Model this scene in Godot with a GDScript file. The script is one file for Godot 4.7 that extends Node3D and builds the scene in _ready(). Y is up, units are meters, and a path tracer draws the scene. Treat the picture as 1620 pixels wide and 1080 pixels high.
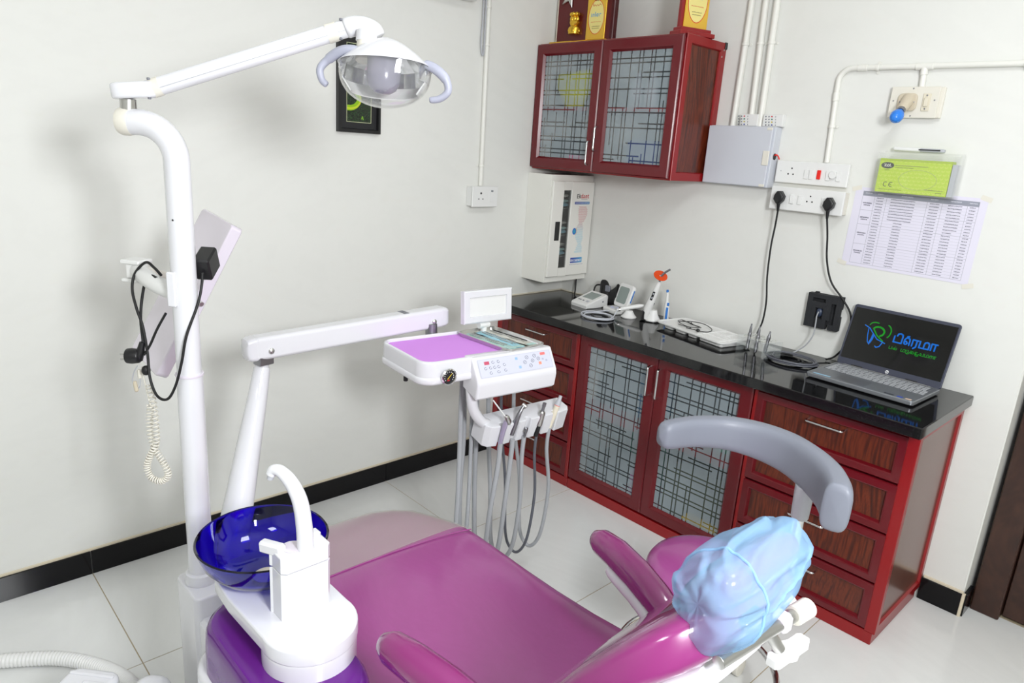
extends Node3D
# A dental surgery: chair, cuspidor, operating light and instrument unit in the corner of a tiled room with red cabinets.
# World axes: the corner of the room is the origin, x runs along the cabinet wall, z along the plain wall, y is up, metres.

var M := {}
var used := {}
const PI2 := PI * 2.0

# ---------------------------------------------------------------- mesh builder
class MB:
	var v := PackedVector3Array()
	var xf := Transform3D()

	func emit(t: PackedVector3Array) -> void:
		if t.size() < 3:
			return
		var o: Vector3 = t[0]
		var vol := 0.0
		for i in range(0, t.size(), 3):
			vol += (t[i] - o).dot((t[i + 1] - o).cross(t[i + 2] - o))
		for i in range(0, t.size(), 3):
			if vol >= 0.0:
				v.append(xf * t[i]); v.append(xf * t[i + 1]); v.append(xf * t[i + 2])
			else:
				v.append(xf * t[i]); v.append(xf * t[i + 2]); v.append(xf * t[i + 1])

	func q(t: PackedVector3Array, a: Vector3, b: Vector3, c: Vector3, d: Vector3) -> void:
		t.append(a); t.append(b); t.append(c)
		t.append(a); t.append(c); t.append(d)

	# chamfered box
	func box(c: Vector3, s: Vector3, b := 0.002) -> void:
		var h := s * 0.5
		b = minf(b, minf(h.x, minf(h.y, h.z)) * 0.49)
		var faces: Array = []
		var P := func(sx: float, sy: float, sz: float, ax: int) -> Vector3:
			var p := Vector3(sx * (h.x - b), sy * (h.y - b), sz * (h.z - b))
			if ax == 0: p.x = sx * h.x
			elif ax == 1: p.y = sy * h.y
			else: p.z = sz * h.z
			return p
		for s1 in [-1.0, 1.0]:
			faces.append([P.call(s1, -1.0, -1.0, 0), P.call(s1, 1.0, -1.0, 0), P.call(s1, 1.0, 1.0, 0), P.call(s1, -1.0, 1.0, 0)])
			faces.append([P.call(-1.0, s1, -1.0, 1), P.call(1.0, s1, -1.0, 1), P.call(1.0, s1, 1.0, 1), P.call(-1.0, s1, 1.0, 1)])
			faces.append([P.call(-1.0, -1.0, s1, 2), P.call(1.0, -1.0, s1, 2), P.call(1.0, 1.0, s1, 2), P.call(-1.0, 1.0, s1, 2)])
			if b > 0.0:
				for s2 in [-1.0, 1.0]:
					faces.append([P.call(s1, s2, -1.0, 0), P.call(s1, s2, 1.0, 0), P.call(s1, s2, 1.0, 1), P.call(s1, s2, -1.0, 1)])
					faces.append([P.call(s1, -1.0, s2, 0), P.call(s1, 1.0, s2, 0), P.call(s1, 1.0, s2, 2), P.call(s1, -1.0, s2, 2)])
					faces.append([P.call(-1.0, s1, s2, 1), P.call(1.0, s1, s2, 1), P.call(1.0, s1, s2, 2), P.call(-1.0, s1, s2, 2)])
					for s3 in [-1.0, 1.0]:
						faces.append([P.call(s1, s2, s3, 0), P.call(s1, s2, s3, 1), P.call(s1, s2, s3, 2)])
		var t := PackedVector3Array()
		for f in faces:
			var m: Vector3 = f[0] + f[1] + f[2]
			var flip: bool = (f[1] - f[0]).cross(f[2] - f[0]).dot(m) < 0.0
			for k in range(1, f.size() - 1):
				t.append(c + f[0])
				t.append(c + (f[k + 1] if flip else f[k]))
				t.append(c + (f[k] if flip else f[k + 1]))
		emit(t)

	func bx(x0: float, x1: float, y0: float, y1: float, z0: float, z1: float, b := 0.002) -> void:
		box(Vector3((x0 + x1) / 2, (y0 + y1) / 2, (z0 + z1) / 2), Vector3(absf(x1 - x0), absf(y1 - y0), absf(z1 - z0)), b)

	# rings skinned into a closed body
	func loft(rings: Array, closed := false) -> void:
		var t := PackedVector3Array()
		var n: int = rings[0].size()
		var m := rings.size()
		for i in (m if closed else m - 1):
			var a: PackedVector3Array = rings[i]
			var b: PackedVector3Array = rings[(i + 1) % m]
			for j in n:
				var k := (j + 1) % n
				q(t, a[j], a[k], b[k], b[j])
		if not closed:
			for e in [0, m - 1]:
				var r: PackedVector3Array = rings[e]
				var c := Vector3.ZERO
				for p in r:
					c += p
				c /= n
				for j in n:
					var k := (j + 1) % n
					if e == 0:
						t.append(c); t.append(r[k]); t.append(r[j])
					else:
						t.append(c); t.append(r[j]); t.append(r[k])
		emit(t)

	# profile of (radius, height) turned about an axis
	func lathe(prof: Array, o: Vector3, axis := Vector3.UP, seg := 24, ring := false) -> void:
		var w := axis.normalized()
		var u := w.cross(Vector3(0.31, 0.17, 0.93)).normalized()
		var s := w.cross(u)
		var rings: Array = []
		for p in prof:
			var r := PackedVector3Array()
			for k in seg:
				var a := TAU * k / seg
				r.append(o + w * p.y + (u * cos(a) + s * sin(a)) * maxf(p.x, 0.00001))
			rings.append(r)
		loft(rings, ring)

	func cyl(a: Vector3, b: Vector3, r: float, r2 := -1.0, seg := 20, bev := 0.0012) -> void:
		var l := (b - a).length()
		if r2 < 0.0: r2 = r
		var e := minf(bev, minf(minf(r, r2) * 0.4, l * 0.4))
		lathe([Vector2(r - e, 0), Vector2(r, e), Vector2(r2, l - e), Vector2(r2 - e, l)], a, b - a, seg)

	func ball(c: Vector3, r: Vector3, seg := 20) -> void:
		var rings: Array = []
		for i in seg / 2 + 1:
			var p := PI * i / (seg / 2)
			var g := PackedVector3Array()
			for k in seg:
				var a := TAU * k / seg
				g.append(c + Vector3(sin(p) * cos(a) * r.x, cos(p) * r.y, sin(p) * sin(a) * r.z))
			rings.append(g)
		loft(rings)

	# tube through points; r is a number or one number a point; flat squeezes the second axis
	func tube(pts: Array, r, seg := 10, closed := false, flat := 1.0, hint := Vector3.ZERO) -> void:
		var n := pts.size()
		var rings: Array = []
		var u := Vector3.ZERO
		for i in n:
			var a: Vector3 = pts[(i - 1 + n) % n] if closed else pts[maxi(i - 1, 0)]
			var b: Vector3 = pts[(i + 1) % n] if closed else pts[mini(i + 1, n - 1)]
			var d := (b - a).normalized()
			if u == Vector3.ZERO:
				u = hint if hint != Vector3.ZERO else (Vector3.UP if absf(d.y) < 0.9 else Vector3.RIGHT)
			u = (u - d * u.dot(d)).normalized()
			var w := d.cross(u)
			var rr: float = r[i] if r is Array else r
			var g := PackedVector3Array()
			for k in seg:
				var t := TAU * k / seg
				g.append(pts[i] + (u * cos(t) + w * sin(t) * flat) * rr)
			rings.append(g)
		loft(rings, closed)

	# prism over an outline in the local xz plane between two heights, rounded at both rims
	func slab(o: PackedVector2Array, y0: float, y1: float, r := 0.003, steps := 3) -> void:
		var n := o.size()
		var area := 0.0
		for i in n:
			area += o[i].cross(o[(i + 1) % n])
		var sgn := 1.0 if area > 0.0 else -1.0
		var nm := PackedVector2Array()
		for i in n:
			var e1 := (o[i] - o[(i - 1 + n) % n]).normalized()
			var e2 := (o[(i + 1) % n] - o[i]).normalized()
			var k := Vector2(e1.y, -e1.x) + Vector2(e2.y, -e2.x)
			var l := k.length()
			if l < 0.001:
				nm.append(Vector2.ZERO)
			else:
				k /= l
				nm.append(k * sgn / maxf(k.dot(Vector2(e2.y, -e2.x)), 0.4))
		var rings: Array = []
		r = minf(r, absf(y1 - y0) * 0.49)
		for side in 2:
			for s in steps + 1:
				var a := (PI / 2) * s / steps
				var ins := r * (1.0 - sin(a)) if side == 0 else r * (1.0 - cos(a))
				var y := y0 + r * (1.0 - cos(a)) if side == 0 else y1 - r + r * sin(a)
				var g := PackedVector3Array()
				for i in n:
					var p := o[i] - nm[i] * ins
					g.append(Vector3(p.x, y, p.y))
				rings.append(g)
		var t := PackedVector3Array()
		for i in rings.size() - 1:
			for j in n:
				var k := (j + 1) % n
				q(t, rings[i][j], rings[i][k], rings[i + 1][k], rings[i + 1][j])
		var flat := PackedVector2Array()
		for p in rings[0]:
			flat.append(Vector2(p.x, p.z))
		var ix := Geometry2D.triangulate_polygon(flat)
		# walls above run a->a+1->up: outward when the outline turns one way; caps follow
		for e in 2:
			var g: PackedVector3Array = rings[0] if e == 0 else rings[rings.size() - 1]
			for i in range(0, ix.size(), 3):
				var a: Vector3 = g[ix[i]]
				var b: Vector3 = g[ix[i + 1]]
				var c: Vector3 = g[ix[i + 2]]
				# which way the walls face: their outward normal turned from the first wall quad
				var up := (b - a).cross(c - a).y > 0.0
				var want := (e == 1) == (sgn < 0.0)
				if up == want:
					t.append(a); t.append(b); t.append(c)
				else:
					t.append(a); t.append(c); t.append(b)
		emit(t)

	# mitred rectangular ring in the local xy plane; profile points are (distance inwards, height)
	func ring(x0: float, x1: float, y0: float, y1: float, prof: Array) -> void:
		var rings: Array = []
		for p in prof:
			rings.append(PackedVector3Array([Vector3(x0 + p.x, y0 + p.x, p.y), Vector3(x1 - p.x, y0 + p.x, p.y), Vector3(x1 - p.x, y1 - p.x, p.y), Vector3(x0 + p.x, y1 - p.x, p.y)]))
		loft(rings, true)

	func mesh(off: Vector3, crease := 40.0) -> ArrayMesh:
		var n := v.size()
		var fn := PackedVector3Array()
		var un := PackedVector3Array()
		var at := {}
		for i in range(0, n, 3):
			var c := (v[i + 1] - v[i]).cross(v[i + 2] - v[i])
			fn.append(c)
			un.append(c.normalized())
			for k in 3:
				var key := Vector3i((v[i + k] * 20000.0).round())
				if at.has(key): at[key].append(i / 3)
				else: at[key] = [i / 3]
		var lim := cos(deg_to_rad(crease))
		var P := PackedVector3Array(); P.resize(n)
		var N := PackedVector3Array(); N.resize(n)
		for i in range(0, n, 3):
			var f := i / 3
			for k in 3:
				var src: int = [0, 2, 1][k]
				var key := Vector3i((v[i + src] * 20000.0).round())
				var s := Vector3.ZERO
				for g in at[key]:
					if un[f].dot(un[g]) > lim:
						s += fn[g]
				P[i + k] = v[i + src] - off
				N[i + k] = s.normalized() if s.length() > 0.0 else Vector3.UP
		var arr := []
		arr.resize(Mesh.ARRAY_MAX)
		arr[Mesh.ARRAY_VERTEX] = P
		arr[Mesh.ARRAY_NORMAL] = N
		var m := ArrayMesh.new()
		m.add_surface_from_arrays(Mesh.PRIMITIVE_TRIANGLES, arr)
		return m

# ---------------------------------------------------------------- naming and grouping
func numbered(called: String) -> String:
	if not used.has(called):
		used[called] = 0
		return called
	used[called] += 1
	return "%s_%03d" % [called, used[called]]

func thing(called: String, label: String, category: String, at := Vector3.ZERO, group := "") -> Node3D:
	var o := Node3D.new()
	o.name = numbered(called)
	add_child(o)
	o.position = at
	o.set_meta("label", label)
	o.set_meta("category", category)
	if group: o.set_meta("group", group)
	return o

func part(b: MB, called: String, m: Material, parent: Node3D, crease := 40.0, label := "") -> MeshInstance3D:
	var o := MeshInstance3D.new()
	o.mesh = b.mesh(parent.global_position, crease)
	o.material_override = m
	o.name = called
	parent.add_child(o, true)
	if label: o.set_meta("label", label)
	return o

func solo(b: MB, called: String, m: Material, label: String, category: String, group := "", crease := 40.0) -> MeshInstance3D:
	var lo := Vector3.INF
	var hi := -Vector3.INF
	for p in b.v:
		lo = lo.min(p); hi = hi.max(p)
	var at := Vector3((lo.x + hi.x) / 2, lo.y, (lo.z + hi.z) / 2)
	var o := MeshInstance3D.new()
	o.mesh = b.mesh(at, crease)
	o.material_override = m
	o.name = numbered(called)
	add_child(o)
	o.position = at
	o.set_meta("label", label)
	o.set_meta("category", category)
	if group: o.set_meta("group", group)
	return o

func struct(b: MB, called: String, m: Material, crease := 40.0) -> MeshInstance3D:
	var o := MeshInstance3D.new()
	o.mesh = b.mesh(Vector3.ZERO, crease)
	o.material_override = m
	o.name = called
	add_child(o)
	o.set_meta("kind", "structure")
	return o

# a flat printed sheet: centre, half width and half height vectors (print up along uy)
func sheet(called: String, m: Material, parent: Node3D, c: Vector3, ux: Vector3, uy: Vector3, label := "") -> MeshInstance3D:
	var off := parent.global_position
	var arr := []
	arr.resize(Mesh.ARRAY_MAX)
	var n := ux.cross(uy).normalized()
	var b := n * 0.0004
	var p := [c - ux + uy + b - off, c + ux + uy + b - off, c + ux - uy + b - off, c - ux - uy + b - off]
	arr[Mesh.ARRAY_VERTEX] = PackedVector3Array([p[0], p[1], p[2], p[0], p[2], p[3]])
	arr[Mesh.ARRAY_NORMAL] = PackedVector3Array([n, n, n, n, n, n])
	var t := [Vector2(0, 0), Vector2(1, 0), Vector2(1, 1), Vector2(0, 1)]
	arr[Mesh.ARRAY_TEX_UV] = PackedVector2Array([t[0], t[1], t[2], t[0], t[2], t[3]])
	var me := ArrayMesh.new()
	me.add_surface_from_arrays(Mesh.PRIMITIVE_TRIANGLES, arr)
	var o := MeshInstance3D.new()
	o.mesh = me
	o.material_override = m
	o.name = called
	parent.add_child(o, true)
	if label: o.set_meta("label", label)
	return o

# lettering in real type, standing a little proud of a face
func lettering(text: String, m: Material, parent: Node3D, at: Vector3, right: Vector3, up: Vector3, height: float, called := "lettering", bold := true, stretch := 1.0) -> void:
	var f := SystemFont.new()
	f.font_names = PackedStringArray(["Droid Sans"])
	if bold: f.font_weight = 700
	var tm := TextMesh.new()
	tm.text = text
	tm.font = f
	tm.font_size = 32
	tm.pixel_size = height / 24.0
	tm.depth = 0.0004
	var o := MeshInstance3D.new()
	o.mesh = tm
	o.material_override = m
	o.name = called
	parent.add_child(o, true)
	var r := right.normalized()
	var u := up.normalized()
	o.transform = Transform3D(Basis(r * stretch, u, r.cross(u)), at - parent.global_position)

# ---------------------------------------------------------------- curves and outlines
func spline(pts: Array, per := 8, closed := false) -> Array:
	var out: Array = []
	var n := pts.size()
	for i in (n if closed else n - 1):
		var p0 = pts[(i - 1 + n) % n] if closed else pts[maxi(i - 1, 0)]
		var p1 = pts[i]
		var p2 = pts[(i + 1) % n]
		var p3 = pts[(i + 2) % n] if closed else pts[mini(i + 2, n - 1)]
		for k in per:
			var t := float(k) / per
			out.append(0.5 * ((2.0 * p1) + (p2 - p0) * t + (2.0 * p0 - 5.0 * p1 + 4.0 * p2 - p3) * t * t + (3.0 * p1 - p0 - 3.0 * p2 + p3) * t * t * t))
	if not closed:
		out.append(pts[n - 1])
	return out

func rrect(w: float, d: float, r: float, seg := 6, c := Vector2.ZERO) -> PackedVector2Array:
	var o := PackedVector2Array()
	r = minf(r, minf(w, d) * 0.499)
	for k in 4:
		var cc := Vector2([1, -1, -1, 1][k] * (w / 2 - r), [1, 1, -1, -1][k] * (d / 2 - r))
		for s in seg + 1:
			var a := PI / 2 * (k + float(s) / seg)
			o.append(c + cc + Vector2(cos(a), sin(a)) * r)
	return o

func frame3(o: Vector3, x: Vector3, y: Vector3) -> Transform3D:
	var a := x.normalized()
	var b := (y - a * y.dot(a)).normalized()
	return Transform3D(Basis(a, b, a.cross(b)), o)

func D(x: float, z: float, deg: float) -> Transform3D:   # standing at x, z, turned about the vertical
	return Transform3D(Basis(Vector3.UP, deg_to_rad(deg)), Vector3(x, 0, z))

# ---------------------------------------------------------------- materials
func mat(called: String, c: Color, rough := 0.5, metal := 0.0) -> StandardMaterial3D:
	var m := StandardMaterial3D.new()
	m.resource_name = called
	m.albedo_color = c
	m.roughness = rough
	m.metallic = metal
	M[called] = m
	return m

func C8(r: float, g: float, b: float, a := 1.0) -> Color:
	return Color(r / 255.0, g / 255.0, b / 255.0, a)

func noise_image(w: int, h: int, sd: int, fx: float, fy: float, stops: Array, oct := 3) -> Image:
	var f := FastNoiseLite.new()
	f.seed = sd
	f.noise_type = FastNoiseLite.TYPE_SIMPLEX_SMOOTH
	f.frequency = 1.0
	f.fractal_octaves = oct
	var g := Gradient.new()
	var offs := PackedFloat32Array()
	var cols := PackedColorArray()
	for s in stops:
		offs.append(s[0]); cols.append(s[1])
	g.offsets = offs
	g.colors = cols
	var im := Image.create(w, h, false, Image.FORMAT_RGBA8)
	for y in h:
		for x in w:
			# wraps at both edges: noise on a torus
			var a := TAU * x / w
			var b := TAU * y / h
			var k := f.get_noise_3d(cos(a) * fx + 3.1 * cos(b) * fy, sin(a) * fx + 1.7, sin(b) * fy + 0.6 * cos(b) * fy)
			im.set_pixel(x, y, g.sample(clampf(k * 0.5 + 0.5, 0.0, 1.0)))
	return im

func tri(m: StandardMaterial3D, im: Image, scale: float, world := true) -> void:
	im.generate_mipmaps()
	m.albedo_texture = ImageTexture.create_from_image(im)
	m.uv1_triplanar = true
	m.uv1_world_triplanar = world
	m.uv1_scale = Vector3.ONE * scale

func printed(called: String, im: Image, rough := 0.5) -> StandardMaterial3D:
	var m := mat(called, Color.WHITE, rough)
	im.generate_mipmaps()
	m.albedo_texture = ImageTexture.create_from_image(im)
	m.texture_filter = BaseMaterial3D.TEXTURE_FILTER_LINEAR_WITH_MIPMAPS_ANISOTROPIC
	return m

# thick line into an image
func stroke(im: Image, pts: Array, w: float, c: Color) -> void:
	for i in pts.size() - 1:
		var a: Vector2 = pts[i]
		var b: Vector2 = pts[i + 1]
		var lo := a.min(b) - Vector2(w, w)
		var hi := a.max(b) + Vector2(w, w)
		var d := b - a
		var l2 := maxf(d.length_squared(), 0.0001)
		for y in range(maxi(int(lo.y), 0), mini(int(hi.y) + 1, im.get_height())):
			for x in range(maxi(int(lo.x), 0), mini(int(hi.x) + 1, im.get_width())):
				var p := Vector2(x, y)
				var t := clampf((p - a).dot(d) / l2, 0.0, 1.0)
				if (a + d * t).distance_to(p) < w * 0.5:
					im.set_pixel(x, y, c)

func arc2(c: Vector2, rx: float, ry: float, a0: float, a1: float, n := 14) -> Array:
	var o: Array = []
	for i in n + 1:
		var a := deg_to_rad(lerpf(a0, a1, float(i) / n))
		o.append(c + Vector2(cos(a) * rx, sin(a) * ry))
	return o

func scribble(im: Image, x: int, y: int, w: int, c: Color, rng: RandomNumberGenerator, h := 3) -> void:
	var k := x
	while k < x + w:
		var l := rng.randi_range(2, 5)
		im.fill_rect(Rect2i(k, y + rng.randi_range(0, 1), mini(l, x + w - k), h), c)
		k += l + rng.randi_range(1, 2)

# ---------------------------------------------------------------- scene
func _ready() -> void:
	camera_and_light()
	materials()
	room()
	base_cabinets()
	wall_cabinet()
	dental_chair()
	cuspidor()
	operating_light()
	delivery_unit()
	stool()
	headrest_cap()
	wall_things()
	uv_cabinet()
	counter_things()
	laptop()
	awards()
	pole_things()
	floor_things()

func camera_and_light() -> void:
	var cam := Camera3D.new()
	cam.name = "camera"
	cam.fov = rad_to_deg(2.0 * atan(540.0 / 1107.055))
	cam.near = 0.05
	cam.position = Vector3(2.48553, 1.512316, 2.729657)
	cam.basis = Basis.from_euler(Vector3(-0.2697046, 0.8043633, 0.0681368), EULER_ORDER_YXZ)
	add_child(cam)
	var we := WorldEnvironment.new()
	we.name = "world_environment"
	var e := Environment.new()
	e.background_mode = Environment.BG_COLOR
	e.background_color = Color(0.02, 0.02, 0.02)
	e.tonemap_mode = Environment.TONE_MAPPER_LINEAR
	e.tonemap_exposure = 0.98
	e.sdfgi_enabled = true
	e.ssao_enabled = true
	e.ssil_enabled = true
	we.environment = e
	add_child(we)
	# two unseen light panels added in the ceiling as general fill
	for p in [Vector3(2.30, 2.84, 1.45), Vector3(2.5, 2.84, 3.6)]:
		fill_panel(p)
	softbox(Vector3(3.15, 1.82, 2.37), Vector3(0.75, 0.95, 1.2))

func fill_panel(p: Vector3) -> void:  # added lamp, out of view, to brighten walls and floor evenly
	var white := mat("fill_panel_frame", Color(0.9, 0.9, 0.9), 0.4)
	var glow := mat("fill_panel_glow", Color(0.9, 0.9, 0.9), 0.6)
	glow.emission_enabled = true
	glow.emission = Color(0.93, 0.97, 1.0)
	glow.emission_energy_multiplier = 2.0
	var t := thing("added_fill_light", "square white fill light panel added out of view in the ceiling " + ("above the dental chair" if p.z < 2.5 else "away from the chair"), "ceiling light", p, "added fill light panels in the ceiling")
	var b := MB.new()
	b.xf = Transform3D(Basis(Vector3.RIGHT, PI / 2), p)
	b.ring(-0.31, 0.31, -0.31, 0.31, [Vector2(0, 0.0), Vector2(0, 0.028), Vector2(0.025, 0.03), Vector2(0.03, 0.012), Vector2(0.03, 0.0)])
	part(b, "frame", white, t)
	b = MB.new()
	b.box(p + Vector3(0, -0.006, 0), Vector3(0.565, 0.006, 0.565), 0.001)
	part(b, "light_diffuser", glow, t)
	var l := AreaLight3D.new()
	l.name = "fill_panel_light"
	l.area_size = Vector2(0.56, 0.56)
	l.light_energy = 1.45
	l.light_color = Color(0.98, 0.99, 1.0)
	l.shadow_enabled = true
	l.area_range = 12.0
	t.add_child(l)
	l.position = Vector3(0, -0.034, 0)
	l.rotation = Vector3(-PI / 2, 0, 0)

func softbox(p: Vector3, aim: Vector3) -> void:
	var black := mat("softbox_cloth", Color(0.03, 0.03, 0.03), 0.8)
	var glow := mat("softbox_glow", Color(0.9, 0.9, 0.9), 0.7)
	glow.emission_enabled = true
	glow.emission = Color(0.95, 0.975, 1.0)
	glow.emission_energy_multiplier = 6.0
	var t := thing("studio_softbox", "black photographer's softbox lamp with white front on a slim stand", "softbox", Vector3(p.x, 0, p.z))
	var f := (aim - p).normalized()
	var x := frame3(p, Vector3.UP.cross(-f), Vector3.UP)
	x = Transform3D(Basis.looking_at(f, Vector3.UP), p)
	var b := MB.new()
	b.xf = x
	var rings: Array = []
	for s in [[0.215, 0.0], [0.22, 0.01], [0.205, 0.06], [0.06, 0.26], [0.05, 0.30]]:
		var r := PackedVector3Array()
		for q in rrect(s[0] * 2, s[0] * 2, 0.02, 3):
			r.append(Vector3(q.x, q.y, s[1]))
		rings.append(r)
	b.loft(rings)
	part(b, "shell", black, t)
	b = MB.new()
	b.xf = x
	b.box(Vector3(0, 0, -0.004), Vector3(0.40, 0.40, 0.006), 0.001)
	part(b, "light_diffuser", glow, t)
	b = MB.new()
	var back := x * Vector3(0, 0, 0.28)
	b.cyl(Vector3(back.x, 0.25, back.z), back, 0.012)
	part(b, "stand_pole", black, t)
	for k in 3:
		b = MB.new()
		var a := TAU * k / 3 + 0.4
		b.cyl(Vector3(back.x, 0.3, back.z), Vector3(back.x + cos(a) * 0.28, 0.008, back.z + sin(a) * 0.28), 0.008)
		part(b, "leg", black, t)
	var l := AreaLight3D.new()
	l.name = "softbox_light"
	l.area_size = Vector2(0.40, 0.40)
	l.light_energy = 4.6
	l.light_color = Color(0.98, 0.99, 1.0)
	l.shadow_enabled = true
	l.area_range = 12.0
	t.add_child(l)
	l.transform = Transform3D(x.basis, x * Vector3(0, 0, -0.012) - t.position)

func materials() -> void:
	var m: StandardMaterial3D
	m = mat("wall_paint", Color.WHITE, 0.55)
	tri(m, noise_image(256, 256, 3, 2.2, 2.2, [[0.0, C8(228, 228, 223)], [0.45, C8(230, 230, 225)], [0.62, C8(231, 231, 226)], [1.0, C8(228, 227, 221)]], 4), 0.45)
	m = mat("ceiling_paint", C8(236, 236, 232), 0.7)
	m = mat("floor_tile", Color.WHITE, 0.13)
	tri(m, noise_image(256, 256, 8, 1.6, 1.6, [[0.0, C8(225, 226, 224)], [0.5, C8(228, 229, 227)], [1.0, C8(231, 232, 230)]], 4), 0.8)
	m = mat("grout", C8(172, 158, 130), 0.9)
	m = mat("black_tile", C8(15, 14, 16), 0.09)
	m.metallic_specular = 0.35
	m = mat("cream_edge", C8(219, 208, 184), 0.8)
	m = mat("door_paint", Color.WHITE, 0.3)
	tri(m, noise_image(128, 256, 5, 3.0, 0.8, [[0.0, C8(46, 27, 20)], [0.5, C8(60, 36, 27)], [1.0, C8(74, 46, 34)]], 3), 1.6)
	m = mat("door_cream", C8(226, 214, 190), 0.6)
	# cabinets
	m = mat("red_profile", C8(142, 13, 18), 0.28)
	m = mat("maroon_frame", C8(100, 12, 22), 0.25)
	m = mat("wood_panel", Color.WHITE, 0.3)
	tri(m, noise_image(256, 128, 21, 9.0, 0.5, [[0.0, C8(48, 18, 12)], [0.38, C8(78, 30, 17)], [0.55, C8(112, 46, 24)], [0.72, C8(84, 33, 19)], [1.0, C8(58, 22, 15)]], 3), 1.5)
	m = mat("side_panel", Color.WHITE, 0.22)
	tri(m, noise_image(256, 128, 22, 7.0, 0.4, [[0.0, C8(84, 50, 42)], [0.5, C8(104, 68, 58)], [1.0, C8(118, 82, 70)]], 3), 2.6)
	m = mat("interior_white", C8(234, 233, 226), 0.6)
	m = mat("granite", Color.WHITE, 0.06)
	tri(m, granite_image(), 3.0)
	m = mat("granite_edge", Color.WHITE, 0.16)
	tri(m, granite_image(), 3.0)
	m = mat("chrome", C8(225, 225, 226), 0.12, 1.0)
	m = mat("steel", C8(200, 199, 196), 0.28, 1.0)
	m = mat("brushed_dark", C8(150, 150, 155), 0.35, 1.0)
	m = mat("gold", C8(232, 188, 70), 0.25, 1.0)
	# plastics
	m = mat("unit_white", C8(226, 226, 230), 0.22)
	m.clearcoat_enabled = true; m.clearcoat = 0.5; m.clearcoat_roughness = 0.08
	m = mat("white_plastic", C8(232, 232, 230), 0.32)
	m = mat("aged_white", C8(228, 224, 212), 0.4)
	m = mat("cream_plastic", C8(224, 216, 196), 0.4)
	m = mat("beige_plastic", C8(206, 194, 172), 0.45)
	m = mat("wrapped_white", C8(226, 218, 230), 0.14)
	m.clearcoat_enabled = true; m.clearcoat = 0.8; m.clearcoat_roughness = 0.1
	m = mat("cabinet_white", C8(234, 233, 226), 0.35)
	m = mat("grey_plastic", C8(132, 136, 148), 0.42)
	m = mat("light_grey", C8(186, 188, 194), 0.4)
	m = mat("handle_grey", C8(168, 170, 186), 0.4)
	m = mat("box_grey", C8(205, 208, 216), 0.4)
	m = mat("hose_grey", C8(166, 168, 172), 0.38)
	m = mat("dark_hose", C8(92, 94, 102), 0.4)
	m = mat("black_plastic", C8(20, 20, 22), 0.38)
	m = mat("black_rubber", C8(14, 14, 15), 0.55)
	m = mat("foam_black", C8(40, 41, 44), 0.95)
	m = mat("blue_plastic", C8(52, 120, 200), 0.35)
	m = mat("red_switch", C8(232, 28, 16), 0.3)
	m = mat("orange_shield", C8(228, 74, 12), 0.2)
	m = mat("bulb_blue", C8(46, 128, 226), 0.12)
	m = mat("ink_blue", C8(48, 70, 170), 0.5)
	m = mat("ink_black", C8(25, 25, 28), 0.5)
	m = mat("ink_red", C8(190, 40, 50), 0.5)
	m = mat("ink_white", C8(240, 240, 240), 0.5)
	m = mat("ink_grey", C8(120, 122, 130), 0.5)
	m = mat("lcd_grey", C8(138, 150, 146), 0.12)
	m = mat("key_grey", C8(166, 168, 172), 0.4)
	m = mat("laptop_silver", C8(142, 145, 150), 0.35, 0.6)
	m = mat("laptop_slate", C8(66, 69, 84), 0.4, 0.3)
	# chair
	m = mat("magenta_vinyl", Color.WHITE, 0.42)
	tri(m, noise_image(256, 256, 31, 2.4, 2.4, [[0.0, C8(150, 60, 130)], [0.5, C8(153, 62, 132)], [1.0, C8(156, 65, 135)]], 4), 2.0, false)
	m.clearcoat_enabled = true; m.clearcoat = 1.0; m.clearcoat_roughness = 0.16
	m = mat("arm_vinyl", C8(130, 35, 104), 0.25)
	m.clearcoat_enabled = true; m.clearcoat = 1.0; m.clearcoat_roughness = 0.05
	m = mat("purple_body", C8(98, 30, 128), 0.12)
	m = mat("cap_purple", C8(120, 60, 160), 0.6)
	m = mat("clear_film", C8(214, 206, 196, 0.30), 0.22)
	m.transparency = BaseMaterial3D.TRANSPARENCY_ALPHA
	m = mat("clear_acrylic", C8(235, 240, 240, 0.05), 0.05)
	m.transparency = BaseMaterial3D.TRANSPARENCY_ALPHA
	m = mat("tinted_glass", C8(24, 32, 34, 0.20), 0.05)
	m.transparency = BaseMaterial3D.TRANSPARENCY_ALPHA
	m = mat("acrylic_block", C8(226, 234, 234, 0.10), 0.05)
	m.transparency = BaseMaterial3D.TRANSPARENCY_ALPHA
	m = mat("smoke_lens", C8(150, 146, 165, 0.72), 0.2)
	m.transparency = BaseMaterial3D.TRANSPARENCY_ALPHA
	m = mat("blue_glass", C8(30, 2, 206, 0.0), 0.03)
	m.refraction_enabled = true
	m.refraction_scale = 0.05
	m = mat("cap_cloth", C8(150, 196, 232, 0.46), 0.85)
	m.transparency = BaseMaterial3D.TRANSPARENCY_ALPHA
	m.backlight_enabled = true
	m.backlight = Color(0.35, 0.45, 0.55)
	m = mat("lilac_paper", C8(216, 146, 234), 0.8)
	m = mat("pouch_blue", C8(150, 200, 214), 0.25)
	m = mat("pouch_green", C8(170, 206, 200), 0.25)
	m = mat("pouch_clear", C8(196, 196, 186), 0.2)

func granite_image() -> Image:
	var im := Image.create(256, 256, false, Image.FORMAT_RGBA8)
	var g := RandomNumberGenerator.new()
	g.seed = 77
	im.fill(C8(19, 19, 20))
	for k in 5200:
		var s := g.randf()
		var v := 22 + 26 * s * s
		im.fill_rect(Rect2i(g.randi_range(0, 255), g.randi_range(0, 255), 1 + int(s * 1.4), 1), C8(v, v, v + 1))
	return im

# ---------------------------------------------------------------- room
const RX := 3.9
const RZ := 4.4
const RH := 2.86

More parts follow.
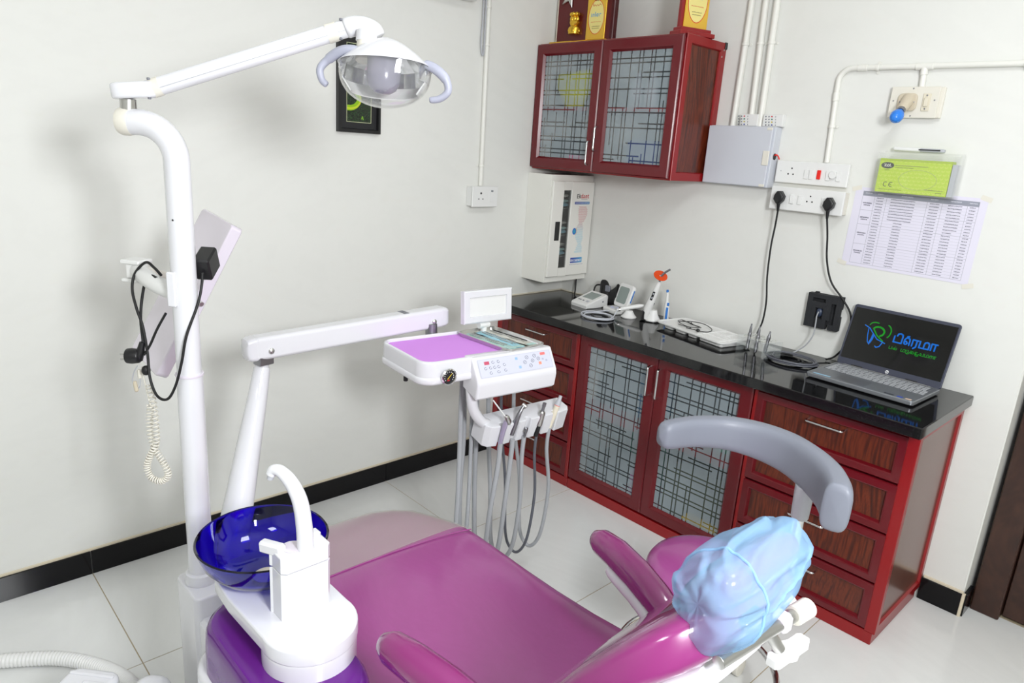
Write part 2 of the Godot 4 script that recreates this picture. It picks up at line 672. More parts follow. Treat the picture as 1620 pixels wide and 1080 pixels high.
func room() -> void:
	var b := MB.new()
	b.bx(-0.15, RX + 0.15, -0.12, -0.0012, -0.2, RZ + 0.15, 0.0)
	var fl := struct(b, "floor", M.grout)
	var xs: Array = [0.0]
	var k := 0.566
	while k < RX:
		xs.append(k); k += 0.592
	xs.append(RX)
	var zs: Array = [-0.11, 1.09, 2.28, 3.47, RZ]
	var shapes := {}
	for i in xs.size() - 1:
		for j in zs.size() - 1:
			var w: float = xs[i + 1] - xs[i] - 0.003
			var d: float = zs[j + 1] - zs[j] - 0.003
			var key := Vector2i(int(w * 2000), int(d * 2000))
			if not shapes.has(key):
				var tb := MB.new()
				tb.box(Vector3.ZERO, Vector3(w, 0.006, d), 0.0005)
				shapes[key] = tb.mesh(Vector3.ZERO, 20)
			var o := MeshInstance3D.new()
			o.name = "tile"
			o.mesh = shapes[key]
			o.material_override = M.floor_tile
			fl.add_child(o, true)
			o.position = Vector3((xs[i] + xs[i + 1]) / 2, -0.003, (zs[j] + zs[j + 1]) / 2)
	b = MB.new()
	b.bx(-0.15, 0.0, -0.1, RH, -0.15, RZ + 0.15, 0.0)
	struct(b, "wall_left", M.wall_paint)
	b = MB.new()
	b.bx(0.0, 2.06, -0.1, RH, -0.22, 0.0, 0.004)
	b.bx(2.06, 3.0, 2.1, RH, -0.22, 0.0, 0.0)
	b.bx(3.0, RX + 0.15, -0.1, RH, -0.22, 0.0, 0.0)
	struct(b, "wall_back", M.wall_paint)
	b = MB.new()
	b.bx(RX, RX + 0.15, -0.1, RH, 0.0, RZ + 0.15, 0.0)
	struct(b, "wall_right", M.wall_paint)
	b = MB.new()
	b.bx(0.0, RX, -0.1, RH, RZ, RZ + 0.15, 0.0)
	struct(b, "wall_front", M.wall_paint)
	b = MB.new()
	b.bx(-0.15, RX + 0.15, RH, RH + 0.1, -0.22, RZ + 0.15, 0.0)
	struct(b, "ceiling", M.ceiling_paint)
	# black skirting tiles with their cream upper edge
	b = MB.new()
	b.bx(0.0, 0.006, 0.084, 0.0935, 0.47, RZ, 0.001)
	var bl := struct(b, "baseboard_left", M.cream_edge)
	zs = [0.455, 1.09, 2.28, 3.47, RZ]
	for j in 4:
		b = MB.new()
		b.bx(0.0, 0.012, 0.0, 0.086, zs[j] + 0.001, zs[j + 1] - 0.001, 0.0008)
		part(b, "tile", M.black_tile, bl)
	b = MB.new()
	b.bx(1.93, 2.06, 0.084, 0.095, 0.0, 0.010, 0.001)
	var bb := struct(b, "baseboard_back", M.cream_edge)
	b = MB.new()
	b.bx(1.925, 2.058, 0.0, 0.088, 0.0, 0.014, 0.0008)
	part(b, "tile", M.black_tile, bb)
	b = MB.new()
	b.bx(2.0605, 2.073, 0.0, 0.086, -0.085, 0.006, 0.0008)
	part(b, "tile", M.black_tile, bb)
	b = MB.new()
	b.bx(2.0585, 2.068, 0.0, 0.09, 0.002, 0.016, 0.001)
	part(b, "grout_edge", M.cream_edge, bb)
	# the brown door in its recess
	b = MB.new()
	b.bx(2.075, 2.165, 0.0, 2.1, -0.15, -0.075, 0.004)
	b.bx(2.90, 2.99, 0.0, 2.1, -0.15, -0.075, 0.004)
	b.bx(2.075, 2.99, 2.03, 2.1, -0.15, -0.075, 0.004)
	struct(b, "trim_1", M.door_paint)
	b = MB.new()
	b.bx(2.168, 2.897, 0.006, 2.028, -0.15, -0.115, 0.002)
	var d1 := struct(b, "door_1", M.door_paint)
	for y in [[0.10, 0.95], [1.12, 1.93]]:
		b = MB.new()
		b.xf = Transform3D(Basis(), Vector3(0, 0, -0.115))
		b.ring(2.255, 2.81, y[0], y[1], [Vector2(0, 0), Vector2(0, 0.010), Vector2(0.012, 0.014), Vector2(0.03, 0.004), Vector2(0.03, 0)])
		part(b, "moulding", M.door_paint, d1)
		b = MB.new()
		b.bx(2.285, 2.78, y[0] + 0.03, y[1] - 0.03, -0.116, -0.110, 0.001)
		part(b, "panel", M.door_cream, d1)
	b = MB.new()
	b.tube(spline([Vector3(2.83, 1.0, -0.115), Vector3(2.83, 1.0, -0.07), Vector3(2.80, 1.0, -0.06), Vector3(2.72, 1.0, -0.06)], 6), 0.009, 10)
	part(b, "handle", M.chrome, d1)

# ---------------------------------------------------------------- cabinets
const FRAME := [Vector2(0, 0), Vector2(0, 0.014), Vector2(0.004, 0.018), Vector2(0.034, 0.021), Vector2(0.040, 0.019), Vector2(0.048, 0.008), Vector2(0.048, 0.0)]

func bar_handle(parent: Node3D, a: Vector3, c: Vector3, out: Vector3) -> void:
	var b := MB.new()
	var d := (c - a).normalized()
	b.tube(spline([a, a + out * 0.7, a + out + d * 0.006, a + out + d * 0.02, c + out - d * 0.02, c + out - d * 0.006, c + out * 0.7, c], 5), 0.0042, 10)
	part(b, "handle", M.chrome, parent, 60)

# a front leaf (drawer or door): maroon mitred frame with a wooden panel or a patterned pane in it
func leaf(called: String, parent: Node3D, x0: float, x1: float, y0: float, y1: float, z: float, pane: StandardMaterial3D = null, fw := 0.048) -> MeshInstance3D:
	var prof: Array = []
	for p in FRAME:
		prof.append(Vector2(p.x * fw / 0.048, p.y))
	var b := MB.new()
	b.xf = Transform3D(Basis(), Vector3(0, 0, z))
	b.ring(x0, x1, y0, y1, prof)
	var f := part(b, called, M.maroon_frame, parent, 25)
	if pane == null:
		b = MB.new()
		b.bx(x0 + fw - 0.004, x1 - fw + 0.004, y0 + fw - 0.004, y1 - fw + 0.004, z + 0.001, z + 0.008, 0.001)
		part(b, "panel", M.wood_panel, f)
	else:
		sheet("pane", pane, f, Vector3((x0 + x1) / 2, (y0 + y1) / 2, z + 0.006), Vector3((x1 - x0) / 2 - fw + 0.004, 0, 0), Vector3(0, (y1 - y0) / 2 - fw + 0.004, 0))
	return f

# frosted glass with a pattern of clear double lines
func plaid(called: String, w: float, h: float, sd: int) -> StandardMaterial3D:
	var px := 620.0
	var W := int(w * px)
	var H := int(h * px)
	var im := Image.create(W, H, false, Image.FORMAT_RGBA8)
	var frost := C8(160, 172, 178, 0.70)
	im.fill(frost)
	var g := RandomNumberGenerator.new()
	g.seed = sd
	var clear := C8(120, 132, 138, 0.14)
	var lw := 3
	var n := int(w / 0.058)
	for k in n:
		var x := int((k + 0.35 + g.randf_range(-0.1, 0.1)) * W / n)
		for o in [0, 11]:
			var y := 0
			while y < H:
				var l := g.randi_range(30, 150)
				if g.randf() < 0.8:
					im.fill_rect(Rect2i(x + o, y, lw, mini(l, H - y)), clear)
				y += l
	n = int(h / 0.060)
	for k in n:
		var y := int((k + 0.4 + g.randf_range(-0.1, 0.1)) * H / n)
		for o in [0, 11]:
			var x := 0
			while x < W:
				var l := g.randi_range(30, 130)
				if g.randf() < 0.8:
					im.fill_rect(Rect2i(x, y + o, mini(l, W - x), lw), clear)
				x += l
	var m := printed(called, im, 0.3)
	m.transparency = BaseMaterial3D.TRANSPARENCY_ALPHA
	return m

func drawer_unit(called: String, label: String, x0: float, x1: float, u0: float, u1: float) -> Node3D:
	var t := thing(called, label, "cabinet", Vector3((u0 + u1) / 2, 0, 0.22), "drawer units under the black worktop")
	var b := MB.new()
	b.bx(u0, u1, 0.045, 0.762, 0.004, 0.40, 0.002)
	part(b, "carcass", M.side_panel, t)
	b = MB.new()
	b.bx(u0, x0 + 0.004, 0.045, 0.762, 0.395, 0.446, 0.002)
	b.bx(x1 - 0.004, u1, 0.045, 0.762, 0.395, 0.446, 0.002)
	b.bx(x0, x1, 0.742, 0.762, 0.395, 0.446, 0.002)
	part(b, "front_frame", M.red_profile, t)
	b = MB.new()
	b.bx(u0, u1, 0.0, 0.045, 0.02, 0.444, 0.002)
	part(b, "plinth", M.red_profile, t)
	var ys := [0.742, 0.576, 0.400, 0.219, 0.048]
	for k in 4:
		var d := leaf("drawer", t, x0, x1, ys[k + 1] + 0.003, ys[k] - 0.003, 0.43, null, 0.034)
		var cx := (x0 + x1) / 2
		var hy: float = ys[k] - 0.048 if k == 0 else (ys[k] + ys[k + 1]) / 2 + 0.035
		bar_handle(d, Vector3(cx - 0.062, hy, 0.437), Vector3(cx + 0.062, hy, 0.437), Vector3(0, 0, 0.030))
	return t

func base_cabinets() -> void:
	drawer_unit("drawer_cabinet", "dark red drawer cabinet with wood panels in the corner by the plain wall", 0.035, 0.528, 0.002, 0.543)
	var t := drawer_unit("drawer_cabinet", "dark red drawer cabinet with wood panels below the laptop", 1.392, 1.895, 1.380, 1.918)
	# its outer side: red edge strips round the brown panel
	var b := MB.new()
	b.xf = Transform3D(Basis(Vector3.UP, PI / 2), Vector3(1.916, 0, 0))
	b.ring(-0.446, -0.004, 0.045, 0.762, [Vector2(0, 0), Vector2(0, 0.008), Vector2(0.002, 0.010), Vector2(0.026, 0.010), Vector2(0.030, 0.004), Vector2(0.030, 0.0)])
	part(b, "side_frame", M.red_profile, t)
	# glazed unit
	t = thing("glass_door_cabinet", "dark red base cabinet with two patterned glass doors under the worktop", "cabinet", Vector3(0.96, 0, 0.22))
	b = MB.new()
	b.bx(0.545, 0.557, 0.045, 0.762, 0.004, 0.43, 0.001)
	part(b, "side_board", M.interior_white, t)
	b = MB.new()
	b.bx(1.366, 1.378, 0.045, 0.762, 0.004, 0.43, 0.001)
	part(b, "side_board", M.interior_white, t)
	b = MB.new()
	b.bx(0.557, 1.366, 0.045, 0.060, 0.004, 0.43, 0.001)
	part(b, "bottom_board", M.red_profile, t)
	b = MB.new()
	b.bx(0.557, 1.366, 0.750, 0.762, 0.004, 0.43, 0.001)
	part(b, "top_board", M.red_profile, t)
	b = MB.new()
	b.bx(0.557, 1.366, 0.060, 0.750, 0.004, 0.012, 0.0)
	part(b, "back_panel", M.interior_white, t)
	b = MB.new()
	b.bx(0.545, 1.378, 0.0, 0.045, 0.02, 0.444, 0.002)
	part(b, "plinth", M.red_profile, t)
	b = MB.new()
	b.bx(0.557, 1.366, 0.388, 0.422, 0.012, 0.425, 0.002)
	part(b, "shelf", M.red_profile, t)
	var d := leaf("door", t, 0.548, 0.9615, 0.055, 0.755, 0.43, plaid("plaid_glass_a", 0.31, 0.60, 5), 0.056)
	bar_handle(d, Vector3(0.937, 0.582, 0.447), Vector3(0.937, 0.705, 0.447), Vector3(0, 0, 0.028))
	d = leaf("door", t, 0.9625, 1.376, 0.055, 0.755, 0.43, plaid("plaid_glass_b", 0.31, 0.60, 9), 0.056)
	bar_handle(d, Vector3(0.985, 0.582, 0.447), Vector3(0.985, 0.705, 0.447), Vector3(0, 0, 0.028))
	# what is kept behind the lower panes
	stored("carton", Vector3(0.70, 0.422, 0.26), Vector3(0.20, 0.14, 0.16), C8(62, 66, 70), "dark grey carton behind the patterned glass, on the shelf", 4)
	stored("carton", Vector3(0.86, 0.422, 0.27), Vector3(0.07, 0.20, 0.16), C8(40, 110, 160), "blue carton behind the patterned glass, on the shelf", -6)
	stored("carton", Vector3(0.68, 0.061, 0.26), Vector3(0.17, 0.10, 0.2), C8(70, 74, 76), "low grey carton on the floor of the glazed cabinet", 3)
	stored("carton", Vector3(0.885, 0.061, 0.33), Vector3(0.08, 0.13, 0.1), C8(200, 130, 190), "pink carton on the floor of the glazed cabinet", 0)
	stored("carton", Vector3(0.78, 0.161 - 0.1, 0.12), Vector3(0.2, 0.22, 0.1), C8(60, 140, 112), "green carton at the back of the glazed cabinet floor", 0)
	stored("carton", Vector3(1.12, 0.422, 0.25), Vector3(0.2, 0.27, 0.18), C8(56, 58, 62), "tall charcoal carton on the shelf behind the right-hand pane", 2)
	stored("carton", Vector3(1.28, 0.422, 0.3), Vector3(0.10, 0.08, 0.14), C8(60, 150, 110), "small green carton on the shelf behind the right-hand pane", -4)
	stored("carton", Vector3(1.15, 0.061, 0.25), Vector3(0.3, 0.24, 0.2), C8(84, 92, 66), "olive carton on the cabinet floor behind the right-hand pane", 0)
	stored("carton", Vector3(1.22, 0.061, 0.385), Vector3(0.16, 0.05, 0.05), C8(212, 180, 30), "flat yellow carton at the foot of the right-hand pane", 0)
	# worktop
	b = MB.new()
	b.bx(0.001, 1.942, 0.763, 0.80, 0.001, 0.518, 0.003)
	solo(b, "worktop", M.granite, "polished black granite worktop along the cabinet wall", "worktop")
	b = MB.new()
	b.bx(0.001, 0.45, 0.80, 0.806, 0.001, 0.006, 0.002)
	b.bx(0.001, 0.006, 0.80, 0.807, 0.006, 0.50, 0.002)
	solo(b, "sealant_bead", M.cream_plastic, "cream sealant bead where the worktop meets the walls", "sealant")

func stored(called: String, at: Vector3, s: Vector3, c: Color, label: String, deg: float) -> void:
	var t := thing(called, label, "carton", at, "cartons kept in the cabinets")
	var key := "carton_%d" % (c.to_rgba32() % 100000)
	var m := mat(key, c, 0.6)
	var b := MB.new()
	b.xf = Transform3D(Basis(Vector3.UP, deg_to_rad(deg)), at)
	b.box(Vector3(0, s.y / 2, 0), s, 0.002)
	part(b, "body", m, t)
	b = MB.new()
	b.xf = Transform3D(Basis(Vector3.UP, deg_to_rad(deg)), at)
	b.box(Vector3(0, s.y + 0.001, 0), Vector3(s.x * 0.98, 0.002, s.z * 0.5), 0.0005)
	part(b, "flap", m, t)

func wall_cabinet() -> void:
	var t := thing("wall_cabinet", "red wall cabinet with two patterned glass doors holding the awards", "cabinet", Vector3(0.40, 1.425, 0.15))
	var b := MB.new()
	b.bx(0.002, 0.80, 1.425, 1.445, 0.002, 0.285, 0.002)
	part(b, "bottom_board", M.red_profile, t)
	b = MB.new()
	b.bx(0.002, 0.80, 1.960, 1.980, 0.002, 0.285, 0.002)
	part(b, "top_board", M.red_profile, t)
	b = MB.new()
	b.bx(0.002, 0.014, 1.445, 1.960, 0.002, 0.285, 0.001)
	part(b, "side_board", M.interior_white, t)
	b = MB.new()
	b.bx(0.782, 0.792, 1.445, 1.960, 0.012, 0.285, 0.001)
	part(b, "side_panel", M.wood_panel, t)
	b = MB.new()
	b.xf = Transform3D(Basis(Vector3.UP, PI / 2), Vector3(0.788, 0, 0))
	b.ring(-0.285, -0.002, 1.425, 1.980, [Vector2(0, 0), Vector2(0, 0.012), Vector2(0.002, 0.014), Vector2(0.032, 0.014), Vector2(0.036, 0.006), Vector2(0.036, 0.0)])
	part(b, "side_frame", M.red_profile, t)
	for y in [1.952, 1.925]:
		b = MB.new()
		b.ball(Vector3(0.8025, y, 0.02 if y > 1.93 else 0.03), Vector3(0.002, 0.004, 0.004), 10)
		part(b, "screw", M.steel, t)
	b = MB.new()
	b.bx(0.796, 0.806, 1.955, 1.982, 0.001, 0.016, 0.002)
	part(b, "corner_cap", M.black_plastic, t)
	b = MB.new()
	b.bx(0.014, 0.782, 1.445, 1.960, 0.002, 0.008, 0.0)
	part(b, "back_panel", M.interior_white, t)
	b = MB.new()
	b.bx(0.014, 0.782, 1.690, 1.706, 0.008, 0.275, 0.001)
	part(b, "shelf", M.red_profile, t)
	var d := leaf("door", t, 0.003, 0.394, 1.432, 1.975, 0.286, plaid("plaid_glass_c", 0.30, 0.44, 15), 0.05)
	bar_handle(d, Vector3(0.377, 1.462, 0.30), Vector3(0.377, 1.560, 0.30), Vector3(0, 0, 0.028))
	d = leaf("door", t, 0.396, 0.796, 1.432, 1.975, 0.286, plaid("plaid_glass_d", 0.30, 0.44, 19), 0.05)
	bar_handle(d, Vector3(0.414, 1.523, 0.30), Vector3(0.414, 1.622, 0.30), Vector3(0, 0, 0.028))
	# contents
	b = MB.new()
	var rings: Array = []
	for s in [[1.706, 0.05, 0.02], [1.74, 0.07, 0.03], [1.80, 0.11, 0.035], [1.85, 0.115, 0.03], [1.86, 0.10, 0.02]]:
		var r := PackedVector3Array()
		for k in 20:
			var a := TAU * k / 20
			r.append(Vector3(0.19 + cos(a) * s[1] * (1.0 + 0.1 * sin(a * 3)), s[0] + 0.008 * sin(a * 2), 0.22 + sin(a) * s[2]))
		rings.append(r)
	b.loft(rings)
	solo(b, "polythene_bag", mat("yellow_bag", C8(214, 214, 20), 0.4), "bright yellow polythene bag behind the wall cabinet's left pane", "bag")
	for k in 2:
		b = MB.new()
		var x: float = [0.52, 0.60][k]
		b.lathe([Vector2(0.03, 0), Vector2(0.033, 0.004), Vector2(0.033, 0.10), Vector2(0.014, 0.125), Vector2(0.014, 0.145)], Vector3(x, 1.706, 0.2), Vector3.UP, 18)
		solo(b, "bottle", M.light_grey, ["pale glass bottle on the upper shelf behind the right pane, by the door frame", "pale glass bottle on the upper shelf next to the dark grey carton"][k], "bottle", "bottles in the wall cabinet")
	stored("carton", Vector3(0.27, 1.446, 0.235), Vector3(0.13, 0.05, 0.05), C8(232, 120, 170), "small pink carton behind the wall cabinet's left pane", 0)
	stored("carton", Vector3(0.62, 1.446, 0.18), Vector3(0.18, 0.13, 0.12), C8(60, 80, 150), "blue carton low behind the wall cabinet's right pane", 0)
	stored("carton", Vector3(0.70, 1.706, 0.16), Vector3(0.10, 0.17, 0.12), C8(54, 56, 60), "dark grey carton on the upper shelf behind the right pane", 0)
	stored("carton", Vector3(0.12, 1.446, 0.15), Vector3(0.12, 0.12, 0.12), C8(90, 94, 98), "grey carton low behind the wall cabinet's left pane", 0)

# ---------------------------------------------------------------- dental chair
func se(a: float, e: float) -> float:
	return signf(a) * pow(absf(a), e)

# rings of a padded shape: each stop is [centre, half width, half thickness]; side and up axes given or turned along the path
func padded(b: MB, stops: Array, side: Vector3, ups: Array, e := 0.5, seg := 36) -> void:
	var rings: Array = []
	for i in stops.size():
		var s: Array = stops[i]
		var u: Vector3 = ups[i]
		var r := PackedVector3Array()
		for k in seg:
			var a := TAU * k / seg
			r.append(s[0] + side * s[1] * se(cos(a), e) + u * s[2] * se(sin(a), e * 1.25))
		rings.append(r)
	b.loft(rings)

const CZ := 1.885   # centre line of the chair

func seat_top(x: float) -> float:
	var k := [[0.85, 0.445], [0.90, 0.458], [1.0, 0.472], [1.10, 0.487], [1.18, 0.500], [1.30, 0.497], [1.45, 0.492], [1.60, 0.498], [1.75, 0.515], [1.90, 0.545]]
	for i in k.size() - 1:
		if x <= k[i + 1][0]:
			var t: float = (x - k[i][0]) / (k[i + 1][0] - k[i][0])
			return lerpf(k[i][1], k[i + 1][1], t * t * (3 - 2 * t) * 0.5 + t * 0.5)
	return 0.545

func dental_chair() -> void:
	var t := thing("dental_chair", "magenta padded dental chair with armrests and white shell in the middle of the room", "dental chair", Vector3(1.4, 0, CZ))
	var b := MB.new()
	b.xf = Transform3D(Basis(), Vector3(1.42, 0, CZ))
	b.slab(rrect(0.80, 0.42, 0.12, 8), 0.0, 0.07, 0.02)
	part(b, "base_plate", M.unit_white, t)
	b = MB.new()
	b.xf = Transform3D(Basis(), Vector3(1.45, 0, CZ))
	b.slab(rrect(0.42, 0.30, 0.10, 8), 0.07, 0.33, 0.02)
	part(b, "lift_housing", M.unit_white, t)
	b = MB.new()
	b.xf = Transform3D(Basis(), Vector3(1.40, 0, CZ))
	b.slab(rrect(0.90, 0.48, 0.12, 8), 0.30, 0.418, 0.03)
	part(b, "seat_shell", M.unit_white, t)
	# seat and leg rest in one long cushion
	b = MB.new()
	var stops: Array = []
	var ups: Array = []
	for s in [[0.853, 0.03, 0.012], [0.858, 0.10, 0.022], [0.868, 0.15, 0.030], [0.888, 0.198, 0.036], [0.92, 0.238, 0.040], [0.965, 0.268, 0.0425], [1.03, 0.288, 0.0425], [1.10, 0.299, 0.0425], [1.16, 0.303, 0.0425], [1.20, 0.304, 0.0425], [1.28, 0.305, 0.0425], [1.40, 0.305, 0.0425], [1.52, 0.303, 0.0425], [1.64, 0.300, 0.0425], [1.74, 0.296, 0.0425], [1.82, 0.286, 0.041], [1.86, 0.26, 0.034], [1.875, 0.22, 0.022]]:
		stops.append([Vector3(s[0], seat_top(s[0]) - 0.0425, CZ), s[1], s[2]])
		ups.append(Vector3.UP)
	padded(b, stops, Vector3(0, 0, 1), ups, 0.34, 44)
	part(b, "seat_cushion", M.magenta_vinyl, t, 60)
	# seam piping across the knee and a line along the front of the leg rest
	b = MB.new()
	var line: Array = []
	for k in 25:
		var u := -1.0 + 2.0 * k / 24
		var x := 1.165 + 0.02 * u * u - 0.012 * u
		line.append(Vector3(x, seat_top(x) + 0.0008 - 0.0035 * pow(absf(u), 8), CZ + u * 0.288))
	b.tube(line, 0.0018, 6)
	part(b, "seam", M.magenta_vinyl, t, 60)
	# clear plastic cover over the foot end
	b = MB.new()
	stops = []
	ups = []
	for s in [[0.849, 0.05, 0.014], [0.855, 0.11, 0.024], [0.866, 0.156, 0.032], [0.886, 0.203, 0.038], [0.918, 0.243, 0.042], [0.965, 0.272, 0.0445], [1.03, 0.292, 0.0445], [1.10, 0.303, 0.0445], [1.160, 0.307, 0.0445]]:
		stops.append([Vector3(s[0], seat_top(s[0]) - 0.0425, CZ), s[1], s[2]])
		ups.append(Vector3.UP)
	padded(b, stops, Vector3(0, 0, 1), ups, 0.34, 44)
	part(b, "foot_cover", M.clear_film, t, 60, "clear plastic cover over the foot end")
	# backrest, leaning back, cushion and white shell
	var path := [Vector3(1.79, 0.515, 0), Vector3(1.82, 0.565, 0), Vector3(1.87, 0.66, 0), Vector3(1.93, 0.765, 0), Vector3(1.985, 0.845, 0), Vector3(2.035, 0.902, 0), Vector3(2.075, 0.938, 0), Vector3(2.10, 0.957, 0), Vector3(2.112, 0.964, 0)]
	var hw := [0.25, 0.268, 0.262, 0.235, 0.216, 0.20, 0.165, 0.12, 0.06]
	for shell in 2:
		b = MB.new()
		stops = []
		ups = []
		for i in (path.size() if shell == 0 else 7):
			var d: Vector3 = (path[mini(i + 1, path.size() - 1)] - path[maxi(i - 1, 0)]).normalized()
			var n := Vector3(-d.y, d.x, 0)
			var th: float = (0.038 if shell == 0 else 0.030) * (1.0 if i > 0 and i < 7 else ([0.6, 0.8, 0.45][0 if i == 0 else i - 6])) * (0.5 if shell == 1 and i == 6 else 1.0)
			var back: float = 0.038 if shell == 0 else 0.088
			stops.append([path[i] - n * back + Vector3(0, 0, CZ), hw[i] * (1.0 if shell == 0 else 0.97 if i < 6 else 0.85), th])
			ups.append(n)
		padded(b, stops, Vector3(0, 0, 1), ups, 0.42, 40)
		part(b, "backrest" if shell == 0 else "back_shell", M.arm_vinyl if shell == 0 else M.unit_white, t, 60)
	# armrests, each on a white bracket
	for k in 2:
		b = MB.new()
		var s := -1.0 if k == 0 else 1.0
		var ap: Array = []
		for p in [[1.618, 0.676, 0.283], [1.628, 0.679, 0.283], [1.648, 0.682, 0.281], [1.70, 0.681, 0.272], [1.77, 0.672, 0.256], [1.83, 0.658, 0.241], [1.872, 0.645, 0.23], [1.89, 0.64, 0.226]]:
			ap.append(Vector3(p[0], p[1], CZ + s * (p[2] - (0.012 if k == 1 else 0.0))))
		b.tube(ap, [0.008, 0.021, 0.030, 0.034, 0.035, 0.034, 0.030, 0.018], 20, false, 0.94)
		var a := part(b, "armrest", M.arm_vinyl, t, 60)
		b = MB.new()
		b.tube(spline([Vector3(1.69, 0.645, CZ + s * 0.262), Vector3(1.77, 0.63, CZ + s * 0.25), Vector3(1.84, 0.61, CZ + s * 0.235), Vector3(1.90, 0.58, CZ + s * 0.225), Vector3(1.93, 0.56, CZ + s * 0.20)], 5), [0.012, 0.016, 0.018, 0.019, 0.02, 0.02, 0.021, 0.021, 0.022, 0.022, 0.022, 0.022, 0.022, 0.022, 0.022, 0.022, 0.022, 0.022, 0.022, 0.022, 0.02], 12)
		part(b, "bracket", M.unit_white, a, 60)
	# headrest: pad, hinge bar, clamp and lever
	b = MB.new()
	var up := Vector3(0.66, 0.75, 0)
	var nn := Vector3(-0.75, 0.66, 0)
	stops = []
	ups = []
	for p in [[-0.096, 0.03, 0.010], [-0.092, 0.044, 0.019], [-0.078, 0.053, 0.027], [-0.04, 0.057, 0.031], [0.0, 0.058, 0.030], [0.04, 0.057, 0.031], [0.078, 0.053, 0.027], [0.092, 0.044, 0.019], [0.096, 0.03, 0.010]]:
		stops.append([Vector3(2.108, 0.972, CZ + 0.015 + p[0]), p[1], p[2]])
		ups.append(nn)
	padded(b, stops, up, ups, 0.8, 28)
	var hr := part(b, "headrest", M.arm_vinyl, t, 60)
	b = MB.new()
	b.cyl(Vector3(2.146, 0.905, 2.005), Vector3(2.164, 0.905, 1.812), 0.0095)
	b.box(Vector3(2.122, 0.925, CZ + 0.03), Vector3(0.05, 0.012, 0.05), 0.003)
	part(b, "hinge_bar", M.steel, hr, 60)
	b = MB.new()
	b.cyl(Vector3(2.163, 0.905, 1.834), Vector3(2.167, 0.905, 1.798), 0.0145)
	part(b, "hinge_cap", M.aged_white, hr)
	b = MB.new()
	b.box(Vector3(2.158, 0.907, 1.862), Vector3(0.027, 0.028, 0.022), 0.006)
	part(b, "clamp", M.wrapped_white, hr)
	b = MB.new()
	b.cyl(Vector3(2.152, 0.898, 1.885), Vector3(2.166, 0.868, 1.868), 0.0085)
	part(b, "lever_shaft", M.steel, hr)
	b = MB.new()
	b.xf = frame3(Vector3(2.170, 0.858, 1.848), Vector3(0.12, 0.06, -0.99), Vector3.UP).scaled_local(Vector3(0.88, 0.8, 0.85))
	b.slab(PackedVector2Array([Vector2(-0.046, -0.008), Vector2(-0.038, -0.013), Vector2(-0.014, -0.013), Vector2(0.0, -0.018), Vector2(0.014, -0.013), Vector2(0.038, -0.013), Vector2(0.046, -0.008), Vector2(0.046, 0.008), Vector2(0.038, 0.013), Vector2(0.014, 0.013), Vector2(0.0, 0.018), Vector2(-0.014, 0.013), Vector2(-0.038, 0.013), Vector2(-0.046, 0.008)]), -0.010, 0.010, 0.003)
	part(b, "lever", M.white_plastic, hr)
	# support mast between seat and backrest
	b = MB.new()
	b.box(Vector3(2.02, 0.66, CZ), Vector3(0.05, 0.30, 0.10), 0.01)
	b.box(Vector3(1.90, 0.44, CZ), Vector3(0.26, 0.10, 0.12), 0.01)
	part(b, "back_mount", M.light_grey, t)

func headrest_cap() -> void:
	# blue disposable cap pulled over the headrest: a loose creased bag with an elastic hem
	var f := FastNoiseLite.new()
	f.seed = 14
	f.frequency = 5.0
	f.fractal_octaves = 2
	var c := Vector3(2.108, 0.970, CZ + 0.015)
	var up := Vector3(0.66, 0.75, 0)
	var nn := Vector3(-0.75, 0.66, 0)
	var tip := Vector3(0.62, -0.55, 0.56).normalized()
	var tip2 := Vector3(0.3, 0.45, -0.84).normalized()
	var rings: Array = []
	for i in 45:
		var p := PI * (0.004 + 0.992 * i / 44.0)
		var r := PackedVector3Array()
		for k in 80:
			var a := TAU * k / 80
			var dir := Vector3(0, 0, 1) * cos(p) + (up * cos(a) + nn * sin(a)) * sin(p)
			var body := Vector3(0, 0, 1) * se(cos(p), 0.7) * 0.105 + up * se(sin(p) * cos(a), 0.75) * 0.067 + nn * se(sin(p) * sin(a), 0.75) * 0.052
			var s := 1.0 + 0.42 * pow(maxf(dir.dot(tip), 0.0), 4.0) + 0.16 * pow(maxf(dir.dot(tip2), 0.0), 5.0)
			var n1 := f.get_noise_3dv(dir * Vector3(0.14, 0.2, 0.1) * 1.5)
			var n2 := 1.0 - absf(f.get_noise_3dv(dir * Vector3(0.22, 0.3, 0.12) + Vector3(4, 1, 2))) * 2.0
			var fold := 0.0035 * sin(a * 7.0 + 5.0 * cos(p) + 6.0 * n1) * sin(p)
			r.append(c + body * (s + 0.015 + 0.07 * n1 + 0.03 * n2) + dir * fold)
		rings.append(r)
	var t := thing("disposable_cap", "light blue disposable cap pulled over the headrest of the chair", "cap", Vector3(c.x, c.y - 0.08, c.z))
	var b := MB.new()
	b.loft(rings)
	part(b, "cap_cloth", M.cap_cloth, t, 80)
	b = MB.new()
	var hem: Array = []
	for k in 40:
		hem.append(rings[16][(k * 2) % 80] + (rings[16][(k * 2) % 80] - c) * 0.012)
	b.tube(hem, 0.0022, 6, true)
	part(b, "seam", M.cap_cloth, t, 80)

